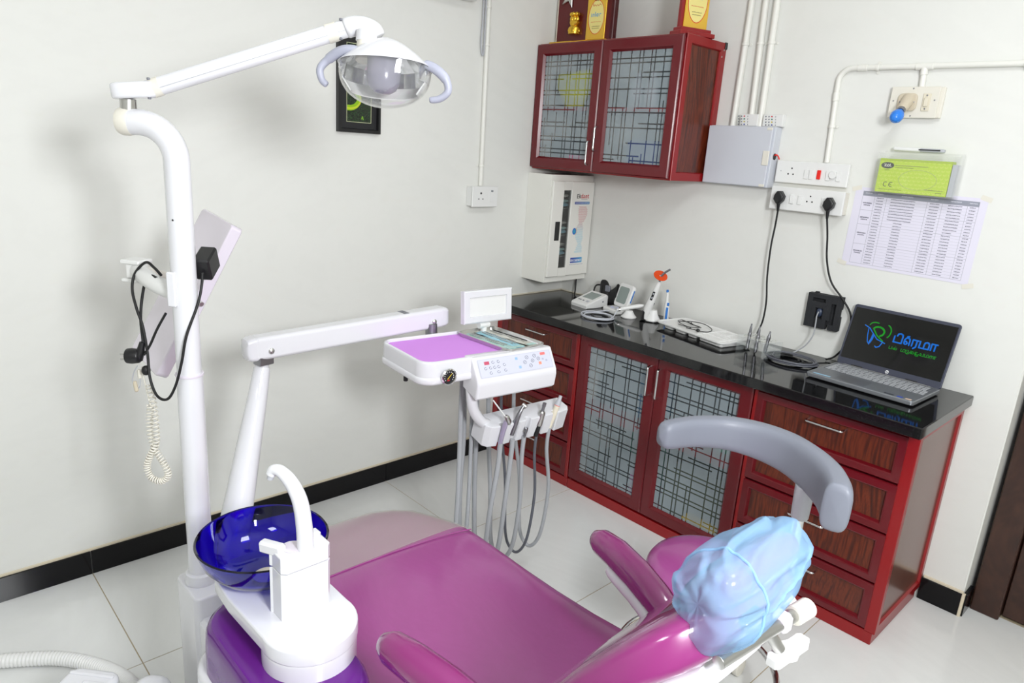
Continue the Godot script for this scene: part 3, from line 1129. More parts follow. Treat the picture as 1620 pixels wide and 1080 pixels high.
# ---------------------------------------------------------------- cuspidor
func cuspidor() -> void:
	var t := thing("cuspidor_unit", "white and purple cuspidor unit with blue glass bowl and spout beside the chair", "cuspidor", Vector3(1.35, 0, 2.25))
	var b := MB.new()
	# purple body, wider at the shoulder
	var rings: Array = []
	for s in [[0.06, 0.92], [0.12, 0.95], [0.40, 1.0], [0.52, 1.0], [0.555, 0.985], [0.57, 0.95], [0.577, 0.90]]:
		var r := PackedVector3Array()
		for q in rrect(0.43 * s[1], 0.198 * s[1], 0.094 * s[1], 9):
			r.append(Vector3(1.408 + q.x, s[0], 2.236 + q.y))
		rings.append(r)
	b.loft(rings)
	part(b, "body", M.purple_body, t, 35)
	b = MB.new()
	b.xf = Transform3D(Basis(), Vector3(1.400, 0, 2.240))
	b.slab(rrect(0.456, 0.216, 0.10, 9), 0.0, 0.47, 0.012)
	part(b, "base_shell", M.unit_white, t)
	# white top: drum and arm under the bowl
	b = MB.new()
	var o := PackedVector2Array()
	for k in 25:
		var a := deg_to_rad(lerpf(-98, 98, k / 24.0))
		o.append(Vector2(1.452 + cos(a) * 0.088, 2.206 + sin(a) * 0.088))
	o.append_array(PackedVector2Array([Vector2(1.30, 2.298), Vector2(1.225, 2.294), Vector2(1.195, 2.280), Vector2(1.178, 2.250), Vector2(1.176, 2.190), Vector2(1.185, 2.150), Vector2(1.215, 2.128), Vector2(1.30, 2.120)]))
	b.slab(o, 0.612, 0.645, 0.005)
	part(b, "top_plate", M.unit_white, t, 30)
	b = MB.new()
	b.lathe([Vector2(0.083, 0), Vector2(0.086, 0.004), Vector2(0.0865, 0.05), Vector2(0.084, 0.058)], Vector3(1.452, 0.557, 2.206), Vector3.UP, 48)
	part(b, "drum", M.unit_white, t)
	# tower with the spout
	b = MB.new()
	var to := PackedVector2Array([Vector2(1.426, 2.248), Vector2(1.434, 2.240), Vector2(1.434, 2.158), Vector2(1.426, 2.150), Vector2(1.386, 2.150)])
	for k in 9:
		var a := deg_to_rad(lerpf(-21.0, 19.0, k / 8.0))
		to.append(Vector2(1.262 + cos(a) * 0.1325, 2.208 + sin(a) * 0.1325))
	to.append(Vector2(1.392, 2.248))
	b.slab(to, 0.644, 0.742, 0.002)
	var tw := part(b, "tower", M.unit_white, t, 30)
	b = MB.new()
	b.slab(to, 0.743, 0.776, 0.003)
	part(b, "tower_cap", M.unit_white, tw, 30)
	b = MB.new()
	b.lathe([Vector2(0.0, 0.0), Vector2(0.018, 0.0), Vector2(0.020, 0.0025), Vector2(0.0, 0.0035)], Vector3(1.404, 0.7755, 2.214), Vector3.UP, 24)
	part(b, "cup_rest", M.wrapped_white, tw)
	b = MB.new()
	b.xf = frame3(Vector3(1.384, 0.776, 2.243), Vector3(-0.9, -0.1, 0.35), Vector3.UP)
	b.box(Vector3.ZERO, Vector3(0.055, 0.024, 0.02), 0.006)
	part(b, "rinse_nozzle", M.unit_white, tw)
	b = MB.new()
	b.box(Vector3(1.392, 0.780, 2.164), Vector3(0.022, 0.016, 0.020), 0.005)
	part(b, "cup_stop", M.unit_white, tw)
	b = MB.new()
	b.tube(spline([Vector3(1.421, 0.772, 2.196), Vector3(1.418, 0.82, 2.197), Vector3(1.408, 0.866, 2.199), Vector3(1.390, 0.898, 2.206), Vector3(1.370, 0.916, 2.216), Vector3(1.357, 0.917, 2.224), Vector3(1.352, 0.908, 2.228)], 6), [0.0155, 0.0155, 0.0155, 0.0154, 0.0153, 0.0152, 0.0150, 0.0149, 0.0148, 0.0147, 0.0146, 0.0145, 0.0144, 0.0142, 0.0140, 0.0138, 0.0136, 0.0134, 0.0130, 0.0128, 0.0126, 0.0122, 0.0118, 0.0115, 0.0112, 0.0110, 0.0108, 0.0106, 0.0104, 0.0102, 0.0101, 0.0100, 0.0099, 0.0098, 0.0097, 0.0096, 0.0095], 18)
	var sp := part(b, "spout", M.unit_white, t, 60)
	b = MB.new()
	b.cyl(Vector3(1.353, 0.908, 2.2275), Vector3(1.350, 0.897, 2.229), 0.0062)
	part(b, "spout_tip", M.light_grey, sp)
	# bowl
	b = MB.new()
	b.lathe([Vector2(0, -0.082), Vector2(0.035, -0.082), Vector2(0.062, -0.078), Vector2(0.094, -0.062), Vector2(0.116, -0.036), Vector2(0.1265, -0.006), Vector2(0.1285, 0), Vector2(0.1265, 0.003), Vector2(0.1235, 0.001), Vector2(0.1215, -0.006), Vector2(0.111, -0.035), Vector2(0.09, -0.0575), Vector2(0.06, -0.073), Vector2(0.034, -0.077), Vector2(0, -0.077)], Vector3(1.262, 0.728, 2.208), Vector3.UP, 64)
	part(b, "bowl", M.blue_glass, t, 40, "blue glass bowl")
	b = MB.new()
	b.lathe([Vector2(0.018, 0.0), Vector2(0.026, 0.002), Vector2(0.027, 0.006), Vector2(0.022, 0.009), Vector2(0.012, 0.010), Vector2(0.0, 0.010)], Vector3(1.290, 0.6515, 2.214), Vector3.UP, 28)
	part(b, "drain_cover", M.cream_plastic, t)
	b = MB.new()
	b.cyl(Vector3(1.262, 0.644, 2.208), Vector3(1.262, 0.6455, 2.208), 0.05)
	part(b, "bowl_seat", M.unit_white, t)
	# socket box for the light pole
	b = MB.new()
	b.xf = Transform3D(Basis(), Vector3(0.884, 0, 2.192))
	b.slab(rrect(0.138, 0.112, 0.018, 5), 0.0, 0.415, 0.006)
	var sb := part(b, "pole_box", M.unit_white, t, 30)
	b = MB.new()
	b.lathe([Vector2(0.038, 0.0), Vector2(0.039, 0.006), Vector2(0.036, 0.026), Vector2(0.031, 0.03)], Vector3(0.873, 0.415, 2.203), Vector3.UP, 32)
	part(b, "collar", M.unit_white, sb)
	b = MB.new()
	b.bx(0.93, 1.20, 0.16, 0.36, 2.17, 2.24, 0.01)
	part(b, "link_arm", M.unit_white, sb)

# ---------------------------------------------------------------- operating light
func operating_light() -> void:
	var t := thing("operating_light", "white operating light with clear shield on a jointed arm and tall pole", "operating light", Vector3(0.873, 0.445, 2.203))
	var b := MB.new()
	var pts: Array = [Vector3(0.873, 0.42, 2.203), Vector3(0.873, 0.90, 2.203)]
	b.tube([Vector3(0.873, 0.42, 2.203), Vector3(0.873, 0.96, 2.203)], 0.0288, 32)
	part(b, "pole_sleeve", M.unit_white, t, 50)
	b = MB.new()
	pts = [Vector3(0.873, 0.955, 2.203), Vector3(0.873, 1.20, 2.203), Vector3(0.873, 1.40, 2.203)]
	# bend: towards (-0.7, 0, 0.7)
	var h := Vector3(-0.69, 0, 0.72).normalized()
	var R := 0.075
	for k in 13:
		var a := PI / 2 * k / 12
		pts.append(Vector3(0.873, 1.437, 2.203) + h * R * (1 - cos(a)) + Vector3.UP * R * sin(a))
	pts.append(pts[-1] + h * 0.028)
	b.tube(pts, 0.0268, 32)
	var pole := part(b, "pole", M.unit_white, t, 50)
	b = MB.new()
	b.lathe([Vector2(0.0305, 0), Vector2(0.0315, 0.003), Vector2(0.0305, 0.006), Vector2(0.027, 0.006), Vector2(0.027, 0)], Vector3(0.873, 0.957, 2.203), Vector3.UP, 32, true)
	part(b, "pole_ring", M.wrapped_white, pole)
	b = MB.new()
	b.ball(Vector3(0.873, 1.315, 2.203) + Vector3(0.62, 0, 0.78) * 0.0268, Vector3(0.0022, 0.0022, 0.0022), 10)
	part(b, "screw", M.black_plastic, pole)
	var je: Vector3 = pts[-1] - h * 0.008   # end of the bend
	b = MB.new()
	b.lathe([Vector2(0.0275, -0.006), Vector2(0.029, 0.0), Vector2(0.029, 0.012), Vector2(0.026, 0.02)], je, h, 28)
	part(b, "end_cap", M.aged_white, t)
	var jt := je + Vector3(0.0, 0.045, 0.0)
	b = MB.new()
	b.cyl(je + Vector3(0, 0.02, 0), jt, 0.016)
	part(b, "joint_pin", M.steel, t)
	b = MB.new()
	b.xf = frame3(jt, Vector3(0.60, 0.12, -0.79), Vector3.UP)
	b.slab(PackedVector2Array(spline([Vector2(-0.028, 0.0), Vector2(-0.018, -0.024), Vector2(0.02, -0.026), Vector2(0.055, -0.018), Vector2(0.062, 0.0), Vector2(0.055, 0.018), Vector2(0.02, 0.026), Vector2(-0.018, 0.024)], 4, true)), 0.0, 0.032, 0.006)
	part(b, "joint", M.unit_white, t, 50)
	# long arm, an oval tube in a film sleeve
	var a0 := jt + Vector3(0.025, 0.020, -0.030)
	var a1 := Vector3(1.045, 1.735, 1.895)
	var ad := (a1 - a0).normalized()
	b = MB.new()
	b.tube([a0, a0 + ad * 0.004, a0.lerp(a1, 0.5), a1 - ad * 0.004, a1], [0.015, 0.0185, 0.0185, 0.0185, 0.016], 24, false, 0.8)
	var arm := part(b, "arm", M.unit_white, t, 50)
	b = MB.new()
	b.tube([a0 + ad * 0.012, a0 + ad * 0.03], 0.0196, 24, false, 0.8)
	part(b, "sleeve_band", M.aged_white, arm, 50)
	b = MB.new()
	b.tube([a1 - ad * 0.045, a1 - ad * 0.022], 0.0198, 24, false, 0.8)
	part(b, "sleeve_band", M.aged_white, arm, 50)
	for k in 4:
		b = MB.new()
		var e: Vector3 = (a0 + ad * 0.01) if k < 2 else (a1 - ad * 0.012)
		b.box(e + Vector3(0.006, 0.019 if k % 2 == 0 else -0.019, 0.006), Vector3(0.006, 0.005, 0.006), 0.001)
		part(b, "hinge_pin", M.ink_grey, arm)
	var s := part_tube(t, "arm_seam", [a0 + Vector3(0.0105, -0.006, 0.0105), a1 + Vector3(0.0105, -0.006, 0.0105)], 0.0006, M.light_grey, 6)
	s.name = "arm_seam"
	# elbow above the head
	b = MB.new()
	b.tube(spline([a1 - ad * 0.006, a1 + ad * 0.012, Vector3(1.068, 1.742, 1.868), Vector3(1.085, 1.735, 1.852), Vector3(1.092, 1.722, 1.845)], 5), [0.0165, 0.0195, 0.021, 0.021, 0.021, 0.021, 0.021, 0.0205, 0.020, 0.0195, 0.019, 0.0185, 0.018, 0.0175, 0.017, 0.0165, 0.016, 0.0155, 0.015, 0.014, 0.012], 20)
	b.cyl(Vector3(1.085, 1.708, 1.872), Vector3(1.084, 1.730, 1.870), 0.0225)
	part(b, "elbow", M.unit_white, t, 50)
	b = MB.new()
	b.cyl(Vector3(1.094, 1.668, 1.882), Vector3(1.086, 1.710, 1.873), 0.0195)
	part(b, "neck", M.aged_white, t)
	# the head: F looks down towards the chair, W runs handle to handle
	var c := Vector3(1.126, 1.660, 1.850)
	var W := Vector3(0.687, 0.0, -0.727).normalized()
	var F := Vector3(0.115, -0.985, 0.11)
	F = (F - W * F.dot(W)).normalized()
	var T := F.cross(W)
	if T.y < 0: T = -T
	# shell: outer and inner half ellipsoid
	b = MB.new()
	var rings: Array = []
	for i in 23:
		var p := PI / 2 * minf(i, 11) / 11.0 if i <= 11 else PI / 2 * (22 - i) / 11.0
		var k := 1.0 if i <= 11 else 0.965
		var r := PackedVector3Array()
		for j in 48:
			var a := TAU * j / 48
			r.append(c + W * 0.100 * k * sin(p) * se(cos(a), 0.9) + T * 0.080 * k * sin(p) * se(sin(a), 0.9) - F * 0.060 * k * (1.0 - pow(sin(p), 1.55)))
		rings.append(r)
	b.loft(rings)
	part(b, "lamp_shell", M.unit_white, t, 50)
	# clear shield
	b = MB.new()
	rings = []
	for i in 23:
		var p := PI / 2 * minf(i, 11) / 11.0 if i <= 11 else PI / 2 * (22 - i) / 11.0
		var k := 0.985 if i <= 11 else 0.968
		var r := PackedVector3Array()
		for j in 48:
			var a := TAU * j / 48
			r.append(c + W * 0.100 * k * sin(p) * cos(a) + T * 0.080 * k * sin(p) * sin(a) + F * 0.086 * k * pow(cos(p), 0.75))
		rings.append(r)
	b.loft(rings)
	part(b, "shield", M.clear_acrylic, t, 50, "clear plastic shield")
	# faceted reflector round the far side
	b = MB.new()
	var un := PackedVector3Array()
	for j in 12:
		for i in 2:
			var q := PackedVector3Array()
			for e in [[j, i], [j + 1, i], [j + 1, i + 1], [j, i + 1]]:
				var a := deg_to_rad(150.0 + 240.0 * e[0] / 12.0)
				var rr: float = [0.55, 0.86, 0.91][e[1]]
				q.append(c + W * 0.100 * rr * cos(a) + T * 0.080 * rr * sin(a) + F * [-0.030, -0.004, 0.030][e[1]])
			var nq := (q[1] - q[0]).cross(q[2] - q[0]).normalized() * 0.0012
			b.loft([q, PackedVector3Array([q[0] + nq, q[1] + nq, q[2] + nq, q[3] + nq])])
	part(b, "reflector", M.chrome, t, 5)
	# lens column and white deflector
	b = MB.new()
	b.lathe([Vector2(0.0, -0.02), Vector2(0.036, -0.02), Vector2(0.036, 0.020), Vector2(0.034, 0.038), Vector2(0.027, 0.051), Vector2(0.016, 0.058), Vector2(0.0, 0.060)], c + T * 0.014, F, 32)
	part(b, "lamp_lens", M.smoke_lens, t)
	b = MB.new()
	b.lathe([Vector2(0.006, -0.004), Vector2(0.007, 0.006), Vector2(0.004, 0.014)], c + T * 0.006, F, 14)
	part(b, "lamp_bulb", M.chrome, t)
	b = MB.new()
	rings = []
	for k in 25:
		var a := deg_to_rad(170.0 + 200.0 * k / 24)
		var dv := W * 0.100 * cos(a) + T * 0.080 * sin(a)
		rings.append(PackedVector3Array([c + dv * 0.90 + F * 0.030, c + dv * 0.72 + F * 0.056, c + dv * 0.70 + F * 0.054, c + dv * 0.88 + F * 0.028]))
	b.loft(rings)
	part(b, "deflector", M.white_plastic, t, 30)
	for k in 2:
		b = MB.new()
		var sgn := -1.0 if k == 0 else 1.0
		b.cyl(c + W * 0.090 * sgn - F * 0.002, c + W * 0.094 * sgn + F * 0.010, 0.007)
		part(b, "shield_screw", M.chrome, t)
	# grab handles
	for k in 2:
		b = MB.new()
		var hp: Array
		if k == 0:
			hp = [Vector3(1.112, 1.687, 1.905), Vector3(1.085, 1.684, 1.928), Vector3(1.058, 1.667, 1.945), Vector3(1.047, 1.646, 1.960), Vector3(1.050, 1.624, 1.958), Vector3(1.058, 1.614, 1.950)]
		else:
			hp = [Vector3(1.192, 1.672, 1.797), Vector3(1.214, 1.660, 1.782), Vector3(1.231, 1.641, 1.768), Vector3(1.235, 1.618, 1.764), Vector3(1.222, 1.602, 1.775), Vector3(1.206, 1.598, 1.790)]
		b.tube(spline(hp, 6), [0.005, 0.0075, 0.0088, 0.0095, 0.010, 0.0103, 0.0105, 0.0105, 0.0106, 0.0106, 0.0105, 0.0104, 0.0102, 0.0085, 0.0084, 0.0083, 0.0082, 0.0081, 0.008, 0.0079, 0.0078, 0.0077, 0.0076, 0.0075, 0.0074, 0.0073, 0.0072, 0.0071, 0.007, 0.0065, 0.005], 14)
		part(b, "handle", M.handle_grey, t, 60)

func part_tube(parent: Node3D, called: String, pts: Array, r: float, m: Material, seg := 8) -> MeshInstance3D:
	var b := MB.new()
	b.tube(pts, r, seg)
	return part(b, called, m, parent, 70)

# ---------------------------------------------------------------- instrument unit
func extr(b: MB, base: Transform3D, poly: Array, z0: float, z1: float, r := 0.003) -> void:
	b.xf = base * Transform3D(Basis(Vector3(1, 0, 0), Vector3(0, 0, -1), Vector3(0, 1, 0)), Vector3.ZERO)
	b.slab(PackedVector2Array(poly), -z1, -z0, r)
	b.xf = base

func delivery_unit() -> void:
	var t := thing("instrument_unit", "white dental instrument unit with tray table, control panel and handpiece holder", "dental unit", Vector3(0.80, 0.36, 1.7))
	# riser, neck and swing arm
	var b := MB.new()
	var rp := spline([Vector3(0.885, 0.30, 2.128), Vector3(0.868, 0.42, 2.122), Vector3(0.835, 0.51, 2.100), Vector3(0.78, 0.595, 2.055), Vector3(0.71, 0.69, 2.000), Vector3(0.655, 0.78, 1.953), Vector3(0.632, 0.862, 1.926)], 6)
	var rad: Array = []
	for i in rp.size():
		rad.append(lerpf(0.047, 0.0225, pow(float(i) / (rp.size() - 1), 1.2)))
	b.tube(rp, rad, 24)
	part(b, "riser", M.unit_white, t, 60)
	b = MB.new()
	b.cyl(Vector3(0.632, 0.858, 1.926), Vector3(0.632, 0.900, 1.926), 0.0195)
	part(b, "neck", M.unit_white, t)
	b = MB.new()
	b.xf = Transform3D(Basis(Vector3.UP, 0.2), Vector3(0.632, 0.885, 1.926))
	b.box(Vector3(0.008, 0.002, 0.0), Vector3(0.034, 0.026, 0.046), 0.002)
	part(b, "neck_bracket", M.brushed_dark, t)
	b = MB.new()
	var ax := frame3(Vector3(0.632, 0.932, 1.625), Vector3(0.0, 0.020, -0.69), Vector3.UP)
	b.xf = ax
	var rings: Array = []
	for s in [[-0.352, 0.6], [-0.348, 0.86], [-0.338, 0.97], [-0.325, 1.0], [-0.3245, 0.985], [-0.32, 0.985], [-0.3195, 1.0], [0.32, 1.0], [0.3205, 0.985], [0.325, 0.985], [0.3255, 1.0], [0.338, 0.97], [0.348, 0.86], [0.352, 0.6]]:
		var r := PackedVector3Array()
		for q in rrect(0.068 * s[1], 0.056 * s[1], 0.012, 4):
			r.append(Vector3(s[0], q.x, q.y))
		rings.append(r)
	b.loft(rings)
	var arm := part(b, "swing_arm", M.unit_white, t, 45)
	for s in [[-0.285, -0.008], [0.285, -0.008]]:
		b = MB.new()
		b.xf = ax
		b.lathe([Vector2(0.0085, 0), Vector2(0.0085, 0.003), Vector2(0.005, 0.006), Vector2(0.0, 0.0065)], Vector3(s[0], s[1], 0.028), Vector3(0, 0, 1), 18)
		part(b, "cap_screw", M.steel, arm)
	b = MB.new()
	b.xf = ax
	b.bx(0.17, 0.19, 0.0335, 0.0345, -0.02, 0.02, 0.0003)
	part(b, "tape_mark", M.ink_grey, arm)
	b = MB.new()
	b.cyl(Vector3(0.655, 0.858, 1.345), Vector3(0.650, 0.925, 1.345), 0.020)
	b.box(Vector3(0.665, 0.868, 1.345), Vector3(0.07, 0.022, 0.05), 0.004)
	part(b, "tray_pivot", M.brushed_dark, t)
	# tray table
	var x := Transform3D(Basis(Vector3.UP, deg_to_rad(-6.0)), Vector3(0.818, 0, 1.338))
	b = MB.new()
	b.xf = x
	b.slab(rrect(0.284, 0.460, 0.045, 8), 0.838, 0.887, 0.018, 5)
	b.slab(rrect(0.294, 0.470, 0.05, 8), 0.826, 0.852, 0.010, 4)
	rings = []
	for p in [[0.0, 0.850], [0.0, 0.890], [0.003, 0.896], [0.009, 0.898], [0.012, 0.896], [0.014, 0.887], [0.014, 0.850]]:
		var r := PackedVector3Array()
		for q in rrect(0.286 - 2 * p[0], 0.462 - 2 * p[0], 0.046 - p[0], 8):
			r.append(Vector3(q.x, p[1], q.y))
		rings.append(r)
	b.loft(rings, true)
	var tray := part(b, "tray_table", M.unit_white, t, 45)
	b = MB.new()
	extr(b, x, [Vector2(0.10, 0.892), Vector2(0.138, 0.8975), Vector2(0.146, 0.895), Vector2(0.183, 0.832), Vector2(0.186, 0.815), Vector2(0.180, 0.775), Vector2(0.172, 0.768), Vector2(0.10, 0.79)], -0.246, 0.066, 0.008)
	var cp := part(b, "control_panel", M.unit_white, t, 30)
	# printed membrane on the sloping face
	var top := x * Vector3(0.1478, 0.8915, -0.09)
	var low := x * Vector3(0.1815, 0.8345, -0.09)
	var upv := (top - low) * 0.5
	var rt := x.basis * Vector3(0, 0, -1)
	var nn := rt.cross(upv).normalized()
	sheet("button_membrane", panel_print(), cp, (top + low) / 2 + nn * 0.0012, rt * 0.142, upv * 0.88)
	# pressure gauge
	b = MB.new()
	var gc := x * Vector3(0.1535, 0.8515, 0.150)
	var gx := x.basis * Vector3(1, 0, 0)
	b.lathe([Vector2(0.020, 0.0), Vector2(0.0255, 0.0), Vector2(0.0255, 0.005), Vector2(0.022, 0.007), Vector2(0.020, 0.004)], gc - gx * 0.002, gx, 32, true)
	var ga := part(b, "pressure_gauge", M.chrome, t, 40)
	b = MB.new()
	b.cyl(gc - gx * 0.002, gc + gx * 0.0015, 0.0205)
	part(b, "dial", M.ink_black, ga)
	var gz := x.basis * Vector3(0, 0, 1)
	b = MB.new()
	for k in 11:
		var a := deg_to_rad(-35 + 25 * k)
		b.box(gc + gx * 0.002 + gz * cos(a) * 0.0155 + Vector3.UP * sin(a) * 0.0155, Vector3(0.0006, 0.0022, 0.0022), 0.0)
	part(b, "dial_mark", M.ink_white, ga)
	b = MB.new()
	b.tube([gc + gx * 0.003 + gz * 0.006 + Vector3.UP * -0.006, gc + gx * 0.003 - gz * 0.010 + Vector3.UP * 0.011], [0.0014, 0.0006], 6)
	part(b, "needle", mat("needle_yellow", C8(226, 196, 60), 0.4), ga)
	b = MB.new()
	b.box(gc + gx * 0.002 + gz * 0.002 + Vector3.UP * -0.010, Vector3(0.0008, 0.004, 0.009), 0.0)
	part(b, "dial_label", M.ink_red, ga)
	# small knob under the near corner
	b = MB.new()
	b.cyl(x * Vector3(0.03, 0.812, 0.225), x * Vector3(0.03, 0.83, 0.225), 0.007)
	part(b, "tray_knob", M.black_plastic, t)
	# film viewer behind the tray
	var vx := Transform3D(Basis(Vector3.UP, deg_to_rad(-4)) * Basis(Vector3(0, 0, 1), 0.08), Vector3(0.725, 0.984, 1.165))
	b = MB.new()
	b.xf = vx * Transform3D(Basis(Vector3.UP, PI / 2), Vector3.ZERO)
	b.ring(-0.102, 0.102, -0.056, 0.056, [Vector2(0, -0.012), Vector2(0, 0.008), Vector2(0.004, 0.011), Vector2(0.022, 0.011), Vector2(0.024, 0.006), Vector2(0.024, -0.012)])
	var vw := part(b, "film_viewer", M.unit_white, t, 30)
	b = MB.new()
	b.xf = vx
	b.box(Vector3(-0.002, 0, 0), Vector3(0.014, 0.068, 0.160), 0.002)
	part(b, "viewer_screen", M.white_plastic, vw)
	b = MB.new()
	b.cyl(Vector3(0.722, 0.885, 1.172), Vector3(0.722, 0.915, 1.172), 0.011)
	b.cyl(Vector3(0.722, 0.917, 1.152), Vector3(0.722, 0.917, 1.196), 0.0125)
	b.box(Vector3(0.722, 0.925, 1.170), Vector3(0.020, 0.02, 0.018), 0.003)
	part(b, "viewer_hinge", M.white_plastic, vw)
	# handpiece holder with five open slots
	b = MB.new()
	b.tube(spline([Vector3(0.925, 0.835, 1.395), Vector3(0.938, 0.775, 1.398), Vector3(0.940, 0.72, 1.388), Vector3(0.938, 0.675, 1.355), Vector3(0.938, 0.655, 1.325)], 5), 0.0175, 16)
	part(b, "holder_stem", M.unit_white, t, 60)
	var o: Array = []
	var hz := [1.303, 1.249, 1.197, 1.137, 1.078]
	o.append(Vector2(-0.038, -0.178)); o.append(Vector2(0.020, -0.178)); o.append(Vector2(0.036, -0.165))
	for k in [4, 3, 2, 1, 0]:
		var zc: float = hz[k] - 1.172 - 0.012
		var w := 0.0105
		o.append(Vector2(0.042, zc - w - 0.003))
		o.append(Vector2(0.038, zc - w))
		for q in 7:
			var a := deg_to_rad(-90 - 180.0 * q / 6)
			o.append(Vector2(0.034 + cos(a) * w, zc + sin(a) * w))
		o.append(Vector2(0.038, zc + w))
		o.append(Vector2(0.042, zc + w + 0.003))
	o.append(Vector2(0.036, 0.165)); o.append(Vector2(0.020, 0.178)); o.append(Vector2(-0.038, 0.178))
	b = MB.new()
	b.xf = Transform3D(Basis(Vector3.UP, deg_to_rad(-4)) * Basis(Vector3(0, 0, 1), deg_to_rad(-14)), Vector3(0.944, 0.632, 1.172))
	b.slab(PackedVector2Array(o), -0.040, 0.038, 0.004, 2)
	part(b, "handpiece_holder", M.unit_white, t, 30)
	# hoses: from each slot down in a loop and up to the underside of the tray
	for k in 5:
		var z: float = hz[k]
		b = MB.new()
		var lowz: float = z + [0.03, 0.02, 0.0, -0.01, -0.02][k]
		var r: float = [0.0082, 0.0082, 0.0075, 0.005, 0.0066][k]
		b.tube(spline([Vector3(0.982, 0.60, z), Vector3(0.980, 0.52, z + 0.002), Vector3(0.975, 0.36, lowz - 0.01), Vector3(0.968, 0.20, lowz), Vector3(0.945, 0.13, lowz + 0.01), Vector3(0.915, 0.12, lowz + 0.02), Vector3(0.885, 0.18, lowz + 0.03), Vector3(0.865, 0.38, lowz + 0.03), Vector3(0.852, 0.60, z + 0.045), Vector3(0.848, 0.84, z + 0.055)], 7), r, 10)
		part(b, "hose", M.dark_hose if k == 3 else M.hose_grey, t, 70)
	for k in 2:
		b = MB.new()
		var z0: float = [1.372, 1.325][k]
		b.tube(spline([Vector3(0.86, 0.84, z0), Vector3(0.865, 0.70, z0 + 0.004), Vector3(0.88, 0.50, z0 + 0.012), Vector3(0.90, 0.30, z0 + 0.03), Vector3(0.93, 0.08, z0 + 0.07), Vector3(1.0, 0.02, z0 + 0.16), Vector3(1.08, 0.03, z0 + 0.28)], 7), 0.0085 if k == 0 else 0.007, 10)
		part(b, "hose", M.hose_grey, t, 70)
	# ---- instruments standing in the slots
	var g := "handpieces in the holder under the tray table"
	var i1 := thing("air_water_syringe", "steel three-way syringe with thin nozzle in the first slot of the holder", "dental syringe", Vector3(0.99, 0.60, 1.303), g)
	part_tube(i1, "nozzle", [Vector3(0.996, 0.692, 1.299), Vector3(0.99, 0.758, 1.353)], 0.0024, M.white_plastic)
	b = MB.new()
	b.tube([Vector3(0.996, 0.698, 1.302), Vector3(0.998, 0.690, 1.297), Vector3(1.000, 0.676, 1.290), Vector3(0.999, 0.668, 1.288)], [0.006, 0.010, 0.010, 0.006], 14)
	part(b, "head", M.steel, i1, 60)
	b = MB.new()
	b.tube([Vector3(0.997, 0.682, 1.296), Vector3(0.990, 0.65, 1.300), Vector3(0.982, 0.60, 1.304), Vector3(0.977, 0.575, 1.304)], [0.0085, 0.0085, 0.007, 0.006], 14)
	part(b, "grip", mat("lilac_grip", C8(170, 160, 186), 0.3, 0.3), i1, 60)
	var i2 := thing("turbine_handpiece", "slim steel turbine handpiece with round head beside the syringe", "dental handpiece", Vector3(0.985, 0.62, 1.249), g)
	b = MB.new()
	b.tube(spline([Vector3(0.978, 0.615, 1.252), Vector3(0.984, 0.65, 1.246), Vector3(0.990, 0.69, 1.234), Vector3(0.992, 0.712, 1.220)], 5), [0.0075, 0.008, 0.0083, 0.0084, 0.0084, 0.0083, 0.0082, 0.008, 0.0077, 0.0072, 0.0067, 0.0062, 0.0058, 0.0055, 0.0053, 0.005], 14)
	part(b, "body", M.brushed_dark, i2, 60)
	b = MB.new()
	b.cyl(Vector3(0.985, 0.716, 1.219), Vector3(0.999, 0.708, 1.213), 0.0075)
	part(b, "head", M.steel, i2)
	var i3 := thing("hose_coupling", "bare steel hose coupling in the middle slot of the holder", "hose coupling", Vector3(0.985, 0.58, 1.197), g)
	b = MB.new()
	b.lathe([Vector2(0.0045, 0), Vector2(0.0050, 0.03), Vector2(0.0075, 0.042), Vector2(0.0075, 0.052), Vector2(0.006, 0.054), Vector2(0.003, 0.050)], Vector3(0.982, 0.578, 1.199), Vector3(0.12, 1, -0.02), 16)
	part(b, "coupling_body", M.brushed_dark, i3)
	b = MB.new()
	b.lathe([Vector2(0.0078, 0), Vector2(0.0078, 0.006)], Vector3(0.985, 0.618, 1.199), Vector3(0.12, 1, -0.02), 16)
	part(b, "collar", M.steel, i3)
	var i4 := thing("micromotor", "stout grey micromotor with black base in the fourth slot of the holder", "dental motor", Vector3(0.985, 0.59, 1.137), g)
	var d4 := Vector3(0.14, 1, -0.13).normalized()
	b = MB.new()
	b.lathe([Vector2(0.008, 0), Vector2(0.0095, 0.01), Vector2(0.0095, 0.042)], Vector3(0.979, 0.585, 1.141), d4, 18)
	part(b, "motor_base", M.black_plastic, i4)
	b = MB.new()
	b.lathe([Vector2(0.0115, 0), Vector2(0.0125, 0.004), Vector2(0.0115, 0.04), Vector2(0.012, 0.046), Vector2(0.009, 0.052)], Vector3(0.979, 0.585, 1.141) + d4 * 0.04, d4, 20)
	part(b, "motor_body", M.steel, i4)
	b = MB.new()
	b.lathe([Vector2(0.0055, 0), Vector2(0.0055, 0.018), Vector2(0.0065, 0.020), Vector2(0.0062, 0.032), Vector2(0.003, 0.033)], Vector3(0.979, 0.585, 1.141) + d4 * 0.09, d4, 14)
	part(b, "shaft", M.brushed_dark, i4)
	var i5 := thing("scaler_handpiece", "cream scaler handpiece with grey tip and red ring in the last slot", "dental handpiece", Vector3(0.985, 0.59, 1.078), g)
	var d5 := Vector3(0.10, 1, -0.30).normalized()
	b = MB.new()
	b.lathe([Vector2(0.007, 0), Vector2(0.0085, 0.02), Vector2(0.0105, 0.09), Vector2(0.0100, 0.094)], Vector3(0.978, 0.588, 1.080), d5, 18)
	part(b, "body", M.cream_plastic, i5)
	b = MB.new()
	b.lathe([Vector2(0.0102, 0), Vector2(0.0102, 0.0015)], Vector3(0.978, 0.588, 1.080) + d5 * 0.094, d5, 18)
	part(b, "ring", M.red_switch, i5)
	b = MB.new()
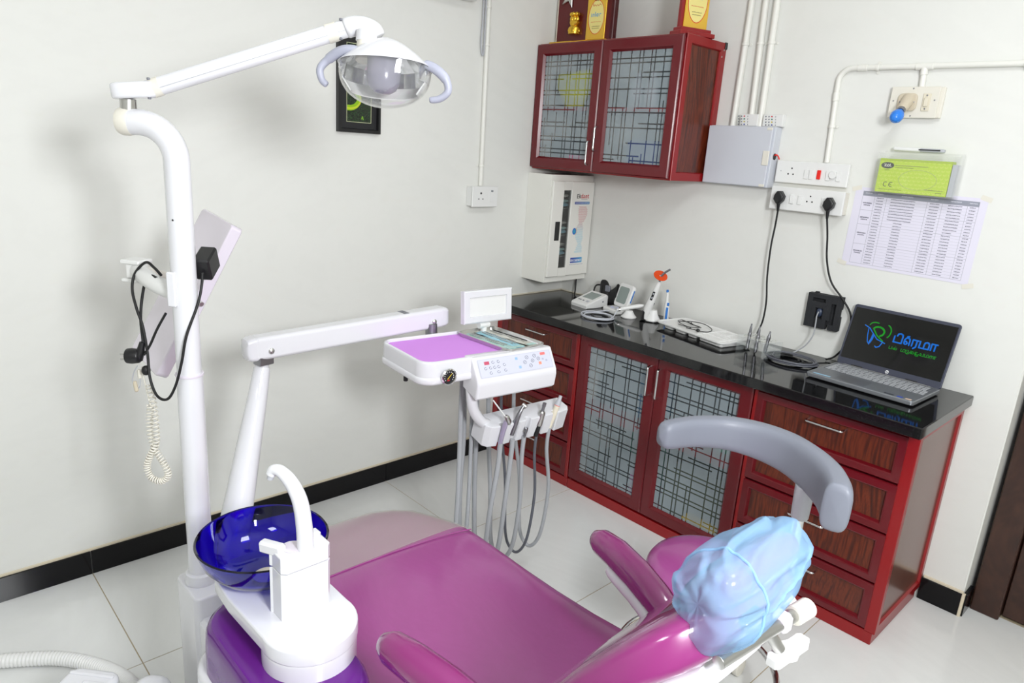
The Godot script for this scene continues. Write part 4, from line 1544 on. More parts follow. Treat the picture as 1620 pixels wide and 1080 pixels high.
	b.lathe([Vector2(0.0100, 0), Vector2(0.0092, 0.012), Vector2(0.0062, 0.024), Vector2(0.0058, 0.034), Vector2(0.003, 0.035)], Vector3(0.978, 0.588, 1.080) + d5 * 0.0955, d5, 18)
	part(b, "tip", M.light_grey, i5)
	# ---- what lies on the tray table
	b = MB.new()
	b.xf = x
	b.slab(rrect(0.256, 0.432, 0.006, 2), 0.8872, 0.8885, 0.0004, 1)
	solo(b, "tray_paper", M.lilac_paper, "bright lilac paper mat lying on the white tray table", "tray paper")
	var sx := x * Transform3D(Basis(Vector3.UP, deg_to_rad(7)), Vector3(0.005, 0.8888, -0.142))
	b = MB.new()
	rings = []
	for p in [[0.0, 0.013], [0.001, 0.0145], [0.004, 0.0145], [0.010, 0.003], [0.010, 0.0022], [0.011, 0.0], [0.004, 0.0], [0.0008, 0.010]]:
		var r := PackedVector3Array()
		for q in rrect(0.262 - 2 * p[0], 0.165 - 2 * p[0], 0.018, 5):
			r.append(sx * Vector3(q.x, p[1], q.y))
		rings.append(r)
	b.loft(rings, true)
	b.xf = sx
	b.slab(rrect(0.245, 0.148, 0.012, 5), 0.0002, 0.0022, 0.0003, 1)
	var st := thing("steel_tray", "shallow steel instrument tray holding sealed pouches on the lilac paper", "tray", sx.origin)
	part(b, "pan", M.steel, st)
	var pz := [0.048, 0.002, -0.045]
	for k in 3:
		var pt := thing("instrument_pouch", ["pale green sterilising pouch at the edge of the steel tray", "light blue sterilising pouch in the middle of the steel tray", "clear sterilising pouch with dark probes at the back of the steel tray"][k], "pouch", sx * Vector3(0, 0.003, pz[k]), "sealed pouches in the steel tray")
		b = MB.new()
		var px := sx * Transform3D(Basis(Vector3.UP, deg_to_rad([3.0, -3.0, 1.0][k])), Vector3(0.0, 0.0025, pz[k]))
		rings = []
		for i in 13:
			var u := -1.0 + i / 6.0
			var r := PackedVector3Array()
			for j in 16:
				var a := TAU * j / 16
				r.append(px * Vector3(u * 0.108, 0.0035 + sin(a) * 0.0034 * (1.0 - 0.75 * pow(absf(u), 3)) + 0.0016 * sin(u * 9 + j) , cos(a) * 0.019))
			rings.append(r)
		b.loft(rings)
		part(b, "wrap", [M.pouch_green, M.pouch_blue, M.pouch_clear][k], pt, 70)
		for q in 2:
			part_tube(pt, "instrument", [px * Vector3(-0.09, 0.0085, -0.006 + q * 0.012), px * Vector3(0.07, 0.0085, -0.009 + q * 0.014)], 0.0018, M.ink_black if k == 2 and q == 0 else M.steel)
		b = MB.new()
		b.xf = px
		b.box(Vector3(0.098, 0.006, 0), Vector3(0.014, 0.0012, 0.034), 0.0)
		part(b, "seal", M.pouch_green, pt)

func panel_print() -> StandardMaterial3D:
	var im := Image.create(640, 150, false, Image.FORMAT_RGBA8)
	im.fill(C8(206, 208, 222))
	stroke(im, [Vector2(3, 3), Vector2(636, 3), Vector2(636, 146), Vector2(3, 146), Vector2(3, 3)], 3, C8(190, 192, 208))
	var dk := C8(92, 96, 120)
	im.fill_rect(Rect2i(52, 22, 42, 26), C8(196, 84, 110))
	for p in [[125, 34], [170, 34], [55, 76], [95, 76], [130, 76], [165, 76], [215, 66], [90, 116], [155, 116], [215, 112]]:
		stroke(im, arc2(Vector2(p[0], p[1]), 10, 10, 0, 300), 3, dk)
	for p in [[420, 36], [490, 32], [395, 74], [465, 70], [520, 60], [440, 108]]:
		stroke(im, arc2(Vector2(p[0], p[1]), 13, 13, 0, 360, 20), 3, dk)
		stroke(im, [Vector2(p[0] - 5, p[1] + 4), Vector2(p[0] + 5, p[1] - 4)], 3, dk)
	for p in [[328, 34], [345, 108]]:
		im.fill_rect(Rect2i(p[0] - 11, p[1] - 11, 22, 22), C8(150, 186, 244))
	im.fill_rect(Rect2i(545, 14, 46, 22), C8(236, 120, 116))
	im.fill_rect(Rect2i(516, 88, 24, 24), C8(244, 150, 124))
	for p in [[560, 70], [590, 84]]:
		im.fill_rect(Rect2i(p[0] - 8, p[1] - 8, 16, 16), C8(176, 178, 200))
	return printed("membrane_print", im, 0.35)

# ---------------------------------------------------------------- stool
func stool() -> void:
	var c := Vector3(1.690, 0, 1.172)
	var t := thing("dental_stool", "round magenta stool with curved grey arm rest on a chrome post", "stool", c)
	var b := MB.new()
	b.lathe([Vector2(0.0, 0.0), Vector2(0.150, 0.0), Vector2(0.164, 0.008), Vector2(0.170, 0.024), Vector2(0.168, 0.042), Vector2(0.158, 0.058), Vector2(0.138, 0.068), Vector2(0.10, 0.074), Vector2(0.05, 0.076), Vector2(0.0, 0.0765)], c + Vector3(0, 0.412, 0), Vector3.UP, 56)
	part(b, "seat", M.magenta_vinyl, t, 60)
	b = MB.new()
	b.lathe([Vector2(0.12, -0.02), Vector2(0.155, -0.012), Vector2(0.168, 0.0), Vector2(0.168, 0.010), Vector2(0.16, 0.012)], c + Vector3(0, 0.402, 0), Vector3.UP, 56)
	part(b, "seat_pan", M.white_plastic, t)
	b = MB.new()
	b.cyl(c + Vector3(0, 0.09, 0), c + Vector3(0, 0.26, 0), 0.028)
	b.cyl(c + Vector3(0, 0.25, 0), c + Vector3(0, 0.40, 0), 0.016)
	part(b, "gas_lift", M.chrome, t)
	b = MB.new()
	var ring: Array = []
	for k in 48:
		var a := TAU * k / 48
		ring.append(c + Vector3(cos(a) * 0.215, 0.17, sin(a) * 0.215))
	b.tube(ring, 0.009, 10, true)
	for k in 3:
		var a := TAU * k / 3 + 0.5
		b.cyl(c + Vector3(cos(a) * 0.02, 0.17, sin(a) * 0.02), c + Vector3(cos(a) * 0.21, 0.17, sin(a) * 0.21), 0.007)
	part(b, "foot_ring", M.chrome, t, 60)
	for k in 5:
		var a := TAU * k / 5 + 0.95
		var d := Vector3(cos(a), 0, sin(a))
		b = MB.new()
		b.tube([c + Vector3(0, 0.105, 0) + d * 0.02, c + Vector3(0, 0.10, 0) + d * 0.10, c + Vector3(0, 0.082, 0) + d * 0.255], [0.022, 0.02, 0.014], 12)
		var lg := part(b, "leg", M.chrome, t, 60)
		b = MB.new()
		var w := Vector3(-d.z, 0, d.x)
		b.cyl(c + d * 0.25 + Vector3(0, 0.028, 0) - w * 0.022, c + d * 0.25 + Vector3(0, 0.028, 0) - w * 0.006, 0.028)
		b.cyl(c + d * 0.25 + Vector3(0, 0.028, 0) + w * 0.006, c + d * 0.25 + Vector3(0, 0.028, 0) + w * 0.022, 0.028)
		part(b, "caster", M.aged_white, lg)
		b = MB.new()
		b.cyl(c + d * 0.25 + Vector3(0, 0.05, 0), c + d * 0.25 + Vector3(0, 0.085, 0), 0.007)
		part(b, "caster_pin", M.black_plastic, lg)
	# post and arm rest
	var p := Vector3(1.821, 0, 0.983)
	b = MB.new()
	b.tube(spline([c + Vector3(0.02, 0.37, -0.02), Vector3(1.79, 0.365, 1.055), Vector3(1.825, 0.39, 1.012), p + Vector3(0, 0.46, 0), p + Vector3(0, 0.58, 0), p + Vector3(0, 0.70, 0)], 6), 0.0145, 18)
	part(b, "post", M.chrome, t, 60)
	b = MB.new()
	b.lathe([Vector2(0.0205, 0), Vector2(0.0225, 0.004), Vector2(0.025, 0.08), Vector2(0.025, 0.094)], p + Vector3(0, 0.612, 0), Vector3.UP, 24)
	part(b, "sleeve", M.light_grey, t)
	b = MB.new()
	var ap := spline([Vector3(1.475, 0.768, 1.165), Vector3(1.487, 0.769, 1.128), Vector3(1.516, 0.770, 1.055), Vector3(1.575, 0.768, 0.978), Vector3(1.655, 0.764, 0.94), Vector3(1.745, 0.760, 0.942), Vector3(1.83, 0.756, 0.983), Vector3(1.895, 0.752, 1.035), Vector3(1.935, 0.747, 1.085), Vector3(1.95, 0.744, 1.115), Vector3(1.954, 0.743, 1.130)], 4)
	var rings: Array = []
	var n := ap.size()
	for i in n:
		var d: Vector3 = (ap[mini(i + 1, n - 1)] - ap[maxi(i - 1, 0)]).normalized()
		var w := d.cross(Vector3.UP).normalized()
		var q := float(i) / (n - 1)
		var e := minf(1.0, minf(i, n - 1 - i) / 4.0)
		e = sqrt(1.0 - pow(1.0 - e, 2.0)) * 0.9 + 0.1
		var hh := lerpf(0.040, 0.062, smoothstep(0.0, 0.75, q)) * e
		var ww := lerpf(0.026, 0.034, q) * e
		var r := PackedVector3Array()
		for k in 24:
			var a := TAU * k / 24
			r.append(ap[i] + w * ww * se(cos(a), 0.6) + Vector3.UP * hh * se(sin(a), 0.6))
		rings.append(r)
	b.loft(rings)
	part(b, "arm_rest", M.grey_plastic, t, 60)

# ---------------------------------------------------------------- things on the walls
func pipe(t: Node3D, pts: Array, r: float, called := "pipe") -> MeshInstance3D:
	return part_tube(t, called, pts, r, M.cabinet_white, 14)

func saddle(t: Node3D, c: Vector3, along: Vector3, out: Vector3, r: float) -> void:
	var b := MB.new()
	var s := along.cross(out).normalized()
	b.lathe([Vector2(r + 0.0012, -0.005), Vector2(r + 0.0024, -0.004), Vector2(r + 0.0024, 0.004), Vector2(r + 0.0012, 0.005)], c, along, 20)
	for k in [-1.0, 1.0]:
		b.xf = Transform3D(Basis(), Vector3.ZERO)
		b.cyl(c + s * k * (r + 0.006) - out * r * 0.98, c + s * k * (r + 0.006) - out * (r * 0.98 - 0.003), 0.006, -1.0, 12)
	part(b, "saddle_clip", M.cabinet_white, t)

func wall_things() -> void:
	var b: MB
	var t: Node3D
	# framed picture on the plain wall
	var WA := Transform3D(Basis(Vector3.UP, PI / 2), Vector3.ZERO)   # local x to the right along that wall, z into the room
	t = thing("picture_frame", "black framed picture of green leaves hung behind the operating light", "picture", Vector3(0, 1.53, 1.243))
	b = MB.new()
	b.xf = WA
	b.ring(-1.336, -1.150, 1.528, 1.886, [Vector2(0, 0), Vector2(0, 0.018), Vector2(0.003, 0.021), Vector2(0.012, 0.021), Vector2(0.015, 0.012), Vector2(0.015, 0.0)])
	part(b, "frame", M.black_plastic, t)
	b = MB.new()
	b.xf = WA
	b.bx(-1.324, -1.162, 1.54, 1.874, 0.003, 0.009, 0.0)
	part(b, "mount", M.ink_black, t)
	b = MB.new()
	b.xf = WA
	b.ring(-1.297, -1.189, 1.566, 1.848, [Vector2(0, 0.009), Vector2(0, 0.0102), Vector2(0.0016, 0.0102), Vector2(0.0016, 0.009)])
	part(b, "inner_line", mat("slip_cream", C8(206, 210, 168), 0.5), t)
	sheet("print", leaf_print(), t, Vector3(0.0096, 1.707, 1.243), Vector3(0, 0, -0.052), Vector3(0, 0.139, 0))
	# conduit and socket on the plain wall
	t = thing("wall_conduit", "white vertical conduit dropping to the socket on the plain wall", "conduit", Vector3(0.012, 1.335, 0.618))
	pipe(t, [Vector3(0.011, 1.336, 0.612), Vector3(0.011, 2.0, 0.618), Vector3(0.011, RH, 0.626)], 0.0105)
	saddle(t, Vector3(0.011, 1.425, 0.613), Vector3.UP, Vector3.RIGHT, 0.0105)
	saddle(t, Vector3(0.011, 1.93, 0.6175), Vector3.UP, Vector3.RIGHT, 0.0105)
	saddle(t, Vector3(0.011, 2.08, 0.619), Vector3.UP, Vector3.RIGHT, 0.0105)
	b = MB.new()
	b.tube(spline([Vector3(0.010, 2.30, 0.652), Vector3(0.012, 2.05, 0.648), Vector3(0.012, 1.95, 0.652), Vector3(0.012, 1.895, 0.645), Vector3(0.013, 1.89, 0.638), Vector3(0.012, 1.95, 0.634), Vector3(0.010, 2.3, 0.636)], 6), 0.0035, 8)
	solo(b, "cable_loop", M.light_grey, "thin grey cable doubled back beside the conduit on the plain wall", "cable", "", 70)
	t = thing("wall_socket", "white boxed wall socket at the foot of the conduit", "socket", Vector3(0, 1.245, 0.612))
	b = MB.new()
	b.bx(0.0, 0.038, 1.247, 1.333, 0.540, 0.684, 0.003)
	part(b, "back_box", M.white_plastic, t)
	b = MB.new()
	b.bx(0.038, 0.048, 1.244, 1.336, 0.537, 0.687, 0.003)
	var fp := part(b, "face_plate", M.white_plastic, t)
	var k := 0
	for h in [[1.305, 0.638, 0.008], [1.280, 0.650, 0.005], [1.280, 0.626, 0.005]]:
		b = MB.new()
		b.cyl(Vector3(0.0478, h[0], h[1]), Vector3(0.0488, h[0], h[1]), h[2] * 0.62, -1.0, 14)
		part(b, "socket_hole", M.ink_black, fp)
	b = MB.new()
	b.bx(0.048, 0.051, 1.268, 1.312, 0.563, 0.585, 0.001)
	part(b, "switch", M.white_plastic, fp)
	for y in [1.314, 1.292]:
		b = MB.new()
		b.bx(0.048, 0.0506, y - 0.005, y + 0.005, 0.567, 0.579, 0.0004)
		part(b, "usb_port", M.ink_grey, fp)
	# air conditioner high on the plain wall, only its lower edge in view
	t = thing("air_conditioner", "white air conditioner with grey underside high on the plain wall", "air conditioner", Vector3(0, 2.065, 1.3))
	b = MB.new()
	extr(b, Transform3D(), [Vector2(0.001, 2.085), Vector2(0.07, 2.078), Vector2(0.19, 2.13), Vector2(0.215, 2.18), Vector2(0.205, 2.36), Vector2(0.17, 2.38), Vector2(0.001, 2.38)], 0.735, 1.60, 0.006)
	part(b, "case", M.white_plastic, t, 30)
	b = MB.new()
	extr(b, Transform3D(), [Vector2(0.08, 2.079), Vector2(0.17, 2.117), Vector2(0.168, 2.121), Vector2(0.078, 2.083)], 0.78, 1.55, 0.001)
	part(b, "louvre", M.ink_grey, t, 30)
	# ---- cabinet wall: conduits
	for q in 3:
		var px: float = [0.887, 0.966, 1.007][q]
		t = thing("wall_conduit", ["white conduit rising from the grey fuse box, next to the wall cabinet", "middle one of three white conduits above the grey fuse box", "white conduit above the fuse box, farthest from the wall cabinet"][q], "conduit", Vector3(px, 1.66, 0.0125), "three conduits above the fuse box")
		pipe(t, [Vector3(px, 1.656, 0.0125), Vector3(px + (0.006 if q == 0 else -0.012 if q == 1 else -0.006), 2.1, 0.0125), Vector3(px + (0.01 if q == 0 else -0.02 if q == 1 else -0.01), RH, 0.0125)], 0.0125)
		saddle(t, Vector3(px + (0.0045 if q == 0 else -0.0085 if q == 1 else -0.004), 1.97, 0.0125), Vector3.UP, Vector3(0, 0, 1), 0.0125)
	t = thing("wall_conduit", "long white conduit running along the wall above the blue bulb to the switches", "conduit", Vector3(1.6, 1.86, 0.0105))
	var pp: Array = [Vector3(1.300, 1.535, 0.0105), Vector3(1.296, 1.65, 0.0105), Vector3(1.290, 1.79, 0.0105)]
	for a in 9:
		var an := PI / 2 * a / 8
		pp.append(Vector3(1.335 - 0.046 * cos(an), 1.822 + 0.046 * sin(an), 0.0105))
	pp.append(Vector3(2.058, 1.866, 0.0105))
	pipe(t, pp, 0.0095)
	pipe(t, [Vector3(1.572, 1.866, 0.0105), Vector3(1.576, 1.80, 0.0105)], 0.0095, "branch_pipe")
	b = MB.new()
	b.cyl(Vector3(1.545, 1.8665, 0.0105), Vector3(1.60, 1.8665, 0.0105), 0.0115)
	b.cyl(Vector3(1.572, 1.862, 0.0105), Vector3(1.574, 1.838, 0.0105), 0.0115)
	part(b, "tee", M.cabinet_white, t)
	b = MB.new()
	b.cyl(Vector3(1.292, 1.755, 0.0105), Vector3(1.290, 1.785, 0.0105), 0.0115)
	part(b, "coupling", M.cabinet_white, t)
	b = MB.new()
	b.cyl(Vector3(1.352, 1.868, 0.0105), Vector3(1.385, 1.868, 0.0105), 0.0115)
	part(b, "coupling", M.cabinet_white, t)
	saddle(t, Vector3(1.296, 1.665, 0.0105), Vector3.UP, Vector3(0, 0, 1), 0.0095)
	saddle(t, Vector3(1.42, 1.8677, 0.0105), Vector3.RIGHT, Vector3(0, 0, 1), 0.0095)
	saddle(t, Vector3(1.86, 1.8665, 0.0105), Vector3.RIGHT, Vector3(0, 0, 1), 0.0095)
	# fuse box and terminal blocks
	t = thing("fuse_box", "pale grey fuse box on the wall beside the red wall cabinet", "fuse box", Vector3(0.95, 1.423, 0.03))
	b = MB.new()
	b.bx(0.812, 1.098, 1.424, 1.657, 0.0, 0.052, 0.002)
	part(b, "case", M.box_grey, t)
	b = MB.new()
	b.bx(0.808, 1.090, 1.426, 1.655, 0.052, 0.062, 0.003)
	var lid := part(b, "lid", M.box_grey, t)
	b = MB.new()
	b.bx(1.066, 1.092, 1.51, 1.565, 0.060, 0.066, 0.004)
	part(b, "latch", M.aged_white, lid)
	for y in [1.648, 1.432]:
		b = MB.new()
		b.bx(1.068, 1.09, y - 0.005, y + 0.005, 0.060, 0.064, 0.001)
		part(b, "lid_tape", M.aged_white, lid)
	b = MB.new()
	b.cyl(Vector3(1.0975, 1.545, 0.028), Vector3(1.0985, 1.545, 0.028), 0.013)
	part(b, "cable_hole", M.ink_black, t)
	part_tube(t, "wire", spline([Vector3(1.096, 1.548, 0.03), Vector3(1.104, 1.553, 0.028), Vector3(1.110, 1.547, 0.022), Vector3(1.113, 1.536, 0.016)], 5), 0.0026, M.red_switch)
	for q in 2:
		var x0: float = [0.925, 1.024][q]
		var x1: float = [1.002, 1.108][q]
		t = thing("terminal_block", ["small white terminal block with coloured dots behind the conduits", "white terminal block with four coloured dots on the fuse box corner"][q], "terminal block", Vector3((x0 + x1) / 2, 1.658, 0.01), "terminal blocks above the fuse box")
		b = MB.new()
		b.bx(x0, x1, 1.6585, 1.704, 0.0, 0.028, 0.002)
		part(b, "body", M.white_plastic, t)
		for j in 4:
			b = MB.new()
			var cx: float = x0 + (0.016 if q == 0 else 0.036) + j * 0.0015
			b.cyl(Vector3(cx, 1.696 - j * 0.0105, 0.0275), Vector3(cx, 1.696 - j * 0.0105, 0.0292), 0.0028, -1.0, 10)
			part(b, "dot", [M.red_switch, mat("dot_green", C8(30, 140, 110), 0.4), mat("dot_yellow", C8(222, 200, 40), 0.4), M.ink_blue][j], t)
			for i in 4:
				b = MB.new()
				b.bx(cx - 0.026 + i * 0.013 + (0.002 if i > 1 else -0.001), cx - 0.022 + i * 0.013, 1.693 - j * 0.0105, 1.698 - j * 0.0105, 0.0275, 0.0288, 0.0)
				part(b, "screw_slot", M.ink_grey, t)
	# switch boards
	t = thing("switch_board", "upper white switch board with red rocker switch and dimmer knob", "switch board", Vector3(1.25, 1.449, 0.01), "white switch boards on the cabinet wall")
	b = MB.new()
	b.bx(1.108, 1.392, 1.449, 1.534, 0.004, 0.020, 0.003)
	part(b, "plate", M.white_plastic, t)
	b = MB.new()
	b.bx(1.112, 1.388, 1.451, 1.530, 0.0, 0.006, 0.0)
	part(b, "back_box", M.beige_plastic, t)
	b = MB.new()
	b.bx(1.276, 1.290, 1.472, 1.506, 0.020, 0.026, 0.002)
	part(b, "red_rocker", M.red_switch, t, 40, "red rocker switch")
	b = MB.new()
	b.cyl(Vector3(1.337, 1.492, 0.020), Vector3(1.337, 1.492, 0.031), 0.014)
	part(b, "dimmer_knob", M.white_plastic, t)
	for x in [1.234, 1.254, 1.318, 1.358]:
		b = MB.new()
		b.bx(x - 0.008, x + 0.008, 1.470, 1.505, 0.020, 0.0245, 0.002)
		part(b, "rocker", M.white_plastic, t)
	for h in [[1.173, 1.506], [1.161, 1.484], [1.181, 1.484]]:
		b = MB.new()
		b.cyl(Vector3(h[0], h[1], 0.0196), Vector3(h[0], h[1], 0.0204), 0.0032, -1.0, 12)
		part(b, "socket_hole", M.ink_black, t)
	b = MB.new()
	b.cyl(Vector3(1.130, 1.494, 0.0196), Vector3(1.130, 1.494, 0.0206), 0.0018, -1.0, 10)
	part(b, "indicator", M.ink_grey, t)
	t = thing("switch_board", "lower white switch board with two black plugs pushed in", "switch board", Vector3(1.26, 1.347, 0.025), "white switch boards on the cabinet wall")
	b = MB.new()
	b.bx(1.122, 1.402, 1.350, 1.432, 0.0, 0.040, 0.002)
	part(b, "back_box", M.aged_white, t)
	b = MB.new()
	b.bx(1.118, 1.405, 1.347, 1.435, 0.040, 0.050, 0.003)
	part(b, "plate", M.white_plastic, t)
	for x in [1.208, 1.240, 1.332]:
		b = MB.new()
		b.bx(x - 0.008, x + 0.008, 1.374, 1.408, 0.050, 0.0545, 0.002)
		part(b, "rocker", M.white_plastic, t)
	for h in [[1.279, 1.408], [1.268, 1.388], [1.288, 1.388]]:
		b = MB.new()
		b.cyl(Vector3(h[0], h[1], 0.0496), Vector3(h[0], h[1], 0.0504), 0.003, -1.0, 12)
		part(b, "socket_hole", M.ink_black, t)
	# plugs with their leads
	for q in 2:
		var px: float = [1.164, 1.360][q]
		var py: float = [1.392, 1.385][q]
		t = thing("power_plug", ["black plug and lead beside the dimmed socket, lead falling to the bur rack", "black plug whose lead runs down behind the laptop"][q], "plug", Vector3(px, 1.36, 0.06), "black plugs in the lower switch board")
		b = MB.new()
		b.xf = Transform3D(Basis(Vector3(0, 0, 1), 0.0), Vector3(px, py, 0.0505))
		extr(b, b.xf, [Vector2(-0.008, 0.026), Vector2(0.006, 0.027), Vector2(0.021, 0.008), Vector2(0.018, -0.010), Vector2(0.005, -0.023), Vector2(-0.006, -0.023), Vector2(-0.020, -0.006), Vector2(-0.018, 0.010)], 0.0, 0.030, 0.007)
		b.xf = Transform3D()
		b.cyl(Vector3(px, py - 0.018, 0.066), Vector3(px, py - 0.052, 0.060), 0.0075, 0.0045, 14)
		part(b, "plug_body", M.black_plastic, t)
		var lead: Array
		if q == 0:
			lead = [Vector3(px, py - 0.05, 0.060), Vector3(1.158, 1.28, 0.05), Vector3(1.152, 1.20, 0.045), Vector3(1.157, 1.08, 0.045), Vector3(1.172, 0.98, 0.048), Vector3(1.172, 0.90, 0.05), Vector3(1.158, 0.845, 0.05), Vector3(1.15, 0.81, 0.045), Vector3(1.14, 0.804, 0.04)]
		else:
			lead = [Vector3(px, py - 0.05, 0.060), Vector3(1.370, 1.27, 0.052), Vector3(1.382, 1.18, 0.045), Vector3(1.412, 1.10, 0.04), Vector3(1.465, 1.04, 0.03), Vector3(1.50, 0.98, 0.02), Vector3(1.50, 0.88, 0.018), Vector3(1.47, 0.82, 0.02), Vector3(1.45, 0.806, 0.05)]
		part_tube(t, "lead", spline(lead, 7), 0.0036, M.black_rubber, 10)
	# bulb on its wooden-edged plate
	t = thing("bulb_holder", "aged white switch plate with angled bulb holder and small blue bulb", "lamp holder", Vector3(1.567, 1.70, 0.01))
	b = MB.new()
	b.bx(1.492, 1.652, 1.700, 1.800, 0.0, 0.016, 0.003)
	part(b, "back_box", M.aged_white, t)
	b = MB.new()
	b.bx(1.486, 1.640, 1.699, 1.801, 0.016, 0.024, 0.003)
	part(b, "plate", M.aged_white, t)
	for h in [[1.498, 1.755], [1.628, 1.757], [1.556, 1.795], [1.562, 1.706]]:
		b = MB.new()
		b.ball(Vector3(h[0], h[1], 0.0245), Vector3(0.0026, 0.0026, 0.0014), 10)
		part(b, "screw", M.brushed_dark, t)
	b = MB.new()
	b.xf = Transform3D(Basis(), Vector3(1.545, 1.750, 0.024))
	var ro := PackedVector2Array()
	for q in rrect(0.062, 0.058, 0.016, 5):
		ro.append(q)
	b.xf = Transform3D(Basis(Vector3(1, 0, 0), PI / 2), Vector3(1.545, 1.750, 0.024))
	b.slab(ro, 0.0, 0.009, 0.003)
	var hb := part(b, "holder_base", M.beige_plastic, t)
	for dx in [-0.022, 0.022]:
		b = MB.new()
		b.ball(Vector3(1.545 + dx, 1.750, 0.0335), Vector3(0.003, 0.003, 0.0016), 10)
		part(b, "screw", M.brushed_dark, hb)
	b = MB.new()
	var d := Vector3(-0.02, -0.64, 0.76).normalized()
	b.lathe([Vector2(0.0225, -0.006), Vector2(0.021, 0.01), Vector2(0.0175, 0.03), Vector2(0.0165, 0.05), Vector2(0.015, 0.054)], Vector3(1.547, 1.758, 0.026), d, 24)
	part(b, "holder_barrel", M.beige_plastic, t)
	b = MB.new()
	b.lathe([Vector2(0.013, 0.0), Vector2(0.0135, 0.004), Vector2(0.0125, 0.012)], Vector3(1.547, 1.758, 0.026) + d * 0.052, d, 20)
	part(b, "bulb_cap", M.brushed_dark, t)
	b = MB.new()
	b.lathe([Vector2(0.009, 0.0), Vector2(0.0115, 0.005), Vector2(0.0185, 0.016), Vector2(0.0215, 0.028), Vector2(0.0195, 0.041), Vector2(0.012, 0.051), Vector2(0.0, 0.0545)], Vector3(1.547, 1.758, 0.026) + d * 0.062, d, 28)
	part(b, "bulb_glass", M.bulb_blue, t, 60)
	b = MB.new()
	b.bx(1.592, 1.616, 1.722, 1.778, 0.024, 0.028, 0.002)
	var sw := part(b, "switch_base", M.cream_plastic, t)
	b = MB.new()
	b.bx(1.598, 1.611, 1.736, 1.764, 0.028, 0.034, 0.002)
	part(b, "switch_toggle", M.cream_plastic, sw)
	for y in [1.772, 1.729]:
		b = MB.new()
		b.ball(Vector3(1.604, y, 0.0285), Vector3(0.003, 0.003, 0.0015), 10)
		part(b, "screw", M.brushed_dark, sw)
	# clear case with the green leaflet box, pen on top
	t = thing("acrylic_holder", "clear acrylic wall case holding a lime green box", "acrylic case", Vector3(1.62, 1.443, 0.03))
	var W := [[1.494, 1.756, 1.443, 1.447, 0.0, 0.052, "base"], [1.494, 1.498, 1.447, 1.582, 0.0, 0.052, "side_wall"], [1.752, 1.756, 1.447, 1.582, 0.0, 0.052, "side_wall"], [1.498, 1.752, 1.447, 1.578, 0.048, 0.052, "front_wall"], [1.498, 1.752, 1.447, 1.588, 0.0, 0.003, "back_wall"]]
	for w in W:
		b = MB.new()
		b.bx(w[0], w[1], w[2], w[3], w[4], w[5], 0.0006)
		part(b, w[6], M.clear_acrylic, t)
	t = thing("glove_box", "lime green printed glove carton in the clear wall case", "carton", Vector3(1.613, 1.4475, 0.025))
	b = MB.new()
	b.bx(1.502, 1.730, 1.4475, 1.562, 0.006, 0.044, 0.001)
	part(b, "carton", mat("lime_card", C8(176, 200, 20), 0.5), t)
	sheet("printed_front", lime_print(), t, Vector3(1.616, 1.50475, 0.0441), Vector3(0.1135, 0, 0), Vector3(0, 0.0565, 0))
	b = MB.new()
	b.bx(1.7315, 1.748, 1.4475, 1.553, 0.010, 0.044, 0.001)
	solo(b, "folded_leaflet", M.light_grey, "grey folded leaflet beside the lime carton in the clear case", "leaflet")
	t = thing("marker_pen", "white marker pen with black clip lying on the clear wall case", "pen", Vector3(1.613, 1.589, 0.028))
	b = MB.new()
	b.lathe([Vector2(0.004, 0), Vector2(0.0068, 0.003), Vector2(0.0072, 0.02), Vector2(0.0072, 0.084), Vector2(0.0062, 0.086)], Vector3(1.533, 1.5957, 0.028), Vector3(1, -0.01, 0), 16)
	part(b, "barrel", M.white_plastic, t)
	b = MB.new()
	b.lathe([Vector2(0.0068, 0), Vector2(0.0070, 0.002), Vector2(0.0066, 0.07), Vector2(0.005, 0.076)], Vector3(1.619, 1.5948, 0.028), Vector3(1, -0.01, 0), 16)
	part(b, "pen_cap", M.light_grey, t)
	b = MB.new()
	b.bx(1.615, 1.682, 1.594, 1.598, 0.034, 0.0372, 0.001)
	part(b, "clip", M.ink_black, t)
	# wall chart taped up
	t = thing("wall_chart", "white printed dosage table taped to the wall under the acrylic case", "chart", Vector3(1.63, 1.165, 0.0))
	var cm := chart_print()
	b = MB.new()
	b.xf = Transform3D(Basis(Vector3(0, 0, 1), -0.012), Vector3(1.6325, 1.312, 0.0))
	b.box(Vector3(0, 0, 0.0006), Vector3(0.425, 0.286, 0.0008), 0.0)
	part(b, "paper", mat("paper_white", C8(226, 222, 236), 0.8), t)
	sheet("print", cm, t, Vector3(1.6325, 1.312, 0.0009), Vector3(cos(0.012), -sin(0.012), 0) * 0.2125, Vector3(sin(0.012), cos(0.012), 0) * 0.143)
	for h in [[1.425, 1.452, 0.7], [1.84, 1.452, -0.7], [1.42, 1.178, -0.7], [1.845, 1.163, 0.7]]:
		b = MB.new()
		b.xf = Transform3D(Basis(Vector3(0, 0, 1), h[2] * 0.4), Vector3(h[0], h[1], 0.0014))
		b.box(Vector3.ZERO, Vector3(0.034, 0.016, 0.0004), 0.0)
		part(b, "tape", M.aged_white, t)
	# foam block with a cut-out that holds a sensor
	t = thing("foam_holder", "black foam block with cut-outs stuck to the wall, holding a sensor", "foam block", Vector3(1.395, 0.915, 0.016))
	var fo := [Vector2(1.330, 1.046), Vector2(1.346, 1.0465), Vector2(1.348, 1.052), Vector2(1.360, 1.052), Vector2(1.362, 1.047), Vector2(1.460, 1.048), Vector2(1.460, 1.0), Vector2(1.452, 0.996), Vector2(1.452, 0.974), Vector2(1.460, 0.970), Vector2(1.460, 0.916), Vector2(1.420, 0.915), Vector2(1.418, 0.928), Vector2(1.412, 0.928), Vector2(1.410, 0.914), Vector2(1.330, 0.914), Vector2(1.330, 0.955), Vector2(1.340, 0.960), Vector2(1.340, 0.985), Vector2(1.330, 0.99)]
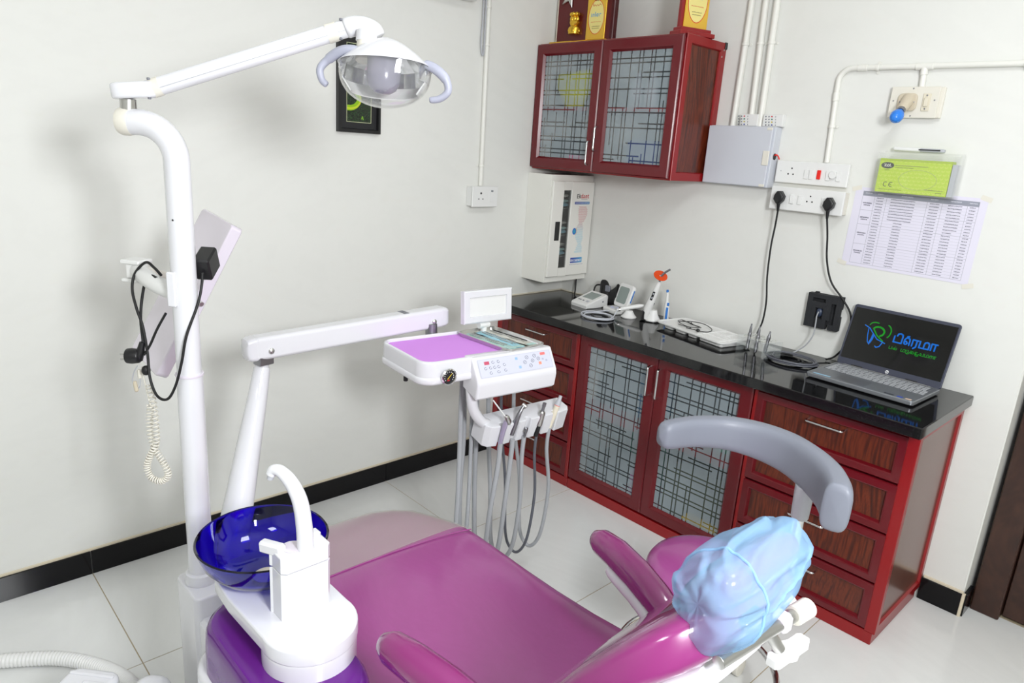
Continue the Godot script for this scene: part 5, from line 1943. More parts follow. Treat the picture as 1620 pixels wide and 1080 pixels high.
	b = MB.new()
	extr(b, Transform3D(), fo, 0.001, 0.012, 0.001)
	part(b, "backing", M.foam_black, t)
	# front layer pieces left standing round the recesses
	for r in [[1.330, 1.350, 0.914, 1.046], [1.350, 1.412, 1.030, 1.046], [1.350, 1.412, 1.002, 1.016], [1.400, 1.412, 1.016, 1.030], [1.412, 1.424, 0.950, 1.047], [1.442, 1.460, 0.914, 1.048], [1.424, 1.442, 1.018, 1.048], [1.350, 1.366, 0.914, 1.002], [1.396, 1.412, 0.914, 1.002], [1.366, 1.396, 0.914, 0.950], [1.366, 1.396, 0.992, 1.002], [1.424, 1.442, 0.914, 0.935]]:
		b = MB.new()
		b.bx(r[0], r[1], r[2], r[3], 0.012, 0.030, 0.0005)
		part(b, "foam_piece", M.foam_black, t)
	t = thing("sensor_cable", "small blue-grey sensor in the foam with its grey cable hanging down", "sensor", Vector3(1.381, 0.805, 0.03))
	b = MB.new()
	b.ball(Vector3(1.381, 0.975, 0.020), Vector3(0.013, 0.018, 0.010), 18)
	part(b, "sensor", mat("sensor_blue", C8(52, 62, 84), 0.35), t, 60)
	part_tube(t, "cable", spline([Vector3(1.381, 0.978, 0.030), Vector3(1.381, 0.962, 0.040), Vector3(1.386, 0.93, 0.050), Vector3(1.387, 0.89, 0.056), Vector3(1.372, 0.85, 0.062), Vector3(1.345, 0.818, 0.075), Vector3(1.33, 0.807, 0.10)], 7), 0.0026, M.hose_grey)

func leaf_print() -> StandardMaterial3D:
	var im := noise_image(110, 280, 61, 3.0, 5.0, [[0.0, C8(14, 24, 16)], [0.5, C8(24, 38, 24)], [0.7, C8(36, 70, 34)], [1.0, C8(60, 120, 40)]], 4)
	stroke(im, arc2(Vector2(8, 196), 46, 34, -70, 120), 20, C8(140, 186, 20))
	stroke(im, arc2(Vector2(12, 196), 50, 36, -60, 110), 7, C8(196, 206, 40))
	for k in 6:
		stroke(im, arc2(Vector2(20 + 14 * k, 30 + 11 * k), 16, 9, 200, 330), 5, C8(40 + 8 * k, 110 + 6 * k, 50))
	stroke(im, [Vector2(66, 268), Vector2(70, 258), Vector2(74, 270)], 4, C8(120, 170, 40))
	return printed("leaf_print", im, 0.25)

func lime_print() -> StandardMaterial3D:
	var im := Image.create(454, 226, false, Image.FORMAT_RGBA8)
	var base := C8(186, 212, 16)
	im.fill(base)
	var g := RandomNumberGenerator.new()
	g.seed = 4
	for y in 9:
		for x in 15:
			var c := Vector2(18 + x * 30 + (15 if y % 2 else 0), 14 + y * 25)
			stroke(im, [c + Vector2(-9, -4), c + Vector2(0, 5), c + Vector2(9, -4)], 6, C8(202, 218, 74))
	im.fill_rect(Rect2i(0, 0, 454, 14), C8(168, 192, 20))
	# oval mark, CE and small lines of print
	for k in 12:
		stroke(im, arc2(Vector2(54, 44), 40.0 - k * 3.2, 19.0 - k * 1.5, 0, 360, 30), 5, C8(24, 26, 20))
	stroke(im, [Vector2(30, 36), Vector2(44, 36), Vector2(34, 50), Vector2(48, 50)], 4, C8(240, 240, 230))
	stroke(im, arc2(Vector2(57, 44), 6, 7, 20, 340), 4, C8(240, 240, 230))
	stroke(im, [Vector2(70, 34), Vector2(68, 50), Vector2(78, 50)], 4, C8(240, 240, 230))
	scribble(im, 40, 74, 30, C8(60, 66, 20), g, 4)
	scribble(im, 104, 40, 210, C8(70, 78, 18), g, 4)
	scribble(im, 104, 54, 120, C8(70, 78, 18), g, 4)
	stroke(im, arc2(Vector2(62, 172), 13, 15, 60, 300), 4, C8(20, 22, 16))
	stroke(im, arc2(Vector2(98, 172), 13, 15, 60, 300), 4, C8(20, 22, 16))
	stroke(im, [Vector2(87, 172), Vector2(98, 172)], 4, C8(20, 22, 16))
	scribble(im, 24, 206, 150, C8(70, 78, 18), g, 3)
	scribble(im, 322, 190, 110, C8(70, 78, 18), g, 4)
	scribble(im, 388, 206, 40, C8(70, 78, 18), g, 4)
	stroke(im, arc2(Vector2(262, 132), 120, 66, 0, 360, 40), 2, C8(142, 150, 120))
	return printed("lime_print", im, 0.35)

func chart_print() -> StandardMaterial3D:
	var W := 900
	var H := 606
	var im := Image.create(W, H, false, Image.FORMAT_RGBA8)
	im.fill(C8(226, 222, 236))
	var g := RandomNumberGenerator.new()
	g.seed = 12
	var ink := C8(120, 118, 132)
	var cols := [60, 150, 238, 520, 620, 780, 850]
	im.fill_rect(Rect2i(60, 26, 790, 34), C8(150, 152, 164))
	for x in cols:
		im.fill_rect(Rect2i(x, 26, 2, 555), C8(160, 158, 170))
	var n := 24
	for r in n + 1:
		var y := 60 + int(r * 521.0 / n)
		im.fill_rect(Rect2i(150, y, 702, 1), C8(170, 168, 180))
		if r in [0, 5, 10, 17, 24]:
			im.fill_rect(Rect2i(60, y, 790, 2), C8(160, 158, 170))
		if r < n:
			scribble(im, 166, y + 7, 52, ink, g, 7)
			scribble(im, 320 - (50 if r < 8 else 0), y + 7, 60 + (110 if r < 8 else 0), ink, g, 7)
			scribble(im, 540, y + 7, 62, ink, g, 7)
			scribble(im, 660, y + 7, 90 if r < 9 else 60, ink, g, 7)
			scribble(im, 796, y + 7, 38, ink, g, 7)
	for y in [110, 220, 340, 480]:
		scribble(im, 72, y, 66, C8(90, 88, 104), g, 9)
		scribble(im, 80, y + 16, 48, C8(90, 88, 104), g, 8)
	for k in 6:
		scribble(im, [78, 170, 340, 540, 670, 790][k], 36, [50, 40, 80, 50, 70, 50][k], C8(206, 206, 216), g, 8)
	return printed("chart_print", im, 0.8)

# ---------------------------------------------------------------- ultraviolet cabinet
func uv_cabinet() -> void:
	var t := thing("uv_cabinet", "cream sterilising cabinet with slim window hung in the corner under the wall cabinet", "steriliser", Vector3(0.082, 0.888, 0.15))
	var b := MB.new()
	# hollow case: back, two sides, top and bottom
	for w in [[0.001, 0.006, 0.890, 1.403, 0.004, 0.302], [0.006, 0.158, 0.890, 1.403, 0.294, 0.302], [0.006, 0.158, 0.890, 1.403, 0.004, 0.012], [0.006, 0.158, 1.372, 1.403, 0.012, 0.294], [0.006, 0.158, 0.890, 0.920, 0.012, 0.294]]:
		b.bx(w[0], w[1], w[2], w[3], w[4], w[5], 0.0)
	part(b, "case", M.cabinet_white, t)
	# door leaf with its long slot
	b = MB.new()
	var y0 := 0.959
	var y1 := 1.333
	b.bx(0.158, 0.172, 0.918, 1.374, 0.223, 0.299, 0.002)
	b.bx(0.158, 0.172, 0.918, 1.374, 0.008, 0.169, 0.002)
	b.bx(0.158, 0.172, 0.918, y0, 0.169, 0.223, 0.0)
	b.bx(0.158, 0.172, y1, 1.374, 0.169, 0.223, 0.0)
	var d := part(b, "door", M.cabinet_white, t)
	b = MB.new()
	b.bx(0.163, 0.166, y0, y1, 0.169, 0.223, 0.0)
	part(b, "window", M.tinted_glass, d)
	for y in [1.245, 1.115, 1.01]:
		b = MB.new()
		b.bx(0.008, 0.150, y, y + 0.003, 0.014, 0.292, 0.0)
		part(b, "shelf", M.steel, t)
		for k in 3:
			b = MB.new()
			var rings: Array = []
			for q in 7:
				var r := PackedVector3Array()
				for a in 10:
					var an := TAU * a / 10
					r.append(Vector3(0.02 + q * 0.020, y + 0.020 + k * 0.017 + 0.006 * sin(q * 1.7 + k * 2.0) + sin(an) * 0.007, 0.192 + 0.004 * sin(q * 2.0 + k) + cos(an) * 0.042))
				rings.append(r)
			b.loft(rings)
			solo(b, "sterile_pouch", [M.pouch_blue, M.pouch_green, M.pouch_clear][k], ["light blue", "pale green", "clear"][k] + " pouch on the " + ("top" if y > 1.2 else "middle" if y > 1.1 else "lowest") + " shelf inside the sterilising cabinet", "pouch", "pouches inside the sterilising cabinet", 70)
	b = MB.new()
	b.bx(0.172, 0.1765, 1.095, 1.185, 0.240, 0.270, 0.002)
	part(b, "grip", M.black_plastic, d)
	# print on the door: logo, strap line, dotted figure, badge and banner
	sheet("door_print", uv_print(), d, Vector3(0.1722, 1.147, 0.092), Vector3(0, 0, -0.066), Vector3(0, 0.19, 0))
	lettering("UV CABINET", M.ink_white, d, Vector3(0.1727, 0.9905, 0.100), Vector3(0, 0, -1), Vector3.UP, 0.0125, "banner_lettering", true, 0.84)
	lettering("dant", M.ink_red, d, Vector3(0.1727, 1.305, 0.073), Vector3(0, 0, -1), Vector3.UP, 0.021, "logo_lettering", true, 0.95)
	lettering("Ek", M.ink_black, d, Vector3(0.1727, 1.305, 0.118), Vector3(0, 0, -1), Vector3.UP, 0.021, "logo_lettering", true, 0.95)
	for p in [Vector3(0.02, 0.885, 0.28), Vector3(0.14, 0.885, 0.28)]:
		b = MB.new()
		b.cyl(p, p + Vector3(0, 0.006, 0), 0.006, -1.0, 12)
		part(b, "foot", M.black_rubber, t)
	b = MB.new()
	b.tube(spline([Vector3(0.12, 0.893, 0.02), Vector3(0.122, 0.86, 0.025), Vector3(0.135, 0.825, 0.04), Vector3(0.16, 0.806, 0.07), Vector3(0.20, 0.804, 0.10)], 6), 0.0038, 8)
	part(b, "lead", M.black_rubber, t, 70)

func uv_print() -> StandardMaterial3D:
	var im := Image.create(264, 760, false, Image.FORMAT_RGBA8)
	im.fill(C8(234, 233, 226))
	var g := RandomNumberGenerator.new()
	g.seed = 3
	for x in 216:
		im.fill_rect(Rect2i(30 + x, 116, 1, 24), C8(60 + x * 0.12, 70 + x * 0.34, 150 + x * 0.2))
		if x < 170:
			im.fill_rect(Rect2i(34 + x, 664, 1, 52), C8(50, 60 + x * 0.6, 160 + x * 0.3))
	scribble(im, 40, 124, 196, C8(214, 220, 236), g, 7)
	scribble(im, 120, 92, 90, C8(120, 110, 120), g, 4)
	scribble(im, 24, 730, 200, C8(120, 120, 160), g, 4)
	# honeycomb of dots shaped like a standing figure, red above to blue below
	for r in 46:
		var q := r / 45.0
		var half: float = 16.0 + 26.0 * absf(sin(q * 7.0 + 0.6)) * (1.0 - 0.4 * q)
		var cx := 146.0 + 14.0 * sin(q * 9.0) - 20.0 * q
		var c := C8(200, 60, 80).lerp(C8(90, 190, 226), smoothstep(0.25, 0.6, q))
		var n := int(half / 6.0)
		for k in range(-n, n + 1):
			im.fill_rect(Rect2i(int(cx + k * 10 + (5 if r % 2 else 0)), 160 + r * 10, 5, 5), c)
	for k in 9:
		stroke(im, arc2(Vector2(56, 402), 26.0 - k * 3.0, 30.0 - k * 3.2, 0, 360, 24), 5, C8(40, 90 + k * 10, 190))
	stroke(im, arc2(Vector2(62, 402), 31, 34, -60, 70), 5, C8(226, 186, 60))
	return printed("uv_print", im, 0.4)

# ---------------------------------------------------------------- things on the worktop
func coil(b: MB, c: Vector3, rx: float, rz: float, turns: int, r: float, sd: int) -> void:
	var g := RandomNumberGenerator.new()
	g.seed = sd
	var pts: Array = []
	var ph := g.randf() * TAU
	for k in turns * 20:
		var a := ph + TAU * k / 20.0
		var s := 1.0 + 0.10 * sin(a * 0.37 + sd) + 0.05 * sin(a * 0.71)
		pts.append(c + Vector3(cos(a) * rx * s + 0.006 * sin(a * 0.23), r + 0.0015 + 0.0045 * (0.5 + 0.5 * sin(a * 0.29 + 1.0)) + (k / 20.0) * r * 0.55, sin(a) * rz * s))
	b.tube(pts, r, 8)

func counter_things() -> void:
	var b: MB
	var t: Node3D
	var H := 0.8002
	# blood pressure monitor
	t = thing("blood_pressure_monitor", "white blood pressure monitor with grey display on the worktop near the corner", "monitor", Vector3(0.348, H, 0.17))
	var x := Transform3D(Basis(Vector3.UP, deg_to_rad(-8)), Vector3(0.345, H, 0.165))
	b = MB.new()
	# side profile turned so that the low edge faces the room
	extr(b, x * Transform3D(Basis(Vector3.UP, -PI / 2), Vector3.ZERO), [Vector2(-0.065, 0.0), Vector2(0.070, 0.0), Vector2(0.072, 0.014), Vector2(0.066, 0.022), Vector2(-0.055, 0.062), Vector2(-0.065, 0.055)], -0.058, 0.058, 0.006)
	var m := part(b, "case", M.white_plastic, t, 30)
	var sl := (Vector3(0.0, 0.022, 0.066) - Vector3(0.0, 0.062, -0.055))
	var mid := Vector3(0.0, 0.042, 0.0055)
	var nrm := Vector3(0, 0.95, 0.31)
	b = MB.new()
	b.xf = x * Transform3D(frame3(mid + nrm * 0.0006 - sl * 0.14, Vector3.RIGHT, nrm).basis, mid + nrm * 0.0006 - sl * 0.14)
	b.box(Vector3.ZERO, Vector3(0.074, 0.002, 0.060), 0.001)
	part(b, "display", M.lcd_grey, m)
	for k in 3:
		b = MB.new()
		b.xf = x * Transform3D(frame3(mid, Vector3.RIGHT, nrm).basis, mid + nrm * 0.001 + sl * 0.30 + Vector3([-0.026, 0.0, 0.030][k], 0, 0))
		b.box(Vector3.ZERO, Vector3([0.022, 0.010, 0.018][k], 0.003, [0.006, 0.006, 0.012][k]), 0.001)
		part(b, "button", M.ink_grey if k < 2 else M.light_grey, m)
	b = MB.new()
	b.xf = x
	b.cyl(Vector3(0.058, 0.03, -0.03), Vector3(0.0605, 0.03, -0.03), 0.004, -1.0, 12)
	part(b, "air_port", M.ink_grey, m)
	# its cuff
	t = thing("arm_cuff", "black fabric arm cuff slumped behind the blood pressure monitor", "cuff", Vector3(0.41, H, 0.075))
	b = MB.new()
	var rings: Array = []
	for i in 17:
		var q := i / 16.0
		var r := PackedVector3Array()
		var cx := lerpf(0.32, 0.475, q)
		var hh := 0.032 + 0.010 * sin(q * 9.0)
		var e := minf(1.0, minf(i, 16 - i) / 2.5 + 0.25)
		for k in 18:
			var a := TAU * k / 18
			r.append(Vector3(cx + 0.006 * sin(a * 2 + i), H + 0.002 + (hh + 0.018) * e * (1.0 + sin(a)), 0.065 + 0.035 * q + cos(a) * (0.026 + 0.006 * sin(i * 1.3)) * e))
		rings.append(r)
	b.loft(rings)
	part(b, "sleeve", M.black_rubber, t, 50)
	part_tube(t, "air_hose", spline([Vector3(0.33, H + 0.09, 0.06), Vector3(0.30, H + 0.085, 0.075), Vector3(0.295, H + 0.05, 0.085), Vector3(0.30, H + 0.02, 0.09)], 6), 0.004, M.black_rubber)
	b = MB.new()
	b.box(Vector3(0.395, H + 0.088, 0.10), Vector3(0.03, 0.03, 0.012), 0.003)
	part(b, "cuff_tab", M.ink_grey, t)
	# apex locator, clamshell
	t = thing("apex_locator", "white clamshell apex locator with raised grey screen on the worktop", "apex locator", Vector3(0.505, H, 0.15))
	x = Transform3D(Basis(Vector3.UP, deg_to_rad(-14)), Vector3(0.500, H, 0.155))
	b = MB.new()
	b.xf = x
	b.slab(rrect(0.105, 0.088, 0.014, 5), 0.0, 0.022, 0.006)
	m = part(b, "base", M.white_plastic, t)
	b = MB.new()
	b.xf = x * Transform3D(Basis(Vector3(1, 0, 0), deg_to_rad(72)), Vector3(0.0, 0.022, -0.034))
	b.slab(rrect(0.105, 0.112, 0.016, 5, Vector2(0, -0.054)), -0.002, 0.018, 0.006)
	var lid := part(b, "lid", M.white_plastic, t)
	b = MB.new()
	b.xf = x * Transform3D(Basis(Vector3(1, 0, 0), deg_to_rad(72)), Vector3(0.0, 0.022, -0.034))
	b.slab(rrect(0.070, 0.078, 0.010, 4, Vector2(-0.004, -0.055)), 0.0182, 0.0192, 0.0003, 1)
	part(b, "display", M.lcd_grey, lid)
	b = MB.new()
	b.xf = x * Transform3D(Basis(Vector3(1, 0, 0), deg_to_rad(72)), Vector3(0.0, 0.022, -0.034))
	b.bx(0.0525, 0.0535, 0.004, 0.010, -0.09, -0.03, 0.0)
	part(b, "side_stripe", M.blue_plastic, lid)
	for i in 3:
		for j in 3:
			b = MB.new()
			b.xf = x
			b.box(Vector3(-0.026 + i * 0.024, 0.0225, -0.008 + j * 0.015), Vector3(0.016, 0.002, 0.010), 0.001)
			part(b, "key", M.light_grey if (i + j) % 2 == 0 else mat("key_lilac", C8(196, 200, 226), 0.4), m)
	# handpiece on its cradle
	t = thing("endo_handpiece", "slim white handpiece lying on a round cradle beside the apex locator", "dental handpiece", Vector3(0.60, H, 0.18))
	b = MB.new()
	b.lathe([Vector2(0.034, 0), Vector2(0.036, 0.004), Vector2(0.026, 0.014), Vector2(0.018, 0.028), Vector2(0.016, 0.032)], Vector3(0.598, H, 0.185), Vector3.UP, 28)
	part(b, "cradle", M.white_plastic, t)
	b = MB.new()
	b.tube([Vector3(0.556, H + 0.030, 0.222), Vector3(0.570, H + 0.036, 0.208), Vector3(0.60, H + 0.047, 0.176), Vector3(0.625, H + 0.055, 0.150), Vector3(0.640, H + 0.059, 0.136)], [0.005, 0.008, 0.0095, 0.0105, 0.006], 16)
	part(b, "body", M.white_plastic, t, 60)
	b = MB.new()
	b.cyl(Vector3(0.562, H + 0.033, 0.216), Vector3(0.568, H + 0.0352, 0.210), 0.0092)
	part(b, "ring", M.steel, t)
	# its coiled cable
	b = MB.new()
	coil(b, Vector3(0.525, H, 0.320), 0.074, 0.062, 3, 0.0026, 2)
	b.tube(spline([Vector3(0.50, H + 0.012, 0.205), Vector3(0.475, H + 0.008, 0.225), Vector3(0.455, H + 0.005, 0.27), Vector3(0.452, H + 0.006, 0.32)], 6), 0.0026, 8)
	b.tube(spline([Vector3(0.558, H + 0.030, 0.220), Vector3(0.575, H + 0.012, 0.262), Vector3(0.592, H + 0.006, 0.30), Vector3(0.596, H + 0.006, 0.33)], 6), 0.0026, 8)
	solo(b, "coiled_cable", M.box_grey, "pale grey coiled cable in front of the apex locator", "cable", "", 70)
	b = MB.new()
	coil(b, Vector3(0.535, H, 0.318), 0.040, 0.030, 2, 0.0022, 7)
	solo(b, "coiled_cable", M.black_rubber, "thin black cable coiled inside the pale grey one", "cable", "", 70)
	# curing light in its charger
	t = thing("curing_light", "white curing light with orange shield standing in its charger", "curing light", Vector3(0.69, H, 0.15))
	b = MB.new()
	b.xf = Transform3D(Basis(Vector3.UP, 0.4).scaled(Vector3(1.0, 1.0, 1.0)), Vector3(0.697, H, 0.145))
	b.slab(rrect(0.075, 0.066, 0.032, 8), 0.0, 0.004, 0.001)
	part(b, "charger_foot", M.black_plastic, t)
	b = MB.new()
	b.lathe([Vector2(0.034, 0.004), Vector2(0.035, 0.008), Vector2(0.028, 0.020), Vector2(0.020, 0.036), Vector2(0.016, 0.052)], Vector3(0.700, H, 0.143), Vector3.UP, 28)
	part(b, "charger", M.white_plastic, t)
	b = MB.new()
	b.xf = frame3(Vector3(0.672, H + 0.022, 0.168), Vector3(0.8, 0, 0.6), Vector3(0.25, 1, 0))
	b.box(Vector3.ZERO, Vector3(0.028, 0.044, 0.030), 0.004)
	part(b, "charger_clip", M.black_plastic, t)
	b = MB.new()
	b.tube(spline([Vector3(0.674, H + 0.010, 0.166), Vector3(0.682, H + 0.055, 0.162), Vector3(0.695, H + 0.10, 0.158), Vector3(0.708, H + 0.145, 0.154), Vector3(0.718, H + 0.185, 0.150)], 5), [0.015, 0.016, 0.0165, 0.017, 0.0172, 0.0173, 0.0173, 0.017, 0.0166, 0.016, 0.0154, 0.0148, 0.0142, 0.0136, 0.013, 0.0124, 0.0118, 0.011, 0.010, 0.0085, 0.006], 18)
	var cl := part(b, "body", M.white_plastic, t, 60)
	b = MB.new()
	b.xf = frame3(Vector3(0.706, H + 0.120, 0.172), Vector3(0.8, -0.25, -0.6), Vector3(0.28, 0.96, 0.0))
	b.box(Vector3.ZERO, Vector3(0.010, 0.042, 0.005), 0.002)
	part(b, "button_panel", M.black_plastic, cl)
	for y in [0.012, -0.008]:
		b = MB.new()
		b.xf = frame3(Vector3(0.706, H + 0.120, 0.172), Vector3(0.8, -0.25, -0.6), Vector3(0.28, 0.96, 0.0))
		b.box(Vector3(0, y, 0.003), Vector3(0.006, 0.008, 0.002), 0.001)
		part(b, "button", M.light_grey, cl)
	for k in 2:
		part_tube(t, "trim", spline([Vector3(0.664 + k * 0.022, H + 0.03, 0.176 - k * 0.016), Vector3(0.676 + k * 0.02, H + 0.06, 0.175 - k * 0.018), Vector3(0.694 + k * 0.012, H + 0.085, 0.172 - k * 0.022)], 4), 0.0018, M.black_plastic, 6)
	b = MB.new()
	b.lathe([Vector2(0.005, -0.0012), Vector2(0.031, -0.0012), Vector2(0.0315, 0.0), Vector2(0.031, 0.0012), Vector2(0.005, 0.0012)], Vector3(0.720, H + 0.212, 0.150), Vector3(0.50, 0.80, 0.30), 32, true)
	part(b, "shield", M.orange_shield, t, 40, "orange light shield")
	part_tube(t, "light_guide", spline([Vector3(0.717, H + 0.182, 0.150), Vector3(0.724, H + 0.210, 0.149), Vector3(0.736, H + 0.228, 0.144), Vector3(0.756, H + 0.245, 0.136)], 5), 0.0046, M.brushed_dark, 12)
	# toothbrush standing in the corner of the charger
	t = thing("toothbrush", "white and blue electric toothbrush standing beside the curing light", "toothbrush", Vector3(0.74, H, 0.10))
	b = MB.new()
	b.lathe([Vector2(0.0115, 0), Vector2(0.0120, 0.01), Vector2(0.0115, 0.075), Vector2(0.0085, 0.09), Vector2(0.006, 0.10), Vector2(0.0055, 0.135), Vector2(0.004, 0.138)], Vector3(0.742, H, 0.098), Vector3(-0.06, 1, 0.02), 20)
	var tb := part(b, "handle", M.white_plastic, t)
	b = MB.new()
	b.xf = frame3(Vector3(0.747, H + 0.042, 0.108), Vector3(1, 0, -0.6), Vector3(-0.06, 1, 0.02))
	b.box(Vector3.ZERO, Vector3(0.010, 0.055, 0.005), 0.002)
	b.box(Vector3(0.002, 0.042, 0), Vector3(0.009, 0.014, 0.005), 0.002)
	part(b, "grip_stripe", M.blue_plastic, tb)
	b = MB.new()
	b.xf = frame3(Vector3(0.733, H + 0.140, 0.101), Vector3(1, 0.06, 0), Vector3(-0.06, 1, 0.02))
	b.box(Vector3.ZERO, Vector3(0.010, 0.014, 0.009), 0.002)
	part(b, "bristle_cap", M.blue_plastic, tb)
	# white compartment tray
	t = thing("compartment_tray", "white plastic compartment tray in the middle of the worktop", "tray", Vector3(0.968, H, 0.155))
	x = Transform3D(Basis(Vector3.UP, deg_to_rad(-12.5)), Vector3(0.968, H, 0.156))
	b = MB.new()
	b.xf = x
	b.slab(rrect(0.385, 0.185, 0.026, 6), 0.020, 0.0235, 0.0012, 2)
	m = part(b, "deck", M.white_plastic, t)
	b = MB.new()
	rings = []
	for p in [[0.0, 0.020], [0.0, 0.0255], [0.002, 0.0265], [0.006, 0.0262], [0.012, 0.0225], [0.012, 0.020]]:
		var r := PackedVector3Array()
		for q in rrect(0.388 - 2 * p[0], 0.188 - 2 * p[0], 0.027 - p[0] * 0.5, 6):
			r.append(x * Vector3(q.x, p[1], q.y))
		rings.append(r)
	b.loft(rings, true)
	part(b, "rim", M.white_plastic, t)
	for q in [[-0.130, 0.0, 0.055], [-0.058, 0.0, 0.06], [0.012, 0.0, 0.05], [0.115, 0.0, 0.125]]:
		b = MB.new()
		b.xf = x
		b.slab(rrect(q[2], 0.150, 0.012, 4, Vector2(q[0], q[1])), 0.0002, 0.021, 0.006)
		part(b, "compartment", M.white_plastic, t)
	for q in [[0.048, -0.085, 0.05], [0.048, 0.055, 0.085], [0.110, -0.085, -0.02], [0.165, -0.06, 0.08]]:
		b = MB.new()
		b.xf = x
		b.bx(q[0] - 0.002, q[0] + 0.002, 0.023, 0.0265, q[1], q[2], 0.001)
		part(b, "ridge", M.white_plastic, t)
	b = MB.new()
	b.xf = x
	b.bx(0.05, 0.175, 0.023, 0.0265, -0.022, -0.018, 0.001)
	b.bx(0.05, 0.175, 0.023, 0.0265, 0.028, 0.032, 0.001)
	part(b, "ridge", M.white_plastic, t)
	# spectacles and their cord lying in it
	t = thing("spectacles", "thin black spectacles with a cord lying in the white tray", "spectacles", x * Vector3(-0.06, 0.025, 0.0))
	for k in 2:
		b = MB.new()
		var lp: Array = []
		for q in rrect(0.056, 0.036, 0.016, 4):
			lp.append(x * Vector3(-0.100 + k * 0.062 + q.x, 0.034 + q.y * 0.35, -0.004 + k * 0.012 + q.y * 0.9))
		b.tube(lp, 0.0014, 6, true)
		part(b, "rim", M.black_plastic, t, 70)
		b = MB.new()
		b.xf = x * Transform3D(Basis(Vector3(1, 0, 0), -0.37), Vector3(-0.100 + k * 0.062, 0.034, -0.004 + k * 0.012))
		b.slab(rrect(0.054, 0.036, 0.016, 4), -0.0006, 0.0006, 0.0002, 1)
		part(b, "lens", M.clear_acrylic, t)
	part_tube(t, "bridge", spline([x * Vector3(-0.074, 0.036, -0.002), x * Vector3(-0.069, 0.040, 0.0), x * Vector3(-0.064, 0.036, 0.006)], 4), 0.0014, M.black_plastic, 6)
	part_tube(t, "temple", spline([x * Vector3(-0.128, 0.036, -0.004), x * Vector3(-0.130, 0.034, 0.02), x * Vector3(-0.09, 0.030, 0.036), x * Vector3(-0.03, 0.028, 0.040)], 5), 0.0016, M.black_plastic, 6)
	part_tube(t, "temple", spline([x * Vector3(-0.010, 0.036, 0.010), x * Vector3(-0.004, 0.034, 0.028), x * Vector3(-0.05, 0.030, 0.048), x * Vector3(-0.10, 0.028, 0.046)], 5), 0.0016, M.black_plastic, 6)
	part_tube(t, "cord", spline([x * Vector3(-0.128, 0.030, 0.02), x * Vector3(-0.10, 0.034, -0.03), x * Vector3(-0.04, 0.036, -0.045), x * Vector3(0.02, 0.030, -0.03), x * Vector3(0.045, 0.028, 0.01), x * Vector3(0.03, 0.028, 0.042), x * Vector3(0.0, 0.030, 0.055), x * Vector3(-0.04, 0.028, 0.058)], 7), 0.0018, M.black_rubber, 6)
	b = MB.new()
	b.ball(x * Vector3(0.020, 0.031, 0.050), Vector3(0.009, 0.007, 0.008), 14)
	part(b, "cord_bead", M.black_plastic, t, 60)
	# acrylic rack with three mounted handpieces
	t = thing("acrylic_rack", "clear acrylic rack with round holes beside the laptop", "rack", Vector3(1.245, H, 0.205))
	x = Transform3D(Basis(Vector3.UP, deg_to_rad(-16)), Vector3(1.248, H, 0.203))
	for y in [[0.028, "shelf"], [0.058, "shelf"]]:
		b = MB.new()
		b.xf = x
		b.bx(-0.068, 0.068, y[0], y[0] + 0.004, -0.05, 0.05, 0.0006)
		part(b, y[1], M.acrylic_block, t)
	for sx in [-0.068, 0.064]:
		b = MB.new()
		b.xf = x
		b.bx(sx, sx + 0.004, 0.0, 0.062, -0.05, 0.05, 0.0006)
		part(b, "end_plate", M.acrylic_block, t)
	for i in 4:
		for j in 3:
			b = MB.new()
			b.xf = x
			b.lathe([Vector2(0.0075, 0), Vector2(0.0088, 0), Vector2(0.0088, 0.0012), Vector2(0.0075, 0.0012)], Vector3(-0.045 + i * 0.03, 0.0622, -0.030 + j * 0.028), Vector3.UP, 16, true)
			part(b, "hole_edge", M.pouch_clear, t)
	for k in 3:
		var g := thing("prophy_handpiece", ["steel handpiece standing in the acrylic rack next to the white tray", "steel handpiece standing in the middle of the acrylic rack", "short steel handpiece standing in the acrylic rack next to the laptop"][k], "dental handpiece", x * Vector3([-0.040, 0.004, 0.050][k], 0.004, [0.02, 0.02, 0.02][k]), "handpieces in the acrylic rack")
		var o := x * Vector3([-0.040, 0.004, 0.050][k], 0.006 + (0.012 if k == 2 else 0.0), 0.02)
		var dd := Vector3([0.03, 0.02, 0.10][k], 1, -0.03)
		b = MB.new()
		b.lathe([Vector2(0.004, 0), Vector2(0.0062, 0.004), Vector2(0.0068, 0.03), Vector2(0.0060, 0.05), Vector2(0.0072, 0.054), Vector2(0.0072, 0.066), Vector2(0.0056, 0.070)], o, dd, 18)
		part(b, "body", M.brushed_dark, g)
		b = MB.new()
		b.lathe([Vector2(0.0054, 0), Vector2(0.0048, 0.022 if k < 2 else 0.006), Vector2(0.0032, 0.026 if k < 2 else 0.010), Vector2(0.0030, 0.036 if k < 2 else 0.018)], o + dd.normalized() * 0.070, dd, 16)
		part(b, "neck", M.brushed_dark, g)
	# heap of coiled cables by the laptop
	b = MB.new()
	coil(b, Vector3(1.376, H, 0.185), 0.090, 0.072, 5, 0.0030, 5)
	b.tube(spline([Vector3(1.33, H + 0.006, 0.10), Vector3(1.32, H + 0.010, 0.12), Vector3(1.31, H + 0.014, 0.15)], 5), 0.0026, 8)
	solo(b, "coiled_cable", M.dark_hose, "heap of dark grey coiled cable between the rack and the laptop", "cable", "", 70)
	b = MB.new()
	coil(b, Vector3(1.358, H, 0.20), 0.060, 0.048, 3, 0.0034, 11)
	b.tube(spline([Vector3(1.42, H + 0.006, 0.19), Vector3(1.46, H + 0.010, 0.15), Vector3(1.485, H + 0.012, 0.115)], 6), 0.0034, 8)
	solo(b, "coiled_cable", M.black_rubber, "thick black cable coiled in the heap beside the laptop", "cable", "", 70)

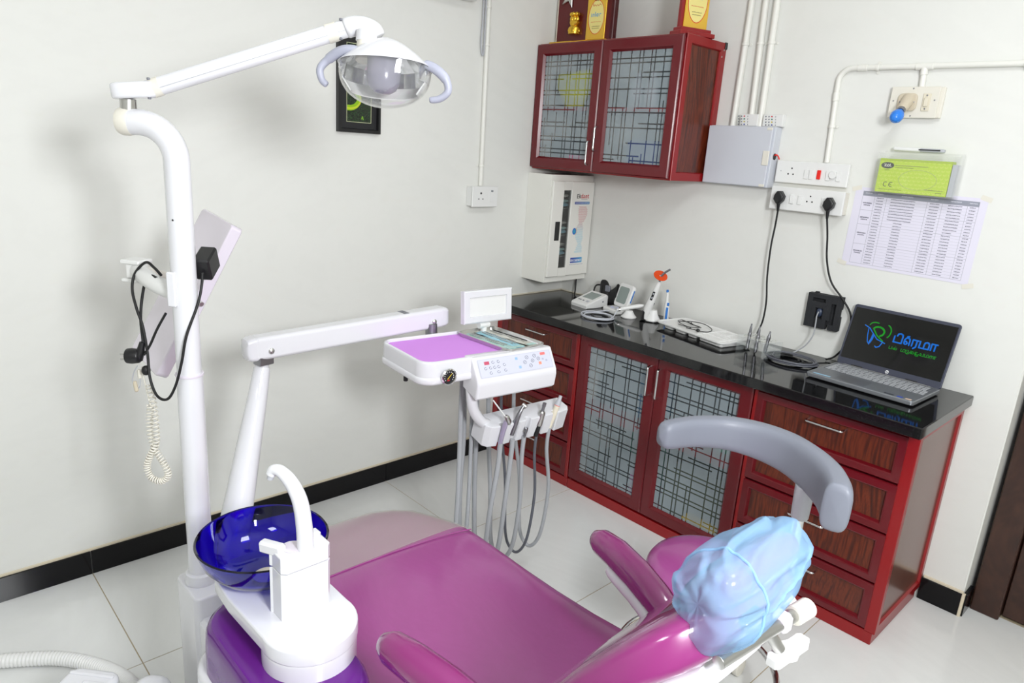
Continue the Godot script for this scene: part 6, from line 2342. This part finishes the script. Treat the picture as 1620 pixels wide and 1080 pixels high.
# ---------------------------------------------------------------- laptop
func laptop() -> void:
	var H := 0.8002
	var t := thing("laptop", "open silver laptop showing a blue and green logo at the end of the worktop", "laptop", Vector3(1.68, H, 0.21))
	var x := Transform3D(Basis(Vector3.UP, deg_to_rad(-2.0)), Vector3(1.680, H, 0.213))
	var b := MB.new()
	b.xf = x
	b.slab(rrect(0.358, 0.242, 0.012, 5), 0.004, 0.019, 0.003)
	var base := part(b, "base", M.laptop_silver, t)
	for q in [[-0.15, -0.09], [0.15, -0.09], [-0.15, 0.09], [0.15, 0.09]]:
		b = MB.new()
		b.xf = x
		b.cyl(Vector3(q[0], 0.0, q[1]), Vector3(q[0], 0.0045, q[1]), 0.008, -1.0, 14)
		part(b, "foot", M.black_rubber, base)
	b = MB.new()
	b.xf = x
	b.bx(-0.052 - 0.035, 0.052 - 0.035, 0.0190, 0.0194, 0.035, 0.105, 0.0)
	part(b, "touchpad", mat("touchpad_grey", C8(128, 130, 134), 0.3, 0.5), base)
	# keys
	b = MB.new()
	b.xf = x
	for r in 6:
		var kx := -0.162
		var n := 0
		while kx < 0.158:
			var w := 0.0155
			if r == 5 and n == 4: w = 0.085
			if (r == 3 or r == 4) and n == 0: w = 0.026
			b.box(Vector3(kx + w / 2, 0.0198, -0.090 + r * 0.0185), Vector3(w, 0.0016, 0.0145 if r > 0 else 0.010), 0.0004)
			kx += w + 0.0034
			n += 1
	var kb := part(b, "keys", M.key_grey, base)
	kb.set_meta("kind", "stuff")
	b = MB.new()
	b.xf = x
	b.bx(-0.168, 0.162, 0.0188, 0.0192, -0.100, 0.012, 0.0)
	part(b, "key_well", mat("key_well_grey", C8(96, 99, 104), 0.5), base)
	b = MB.new()
	b.xf = x
	b.bx(-0.150, 0.150, 0.0190, 0.0215, -0.1145, -0.1085, 0.0008)
	part(b, "speaker_bar", M.chrome, base)
	for q in [[-0.150, -0.09, C8(150, 190, 214), 0.06], [0.098, 0.098, C8(48, 52, 60), 0.03], [0.132, 0.132, C8(50, 80, 180), 0.018], [0.158, 0.158, C8(220, 190, 170), 0.018]]:
		b = MB.new()
		b.xf = x
		var cx: float = q[0] if q[3] < 0.05 else -0.128
		b.box(Vector3(cx, 0.0192, 0.105), Vector3(q[3], 0.0005, 0.011), 0.0)
		part(b, "sticker", mat("sticker_%d" % int(q[3] * 1000 + cx * 100), q[2], 0.4), base)
	# lid
	var lx := x * Transform3D(Basis(Vector3(1, 0, 0), deg_to_rad(-17.5)), Vector3(0, 0.017, -0.117))
	b = MB.new()
	b.xf = lx * Transform3D(Basis(Vector3(1, 0, 0), PI / 2), Vector3(0, 0.115, 0))
	b.slab(rrect(0.358, 0.230, 0.010, 5), -0.007, 0.0, 0.002)
	var lid := part(b, "lid", M.laptop_slate, t)
	sheet("screen", screen_print(), lid, lx * Vector3(0, 0.122, 0.0006), lx.basis * Vector3(0.1715, 0, 0), lx.basis * Vector3(0, 0.0965, 0))
	b = MB.new()
	b.xf = lx
	b.cyl(Vector3(0, 0.2245, -0.0004), Vector3(0, 0.2245, 0.0006), 0.002, -1.0, 12)
	part(b, "camera_dot", M.ink_black, lid)
	b = MB.new()
	b.xf = lx
	b.cyl(Vector3(0, 0.0125, 0.0), Vector3(0, 0.0125, 0.0008), 0.0062, -1.0, 24)
	var badge := part(b, "badge", M.ink_white, lid)
	lettering("hp", M.laptop_slate, badge, lx * Vector3(0.0, 0.0125, 0.0009), lx.basis * Vector3(1, 0.0, 0), lx.basis * Vector3(0.12, 1, 0), 0.0075, "badge_lettering", true, 0.9)
	for k in 2:
		b = MB.new()
		b.xf = lx
		b.bx(-0.125 + k * 0.19, -0.065 + k * 0.19 - 0.02, 0.003, 0.007, 0.0, 0.001, 0.0)
		part(b, "hinge_vent", M.ink_black, lid)

# strokes of the Tamil letters on the screen, in a box one unit high with y downwards
func tamil(ch: String) -> Array:
	match ch:
		"pi": return [1.05, [[Vector2(0.05, 0.15), Vector2(0.05, 1), Vector2(0.85, 1), Vector2(0.85, 0.0)], [Vector2(0.85, 0.1), Vector2(0.80, -0.22), Vector2(0.58, -0.34), Vector2(0.36, -0.24), Vector2(0.30, 0.05)]]]
		"ee": return [0.76, [[Vector2(0.36, 0.76), Vector2(0.30, 0.94), Vector2(0.16, 0.98), Vector2(0.05, 0.84), Vector2(0.08, 0.62), Vector2(0.24, 0.56), Vector2(0.36, 0.76)], [Vector2(0.05, 0.76), Vector2(0.06, 0.34), Vector2(0.16, 0.08), Vector2(0.36, 0.02), Vector2(0.52, 0.14), Vector2(0.56, 0.40), Vector2(0.56, 1.0)], [Vector2(0.30, 0.04), Vector2(0.24, -0.16), Vector2(0.40, -0.20)]]]
		"ra": return [0.74, [[Vector2(0.08, 1.0), Vector2(0.08, 0.1), Vector2(0.62, 0.1)], [Vector2(0.48, 0.1), Vector2(0.48, 1.05), Vector2(0.28, 1.30)]]]
		"ma": return [1.10, [[Vector2(0.05, 0.1), Vector2(0.05, 1), Vector2(0.95, 1), Vector2(0.95, 0.35), Vector2(0.86, 0.12), Vector2(0.70, 0.06), Vector2(0.54, 0.16), Vector2(0.48, 0.4), Vector2(0.48, 1)]]]
		"aa": return [0.66, [[Vector2(0.06, 1), Vector2(0.06, 0.1), Vector2(0.60, 0.1)], [Vector2(0.42, 0.1), Vector2(0.42, 1)]]]
		"pa": return [0.85, [[Vector2(0.05, 0.1), Vector2(0.05, 1), Vector2(0.65, 1), Vector2(0.65, 0.1)]]]
		"l": return [1.05, [[Vector2(0.25, 0.6), Vector2(0.10, 0.6), Vector2(0.04, 0.8), Vector2(0.2, 1), Vector2(0.36, 0.85), Vector2(0.36, 0.3), Vector2(0.5, 0.3), Vector2(0.5, 1), Vector2(0.8, 1), Vector2(0.88, 0.6), Vector2(0.78, 0.3)], [Vector2(0.5, -0.25), Vector2(0.52, -0.2)]]]
		"ru": return [0.9, [[Vector2(0.06, 1.0), Vector2(0.06, 0.1), Vector2(0.5, 0.1), Vector2(0.5, 0.8), Vector2(0.4, 1.2), Vector2(0.1, 1.3), Vector2(0.4, 1.45), Vector2(0.75, 1.2), Vector2(0.75, 0.6)]]]
		"tha": return [0.95, [[Vector2(0.55, 0.1), Vector2(0.1, 0.1), Vector2(0.1, 0.8), Vector2(0.3, 0.95), Vector2(0.45, 0.75), Vector2(0.3, 0.5), Vector2(0.1, 0.6)], [Vector2(0.1, 1.0), Vector2(0.7, 1.0), Vector2(0.8, 0.6), Vector2(0.6, 0.4)]]]
		"thu": return [1.05, [[Vector2(0.55, 0.1), Vector2(0.1, 0.1), Vector2(0.1, 0.8), Vector2(0.3, 0.95), Vector2(0.45, 0.75), Vector2(0.3, 0.5), Vector2(0.1, 0.6)], [Vector2(0.1, 1.0), Vector2(0.7, 1.0), Vector2(0.85, 0.6), Vector2(0.85, 1.3), Vector2(0.5, 1.45), Vector2(0.15, 1.3)]]]
		"va": return [1.0, [[Vector2(0.22, 0.6), Vector2(0.1, 0.7), Vector2(0.14, 0.95), Vector2(0.34, 0.9), Vector2(0.38, 0.4), Vector2(0.2, 0.15), Vector2(0.06, 0.3)], [Vector2(0.38, 1), Vector2(0.8, 1), Vector2(0.8, 0.1)]]]
		"nai": return [1.5, [[Vector2(0.05, 1), Vector2(0.05, 0.4), Vector2(0.2, 0.1), Vector2(0.4, 0.3), Vector2(0.4, 1), Vector2(0.4, 0.4), Vector2(0.6, 0.1), Vector2(0.8, 0.4), Vector2(0.8, 1)], [Vector2(0.8, 0.5), Vector2(1.0, 0.1), Vector2(1.3, 0.1)], [Vector2(1.12, 0.1), Vector2(1.12, 1), Vector2(0.95, 0.9)]]]
	return [0.5, []]

func screen_print() -> StandardMaterial3D:
	var im := Image.create(1024, 576, false, Image.FORMAT_RGBA8)
	im.fill(C8(18, 18, 19))
	var blue := C8(16, 128, 246)
	var green := C8(10, 170, 30)
	# first line, wide and heavy
	var x := 470.0
	for ch in ["pi", "ee", "ra", "ma", "aa"]:
		var g := tamil(ch)
		for s in g[1]:
			var pts: Array = []
			for p in s:
				pts.append(Vector2(x + p.x * 100.0, 212.0 + p.y * 74.0))
			stroke(im, pts, 16, blue)
		x += g[0] * 100.0
	# second line, thin
	x = 452.0
	for ch in ["pa", "l", "", "ma", "ru", "tha", "thu", "va", "ma", "nai"]:
		if ch == "":
			x += 34.0
			continue
		var g := tamil(ch)
		for s in g[1]:
			var pts: Array = []
			for p in s:
				pts.append(Vector2(x + p.x * 46.0, 336.0 + p.y * 30.0))
			stroke(im, pts, 6, green)
		x += g[0] * 46.0
	# emblem: green P and crown over a blue tooth
	stroke(im, arc2(Vector2(258, 168), 62, 44, 190, 292), 12, green)
	stroke(im, arc2(Vector2(372, 200), 54, 72, -78, 52), 13, green)
	stroke(im, arc2(Vector2(300, 216), 62, 50, 215, 420), 20, green)
	stroke(im, [Vector2(246, 196), Vector2(300, 262), Vector2(372, 308)], 14, green)
	stroke(im, [Vector2(150, 176), Vector2(206, 198), Vector2(258, 250), Vector2(310, 300), Vector2(400, 326)], 11, blue)
	stroke(im, [Vector2(196, 206), Vector2(206, 280), Vector2(222, 346), Vector2(246, 372)], 10, blue)
	stroke(im, [Vector2(262, 262), Vector2(258, 310), Vector2(246, 352)], 24, blue)
	stroke(im, [Vector2(372, 330), Vector2(356, 372), Vector2(326, 388), Vector2(312, 378)], 12, blue)
	var m := printed("screen_print", im, 0.07)
	m.emission_enabled = true
	m.emission_texture = m.albedo_texture
	m.emission = Color.BLACK
	m.emission_operator = BaseMaterial3D.EMISSION_OP_ADD
	m.emission_energy_multiplier = 0.42
	m.albedo_color = Color(0.5, 0.5, 0.5)
	return m

# ---------------------------------------------------------------- awards on the wall cabinet
func awards() -> void:
	var Y0 := 1.9805
	var t := thing("award_plaque", "wide dark red award plaque with gold emblem, star and gold plate", "award", Vector3(0.18, Y0, 0.19), "awards on the wall cabinet")
	var x := Transform3D(Basis(Vector3.UP, deg_to_rad(3)), Vector3(0.185, Y0, 0.195))
	var b := MB.new()
	b.xf = x
	b.bx(-0.168, 0.160, 0.0, 0.012, -0.03, 0.045, 0.002)
	part(b, "gold_base", M.gold, t)
	b = MB.new()
	b.xf = x
	b.bx(-0.158, 0.158, 0.012, 0.30, -0.012, 0.008, 0.002)
	var brd := part(b, "board", mat("plaque_red", C8(92, 18, 20), 0.3), t)
	b = MB.new()
	b.xf = x
	b.bx(0.150, 0.168, 0.0, 0.31, -0.016, 0.014, 0.003)
	part(b, "post", mat("plaque_edge", C8(72, 12, 18), 0.25), t)
	b = MB.new()
	b.xf = x
	b.bx(-0.162, -0.157, 0.0, 0.30, -0.012, 0.008, 0.001)
	part(b, "edge_strip", M.cream_plastic, t)
	# gold emblem: drum, two collars and a cluster of rounded forms
	b = MB.new()
	var ec := x * Vector3(-0.045, 0.042, 0.016)
	b.lathe([Vector2(0.026, 0), Vector2(0.029, 0.004), Vector2(0.029, 0.026), Vector2(0.025, 0.032), Vector2(0.020, 0.036), Vector2(0.024, 0.044), Vector2(0.026, 0.052), Vector2(0.022, 0.058)], ec, Vector3.UP, 24)
	for k in 6:
		var a := TAU * k / 6
		b.ball(ec + Vector3(cos(a) * 0.016, 0.064, sin(a) * 0.010 + 0.004), Vector3(0.011, 0.014, 0.010), 12)
		b.ball(ec + Vector3(cos(a + 0.5) * 0.018, 0.084, sin(a + 0.5) * 0.010 + 0.004), Vector3(0.010, 0.010, 0.010), 12)
		b.ball(ec + Vector3(cos(a) * 0.027, 0.015, sin(a) * 0.027), Vector3(0.005, 0.008, 0.005), 10)
	part(b, "gold_emblem", M.gold, brd, 40, "gold lion emblem")
	b = MB.new()
	b.xf = x * Transform3D(Basis(Vector3(0, 0, 1), 0.35) * Basis(Vector3(1, 0, 0), PI / 2), Vector3(-0.090, 0.205, 0.010))
	var so := PackedVector2Array()
	for k in 10:
		var a := TAU * k / 10 + 0.3
		so.append(Vector2(cos(a), sin(a)) * (0.052 if k % 2 == 0 else 0.020))
	b.slab(so, 0.0, 0.008, 0.002, 1)
	part(b, "star", M.steel, brd, 30, "silver star")
	b = MB.new()
	b.xf = x
	b.bx(0.018, 0.122, 0.018, 0.24, 0.008, 0.0115, 0.001)
	var gp := part(b, "gold_plate", M.gold, brd)
	sheet("plate_print", plate_print("award_print_a", true), gp, x * Vector3(0.070, 0.129, 0.0116), x.basis * Vector3(0.0515, 0, 0), x.basis * Vector3(0, 0.1105, 0))
	# second award, turned to the door
	t = thing("award_plaque", "gold award plate on a stepped red base at the end of the wall cabinet", "award", Vector3(0.745, Y0, 0.20), "awards on the wall cabinet")
	x = Transform3D(Basis(Vector3.UP, deg_to_rad(72)), Vector3(0.752, Y0, 0.185))
	b = MB.new()
	b.xf = x
	b.bx(-0.085, 0.085, 0.0, 0.016, -0.036, 0.036, 0.002)
	b.bx(-0.075, 0.072, 0.016, 0.030, -0.028, 0.026, 0.002)
	part(b, "stepped_base", M.red_profile, t)
	b = MB.new()
	b.xf = x
	b.bx(-0.068, 0.062, 0.030, 0.30, -0.016, 0.004, 0.002)
	brd = part(b, "board", M.red_profile, t)
	b = MB.new()
	b.xf = x
	b.bx(-0.055, 0.060, 0.026, 0.29, 0.004, 0.008, 0.001)
	gp = part(b, "gold_plate", M.gold, t)
	sheet("plate_print", plate_print("award_print_b", false), gp, x * Vector3(0.0025, 0.158, 0.0081), x.basis * Vector3(0.0565, 0, 0), x.basis * Vector3(0, 0.1305, 0))

func plate_print(called: String, wreath: bool) -> StandardMaterial3D:
	var im := Image.create(208, 444, false, Image.FORMAT_RGBA8)
	im.fill(C8(222, 178, 58))
	var g := RandomNumberGenerator.new()
	g.seed = 9
	var c := Vector2(104, 262)
	for k in 30:
		stroke(im, arc2(c, 84.0 - k * 2.8, 136.0 - k * 4.4, 0, 360, 40), 6, C8(236, 222, 140))
	stroke(im, arc2(c, 86, 140, 0, 360, 60), 5, C8(214, 60, 30))
	stroke(im, [Vector2(56, 170), Vector2(62, 152), Vector2(70, 172), Vector2(80, 160), Vector2(92, 172), Vector2(108, 160), Vector2(120, 172), Vector2(134, 156), Vector2(150, 168)], 4, C8(190, 70, 40))
	# the short blue word
	var bl := C8(60, 150, 206)
	stroke(im, [Vector2(50, 232), Vector2(50, 256)], 7, bl)
	stroke(im, [Vector2(64, 256), Vector2(64, 236), Vector2(78, 236), Vector2(78, 256)], 6, bl)
	stroke(im, [Vector2(92, 222), Vector2(92, 256)], 7, bl)
	stroke(im, arc2(Vector2(112, 246), 9, 10, 0, 360), 6, bl)
	stroke(im, [Vector2(122, 234), Vector2(122, 256)], 6, bl)
	stroke(im, [Vector2(138, 256), Vector2(138, 238), Vector2(152, 236)], 6, bl)
	scribble(im, 48, 300, 112, C8(200, 70, 40), g, 4)
	scribble(im, 60, 336, 90, C8(90, 80, 40), g, 4)
	scribble(im, 64, 352, 80, C8(90, 80, 40), g, 4)
	if wreath:
		stroke(im, arc2(Vector2(104, 76), 44, 44, 20, 160), 9, C8(70, 60, 20))
		for k in 9:
			var a := deg_to_rad(15 + 150.0 * k / 8)
			var p := Vector2(104, 76) + Vector2(cos(a), sin(a)) * 44
			stroke(im, [p, p + Vector2(cos(a + 0.9), sin(a + 0.9)) * 16], 6, C8(70, 60, 20))
	else:
		scribble(im, 60, 200, 90, C8(90, 80, 40), g, 4)
	return printed(called, im, 0.35)

# ---------------------------------------------------------------- things hung on the pole
func pole_things() -> void:
	var b: MB
	# monitor wrapped in film behind the pole, seen edge on
	var L := Vector3(-0.040, -0.368, 0.188).normalized()
	var V := Vector3(-0.997, 0.007, 0.046)
	V = (V - L * V.dot(L)).normalized()
	var N := L.cross(V)
	var t := thing("wrapped_monitor", "flat white monitor in clear wrapping, mounted aslant behind the light pole", "monitor", Vector3(0.66, 0.93, 2.10))
	var x := Transform3D(Basis(L, N, V), Vector3(0.748, 1.095, 2.128) + V * 0.100)
	b = MB.new()
	b.xf = x
	b.slab(rrect(0.415, 0.20, 0.012, 5, Vector2(0, 0.0)), -0.015, 0.015, 0.004)
	var m := part(b, "case", M.wrapped_white, t)
	b = MB.new()
	b.xf = x
	b.slab(rrect(0.30, 0.13, 0.05, 5), 0.012, 0.022, 0.006)
	part(b, "back_bulge", M.wrapped_white, m)
	for k in 2:
		b = MB.new()
		b.xf = x
		b.cyl(Vector3(0.0 + k * 0.03, 0.0, -0.096), Vector3(0.0 + k * 0.03, 0.0, -0.112), 0.006)
		part(b, "thumb_screw", M.steel, m)
	b = MB.new()
	b.tube(spline([Vector3(0.855, 1.150, 2.215), Vector3(0.80, 1.158, 2.235), Vector3(0.745, 1.168, 2.245), Vector3(0.695, 1.176, 2.245)], 5), 0.020, 18)
	var arm := part(b, "monitor_arm", M.white_plastic, t, 60)
	b = MB.new()
	b.xf = Transform3D(Basis(Vector3.UP, 0.6), Vector3(0.688, 1.176, 2.247))
	b.box(Vector3(0, 0.020, 0), Vector3(0.05, 0.010, 0.05), 0.003)
	b.box(Vector3(0, -0.024, 0), Vector3(0.05, 0.008, 0.05), 0.003)
	b.box(Vector3(0, 0, 0), Vector3(0.036, 0.044, 0.036), 0.004)
	part(b, "swivel", M.white_plastic, arm)
	b = MB.new()
	b.tube([Vector3(0.70, 1.172, 2.235), Vector3(0.66, 1.14, 2.16), Vector3(0.655, 1.13, 2.13)], 0.014, 12)
	part(b, "link", M.aged_white, arm, 60)
	b = MB.new()
	b.xf = Transform3D(Basis(Vector3.UP, 0.75), Vector3(0.873, 1.163, 2.203) + Vector3(0.30, 0, 0.95) * 0.031)
	b.box(Vector3.ZERO, Vector3(0.020, 0.078, 0.012), 0.005)
	part(b, "pole_clip", M.unit_white, t)
	# power adapter and its leads
	t = thing("power_adapter", "black power adapter and cable strapped to the light pole", "power adapter", Vector3(0.842, 1.18, 2.150))
	b = MB.new()
	b.xf = Transform3D(Basis(Vector3.UP, deg_to_rad(50)) * Basis(Vector3(1, 0, 0), deg_to_rad(24)), Vector3(0.858, 1.212, 2.147))
	b.box(Vector3.ZERO, Vector3(0.037, 0.054, 0.062), 0.004)
	part(b, "case", M.black_plastic, t)
	part_tube(t, "lead", spline([Vector3(0.884, 1.196, 2.166), Vector3(0.890, 1.165, 2.172), Vector3(0.898, 1.125, 2.186), Vector3(0.904, 1.06, 2.215), Vector3(0.902, 1.00, 2.228), Vector3(0.893, 0.945, 2.241), Vector3(0.872, 0.908, 2.254), Vector3(0.838, 0.908, 2.266), Vector3(0.812, 0.945, 2.271), Vector3(0.796, 1.00, 2.268), Vector3(0.783, 1.06, 2.270), Vector3(0.764, 1.10, 2.275), Vector3(0.742, 1.14, 2.275), Vector3(0.735, 1.175, 2.265), Vector3(0.752, 1.203, 2.245), Vector3(0.778, 1.194, 2.235), Vector3(0.80, 1.18, 2.228)], 7), 0.0032, M.black_rubber, 8)
	part_tube(t, "lead", spline([Vector3(0.805, 1.176, 2.24), Vector3(0.775, 1.176, 2.245), Vector3(0.758, 1.155, 2.252), Vector3(0.757, 1.11, 2.262), Vector3(0.770, 1.07, 2.270), Vector3(0.782, 1.03, 2.272), Vector3(0.786, 1.005, 2.276)], 6), 0.0032, M.black_rubber, 8)
	part_tube(t, "lead", spline([Vector3(0.838, 1.10, 2.235), Vector3(0.818, 1.06, 2.25), Vector3(0.80, 1.02, 2.262), Vector3(0.79, 0.995, 2.274)], 6), 0.0030, M.black_rubber, 8)
	t = thing("round_plug", "round black two-pin plug dangling beside the light pole", "plug", Vector3(0.776, 0.965, 2.288))
	b = MB.new()
	b.lathe([Vector2(0.010, 0.0), Vector2(0.0175, 0.004), Vector2(0.0185, 0.014), Vector2(0.0165, 0.030), Vector2(0.012, 0.034)], Vector3(0.762, 0.990, 2.304), Vector3(0.72, 0.08, -0.69), 24)
	b.tube([Vector3(0.781, 0.985, 2.286), Vector3(0.785, 1.005, 2.279), Vector3(0.787, 1.025, 2.275)], [0.012, 0.009, 0.006], 14)
	part(b, "plug_body", M.black_plastic, t, 50)
	for k in 2:
		part_tube(t, "pin", [Vector3(0.764, 0.994 - k * 0.012, 0.0) + Vector3(0, 0, 2.302), Vector3(0.752, 0.993 - k * 0.012, 2.314)], 0.0022, M.steel, 8)
	b = MB.new()
	b.ball(Vector3(0.793, 0.958, 2.273), Vector3(0.010, 0.012, 0.010), 14)
	part(b, "cable_boot", M.black_rubber, t, 60)
	# spiral cord with its clips
	t = thing("spiral_cord", "cream coiled cord hanging in a loop beside the light pole", "cord", Vector3(0.82, 0.69, 2.27))
	b = MB.new()
	var axis := spline([Vector3(0.803, 0.925, 2.270), Vector3(0.812, 0.88, 2.268), Vector3(0.818, 0.83, 2.268), Vector3(0.822, 0.785, 2.271), Vector3(0.816, 0.755, 2.284), Vector3(0.812, 0.725, 2.292), Vector3(0.822, 0.700, 2.287), Vector3(0.842, 0.694, 2.270), Vector3(0.852, 0.712, 2.258), Vector3(0.842, 0.740, 2.264), Vector3(0.822, 0.765, 2.272), Vector3(0.806, 0.80, 2.277), Vector3(0.798, 0.84, 2.274), Vector3(0.796, 0.872, 2.270)], 12)
	var hel: Array = []
	var u := Vector3(0.7, 0, 0.7)
	var nseg := axis.size() - 1
	var turns := 62.0
	var total := int(turns * 9)
	for i in total:
		var s := float(i) / total * nseg
		var k := mini(int(s), nseg - 1)
		var p: Vector3 = axis[k].lerp(axis[k + 1], s - k)
		var d: Vector3 = (axis[k + 1] - axis[k]).normalized()
		u = (u - d * u.dot(d)).normalized()
		var w := d.cross(u)
		var a := TAU * turns * i / total
		hel.append(p + (u * cos(a) + w * sin(a)) * 0.0068)
	b.tube(hel, 0.0019, 6)
	part(b, "spiral", M.aged_white, t, 70)
	part_tube(t, "straight_end", spline([Vector3(0.796, 0.872, 2.270), Vector3(0.786, 0.90, 2.272), Vector3(0.778, 0.945, 2.276), Vector3(0.782, 0.965, 2.278)], 6), 0.0019, M.aged_white, 6)
	t = thing("cord_clip", "small clear plastic clips on a thin white cord below the round plug", "clip", Vector3(0.757, 0.90, 2.28))
	b = MB.new()
	b.tube(spline([Vector3(0.772, 0.965, 2.285), Vector3(0.757, 0.945, 2.290), Vector3(0.749, 0.922, 2.292), Vector3(0.757, 0.905, 2.287), Vector3(0.768, 0.915, 2.282), Vector3(0.770, 0.945, 2.281)], 5), 0.0014, 6)
	part(b, "cord", M.light_grey, t, 70)
	b = MB.new()
	b.xf = Transform3D(Basis(Vector3(0, 0, 1), 0.6), Vector3(0.756, 0.910, 2.288))
	b.box(Vector3.ZERO, Vector3(0.010, 0.026, 0.008), 0.003)
	part(b, "clip_body", M.beige_plastic, t)
	b = MB.new()
	b.box(Vector3(0.769, 0.944, 2.281), Vector3(0.011, 0.022, 0.008), 0.003)
	part(b, "clip_body", M.aged_white, t)

# ---------------------------------------------------------------- on the floor
func floor_things() -> void:
	var t := thing("suction_hose", "white ribbed hose curving across the floor beside the pole box", "hose", Vector3(0.5, 0, 2.45))
	var b := MB.new()
	var ax := spline([Vector3(0.20, 0.021, 2.95), Vector3(0.27, 0.021, 2.72), Vector3(0.345, 0.021, 2.585), Vector3(0.43, 0.021, 2.462), Vector3(0.53, 0.021, 2.385), Vector3(0.64, 0.031, 2.345), Vector3(0.74, 0.036, 2.335), Vector3(0.80, 0.04, 2.33)], 30)
	var pts: Array = []
	var rad: Array = []
	for i in ax.size():
		pts.append(ax[i])
		rad.append(0.0205 if i % 2 == 0 else 0.0186)
	b.tube(pts, rad, 18)
	part(b, "ribbed_tube", M.white_plastic, t, 20)
	b = MB.new()
	b.cyl(Vector3(0.77, 0.038, 2.334), Vector3(0.808, 0.042, 2.329), 0.024)
	part(b, "cuff", M.white_plastic, t)
	t = thing("foot_pedal", "white plastic foot pedal box with a ridged lid at the edge of the hose", "foot pedal", Vector3(0.85, 0, 2.485), "white floor boxes")
	var x := Transform3D(Basis(Vector3.UP, deg_to_rad(42)), Vector3(0.850, 0, 2.485))
	b = MB.new()
	b.xf = x
	b.slab(rrect(0.13, 0.14, 0.03, 6), 0.0, 0.225, 0.014, 4)
	part(b, "case", M.unit_white, t)
	b = MB.new()
	b.xf = x
	b.slab(rrect(0.11, 0.010, 0.004, 4, Vector2(0, -0.045)), 0.223, 0.229, 0.003)
	b.slab(rrect(0.05, 0.010, 0.004, 4, Vector2(0.02, -0.02)), 0.223, 0.229, 0.003)
	part(b, "ridge", M.unit_white, t)
	t = thing("junction_cover", "smooth rounded white cover on the floor against the pole box", "cover", Vector3(0.945, 0, 2.362), "white floor boxes")
	x = Transform3D(Basis(Vector3.UP, deg_to_rad(42)), Vector3(0.945, 0, 2.362))
	b = MB.new()
	b.xf = x
	b.slab(rrect(0.09, 0.10, 0.04, 8), 0.0, 0.235, 0.030, 6)
	part(b, "cover", M.unit_white, t)
	b = MB.new()
	b.xf = x
	b.slab(rrect(0.10, 0.11, 0.045, 8), 0.0, 0.014, 0.003)
	part(b, "skirt", M.unit_white, t)
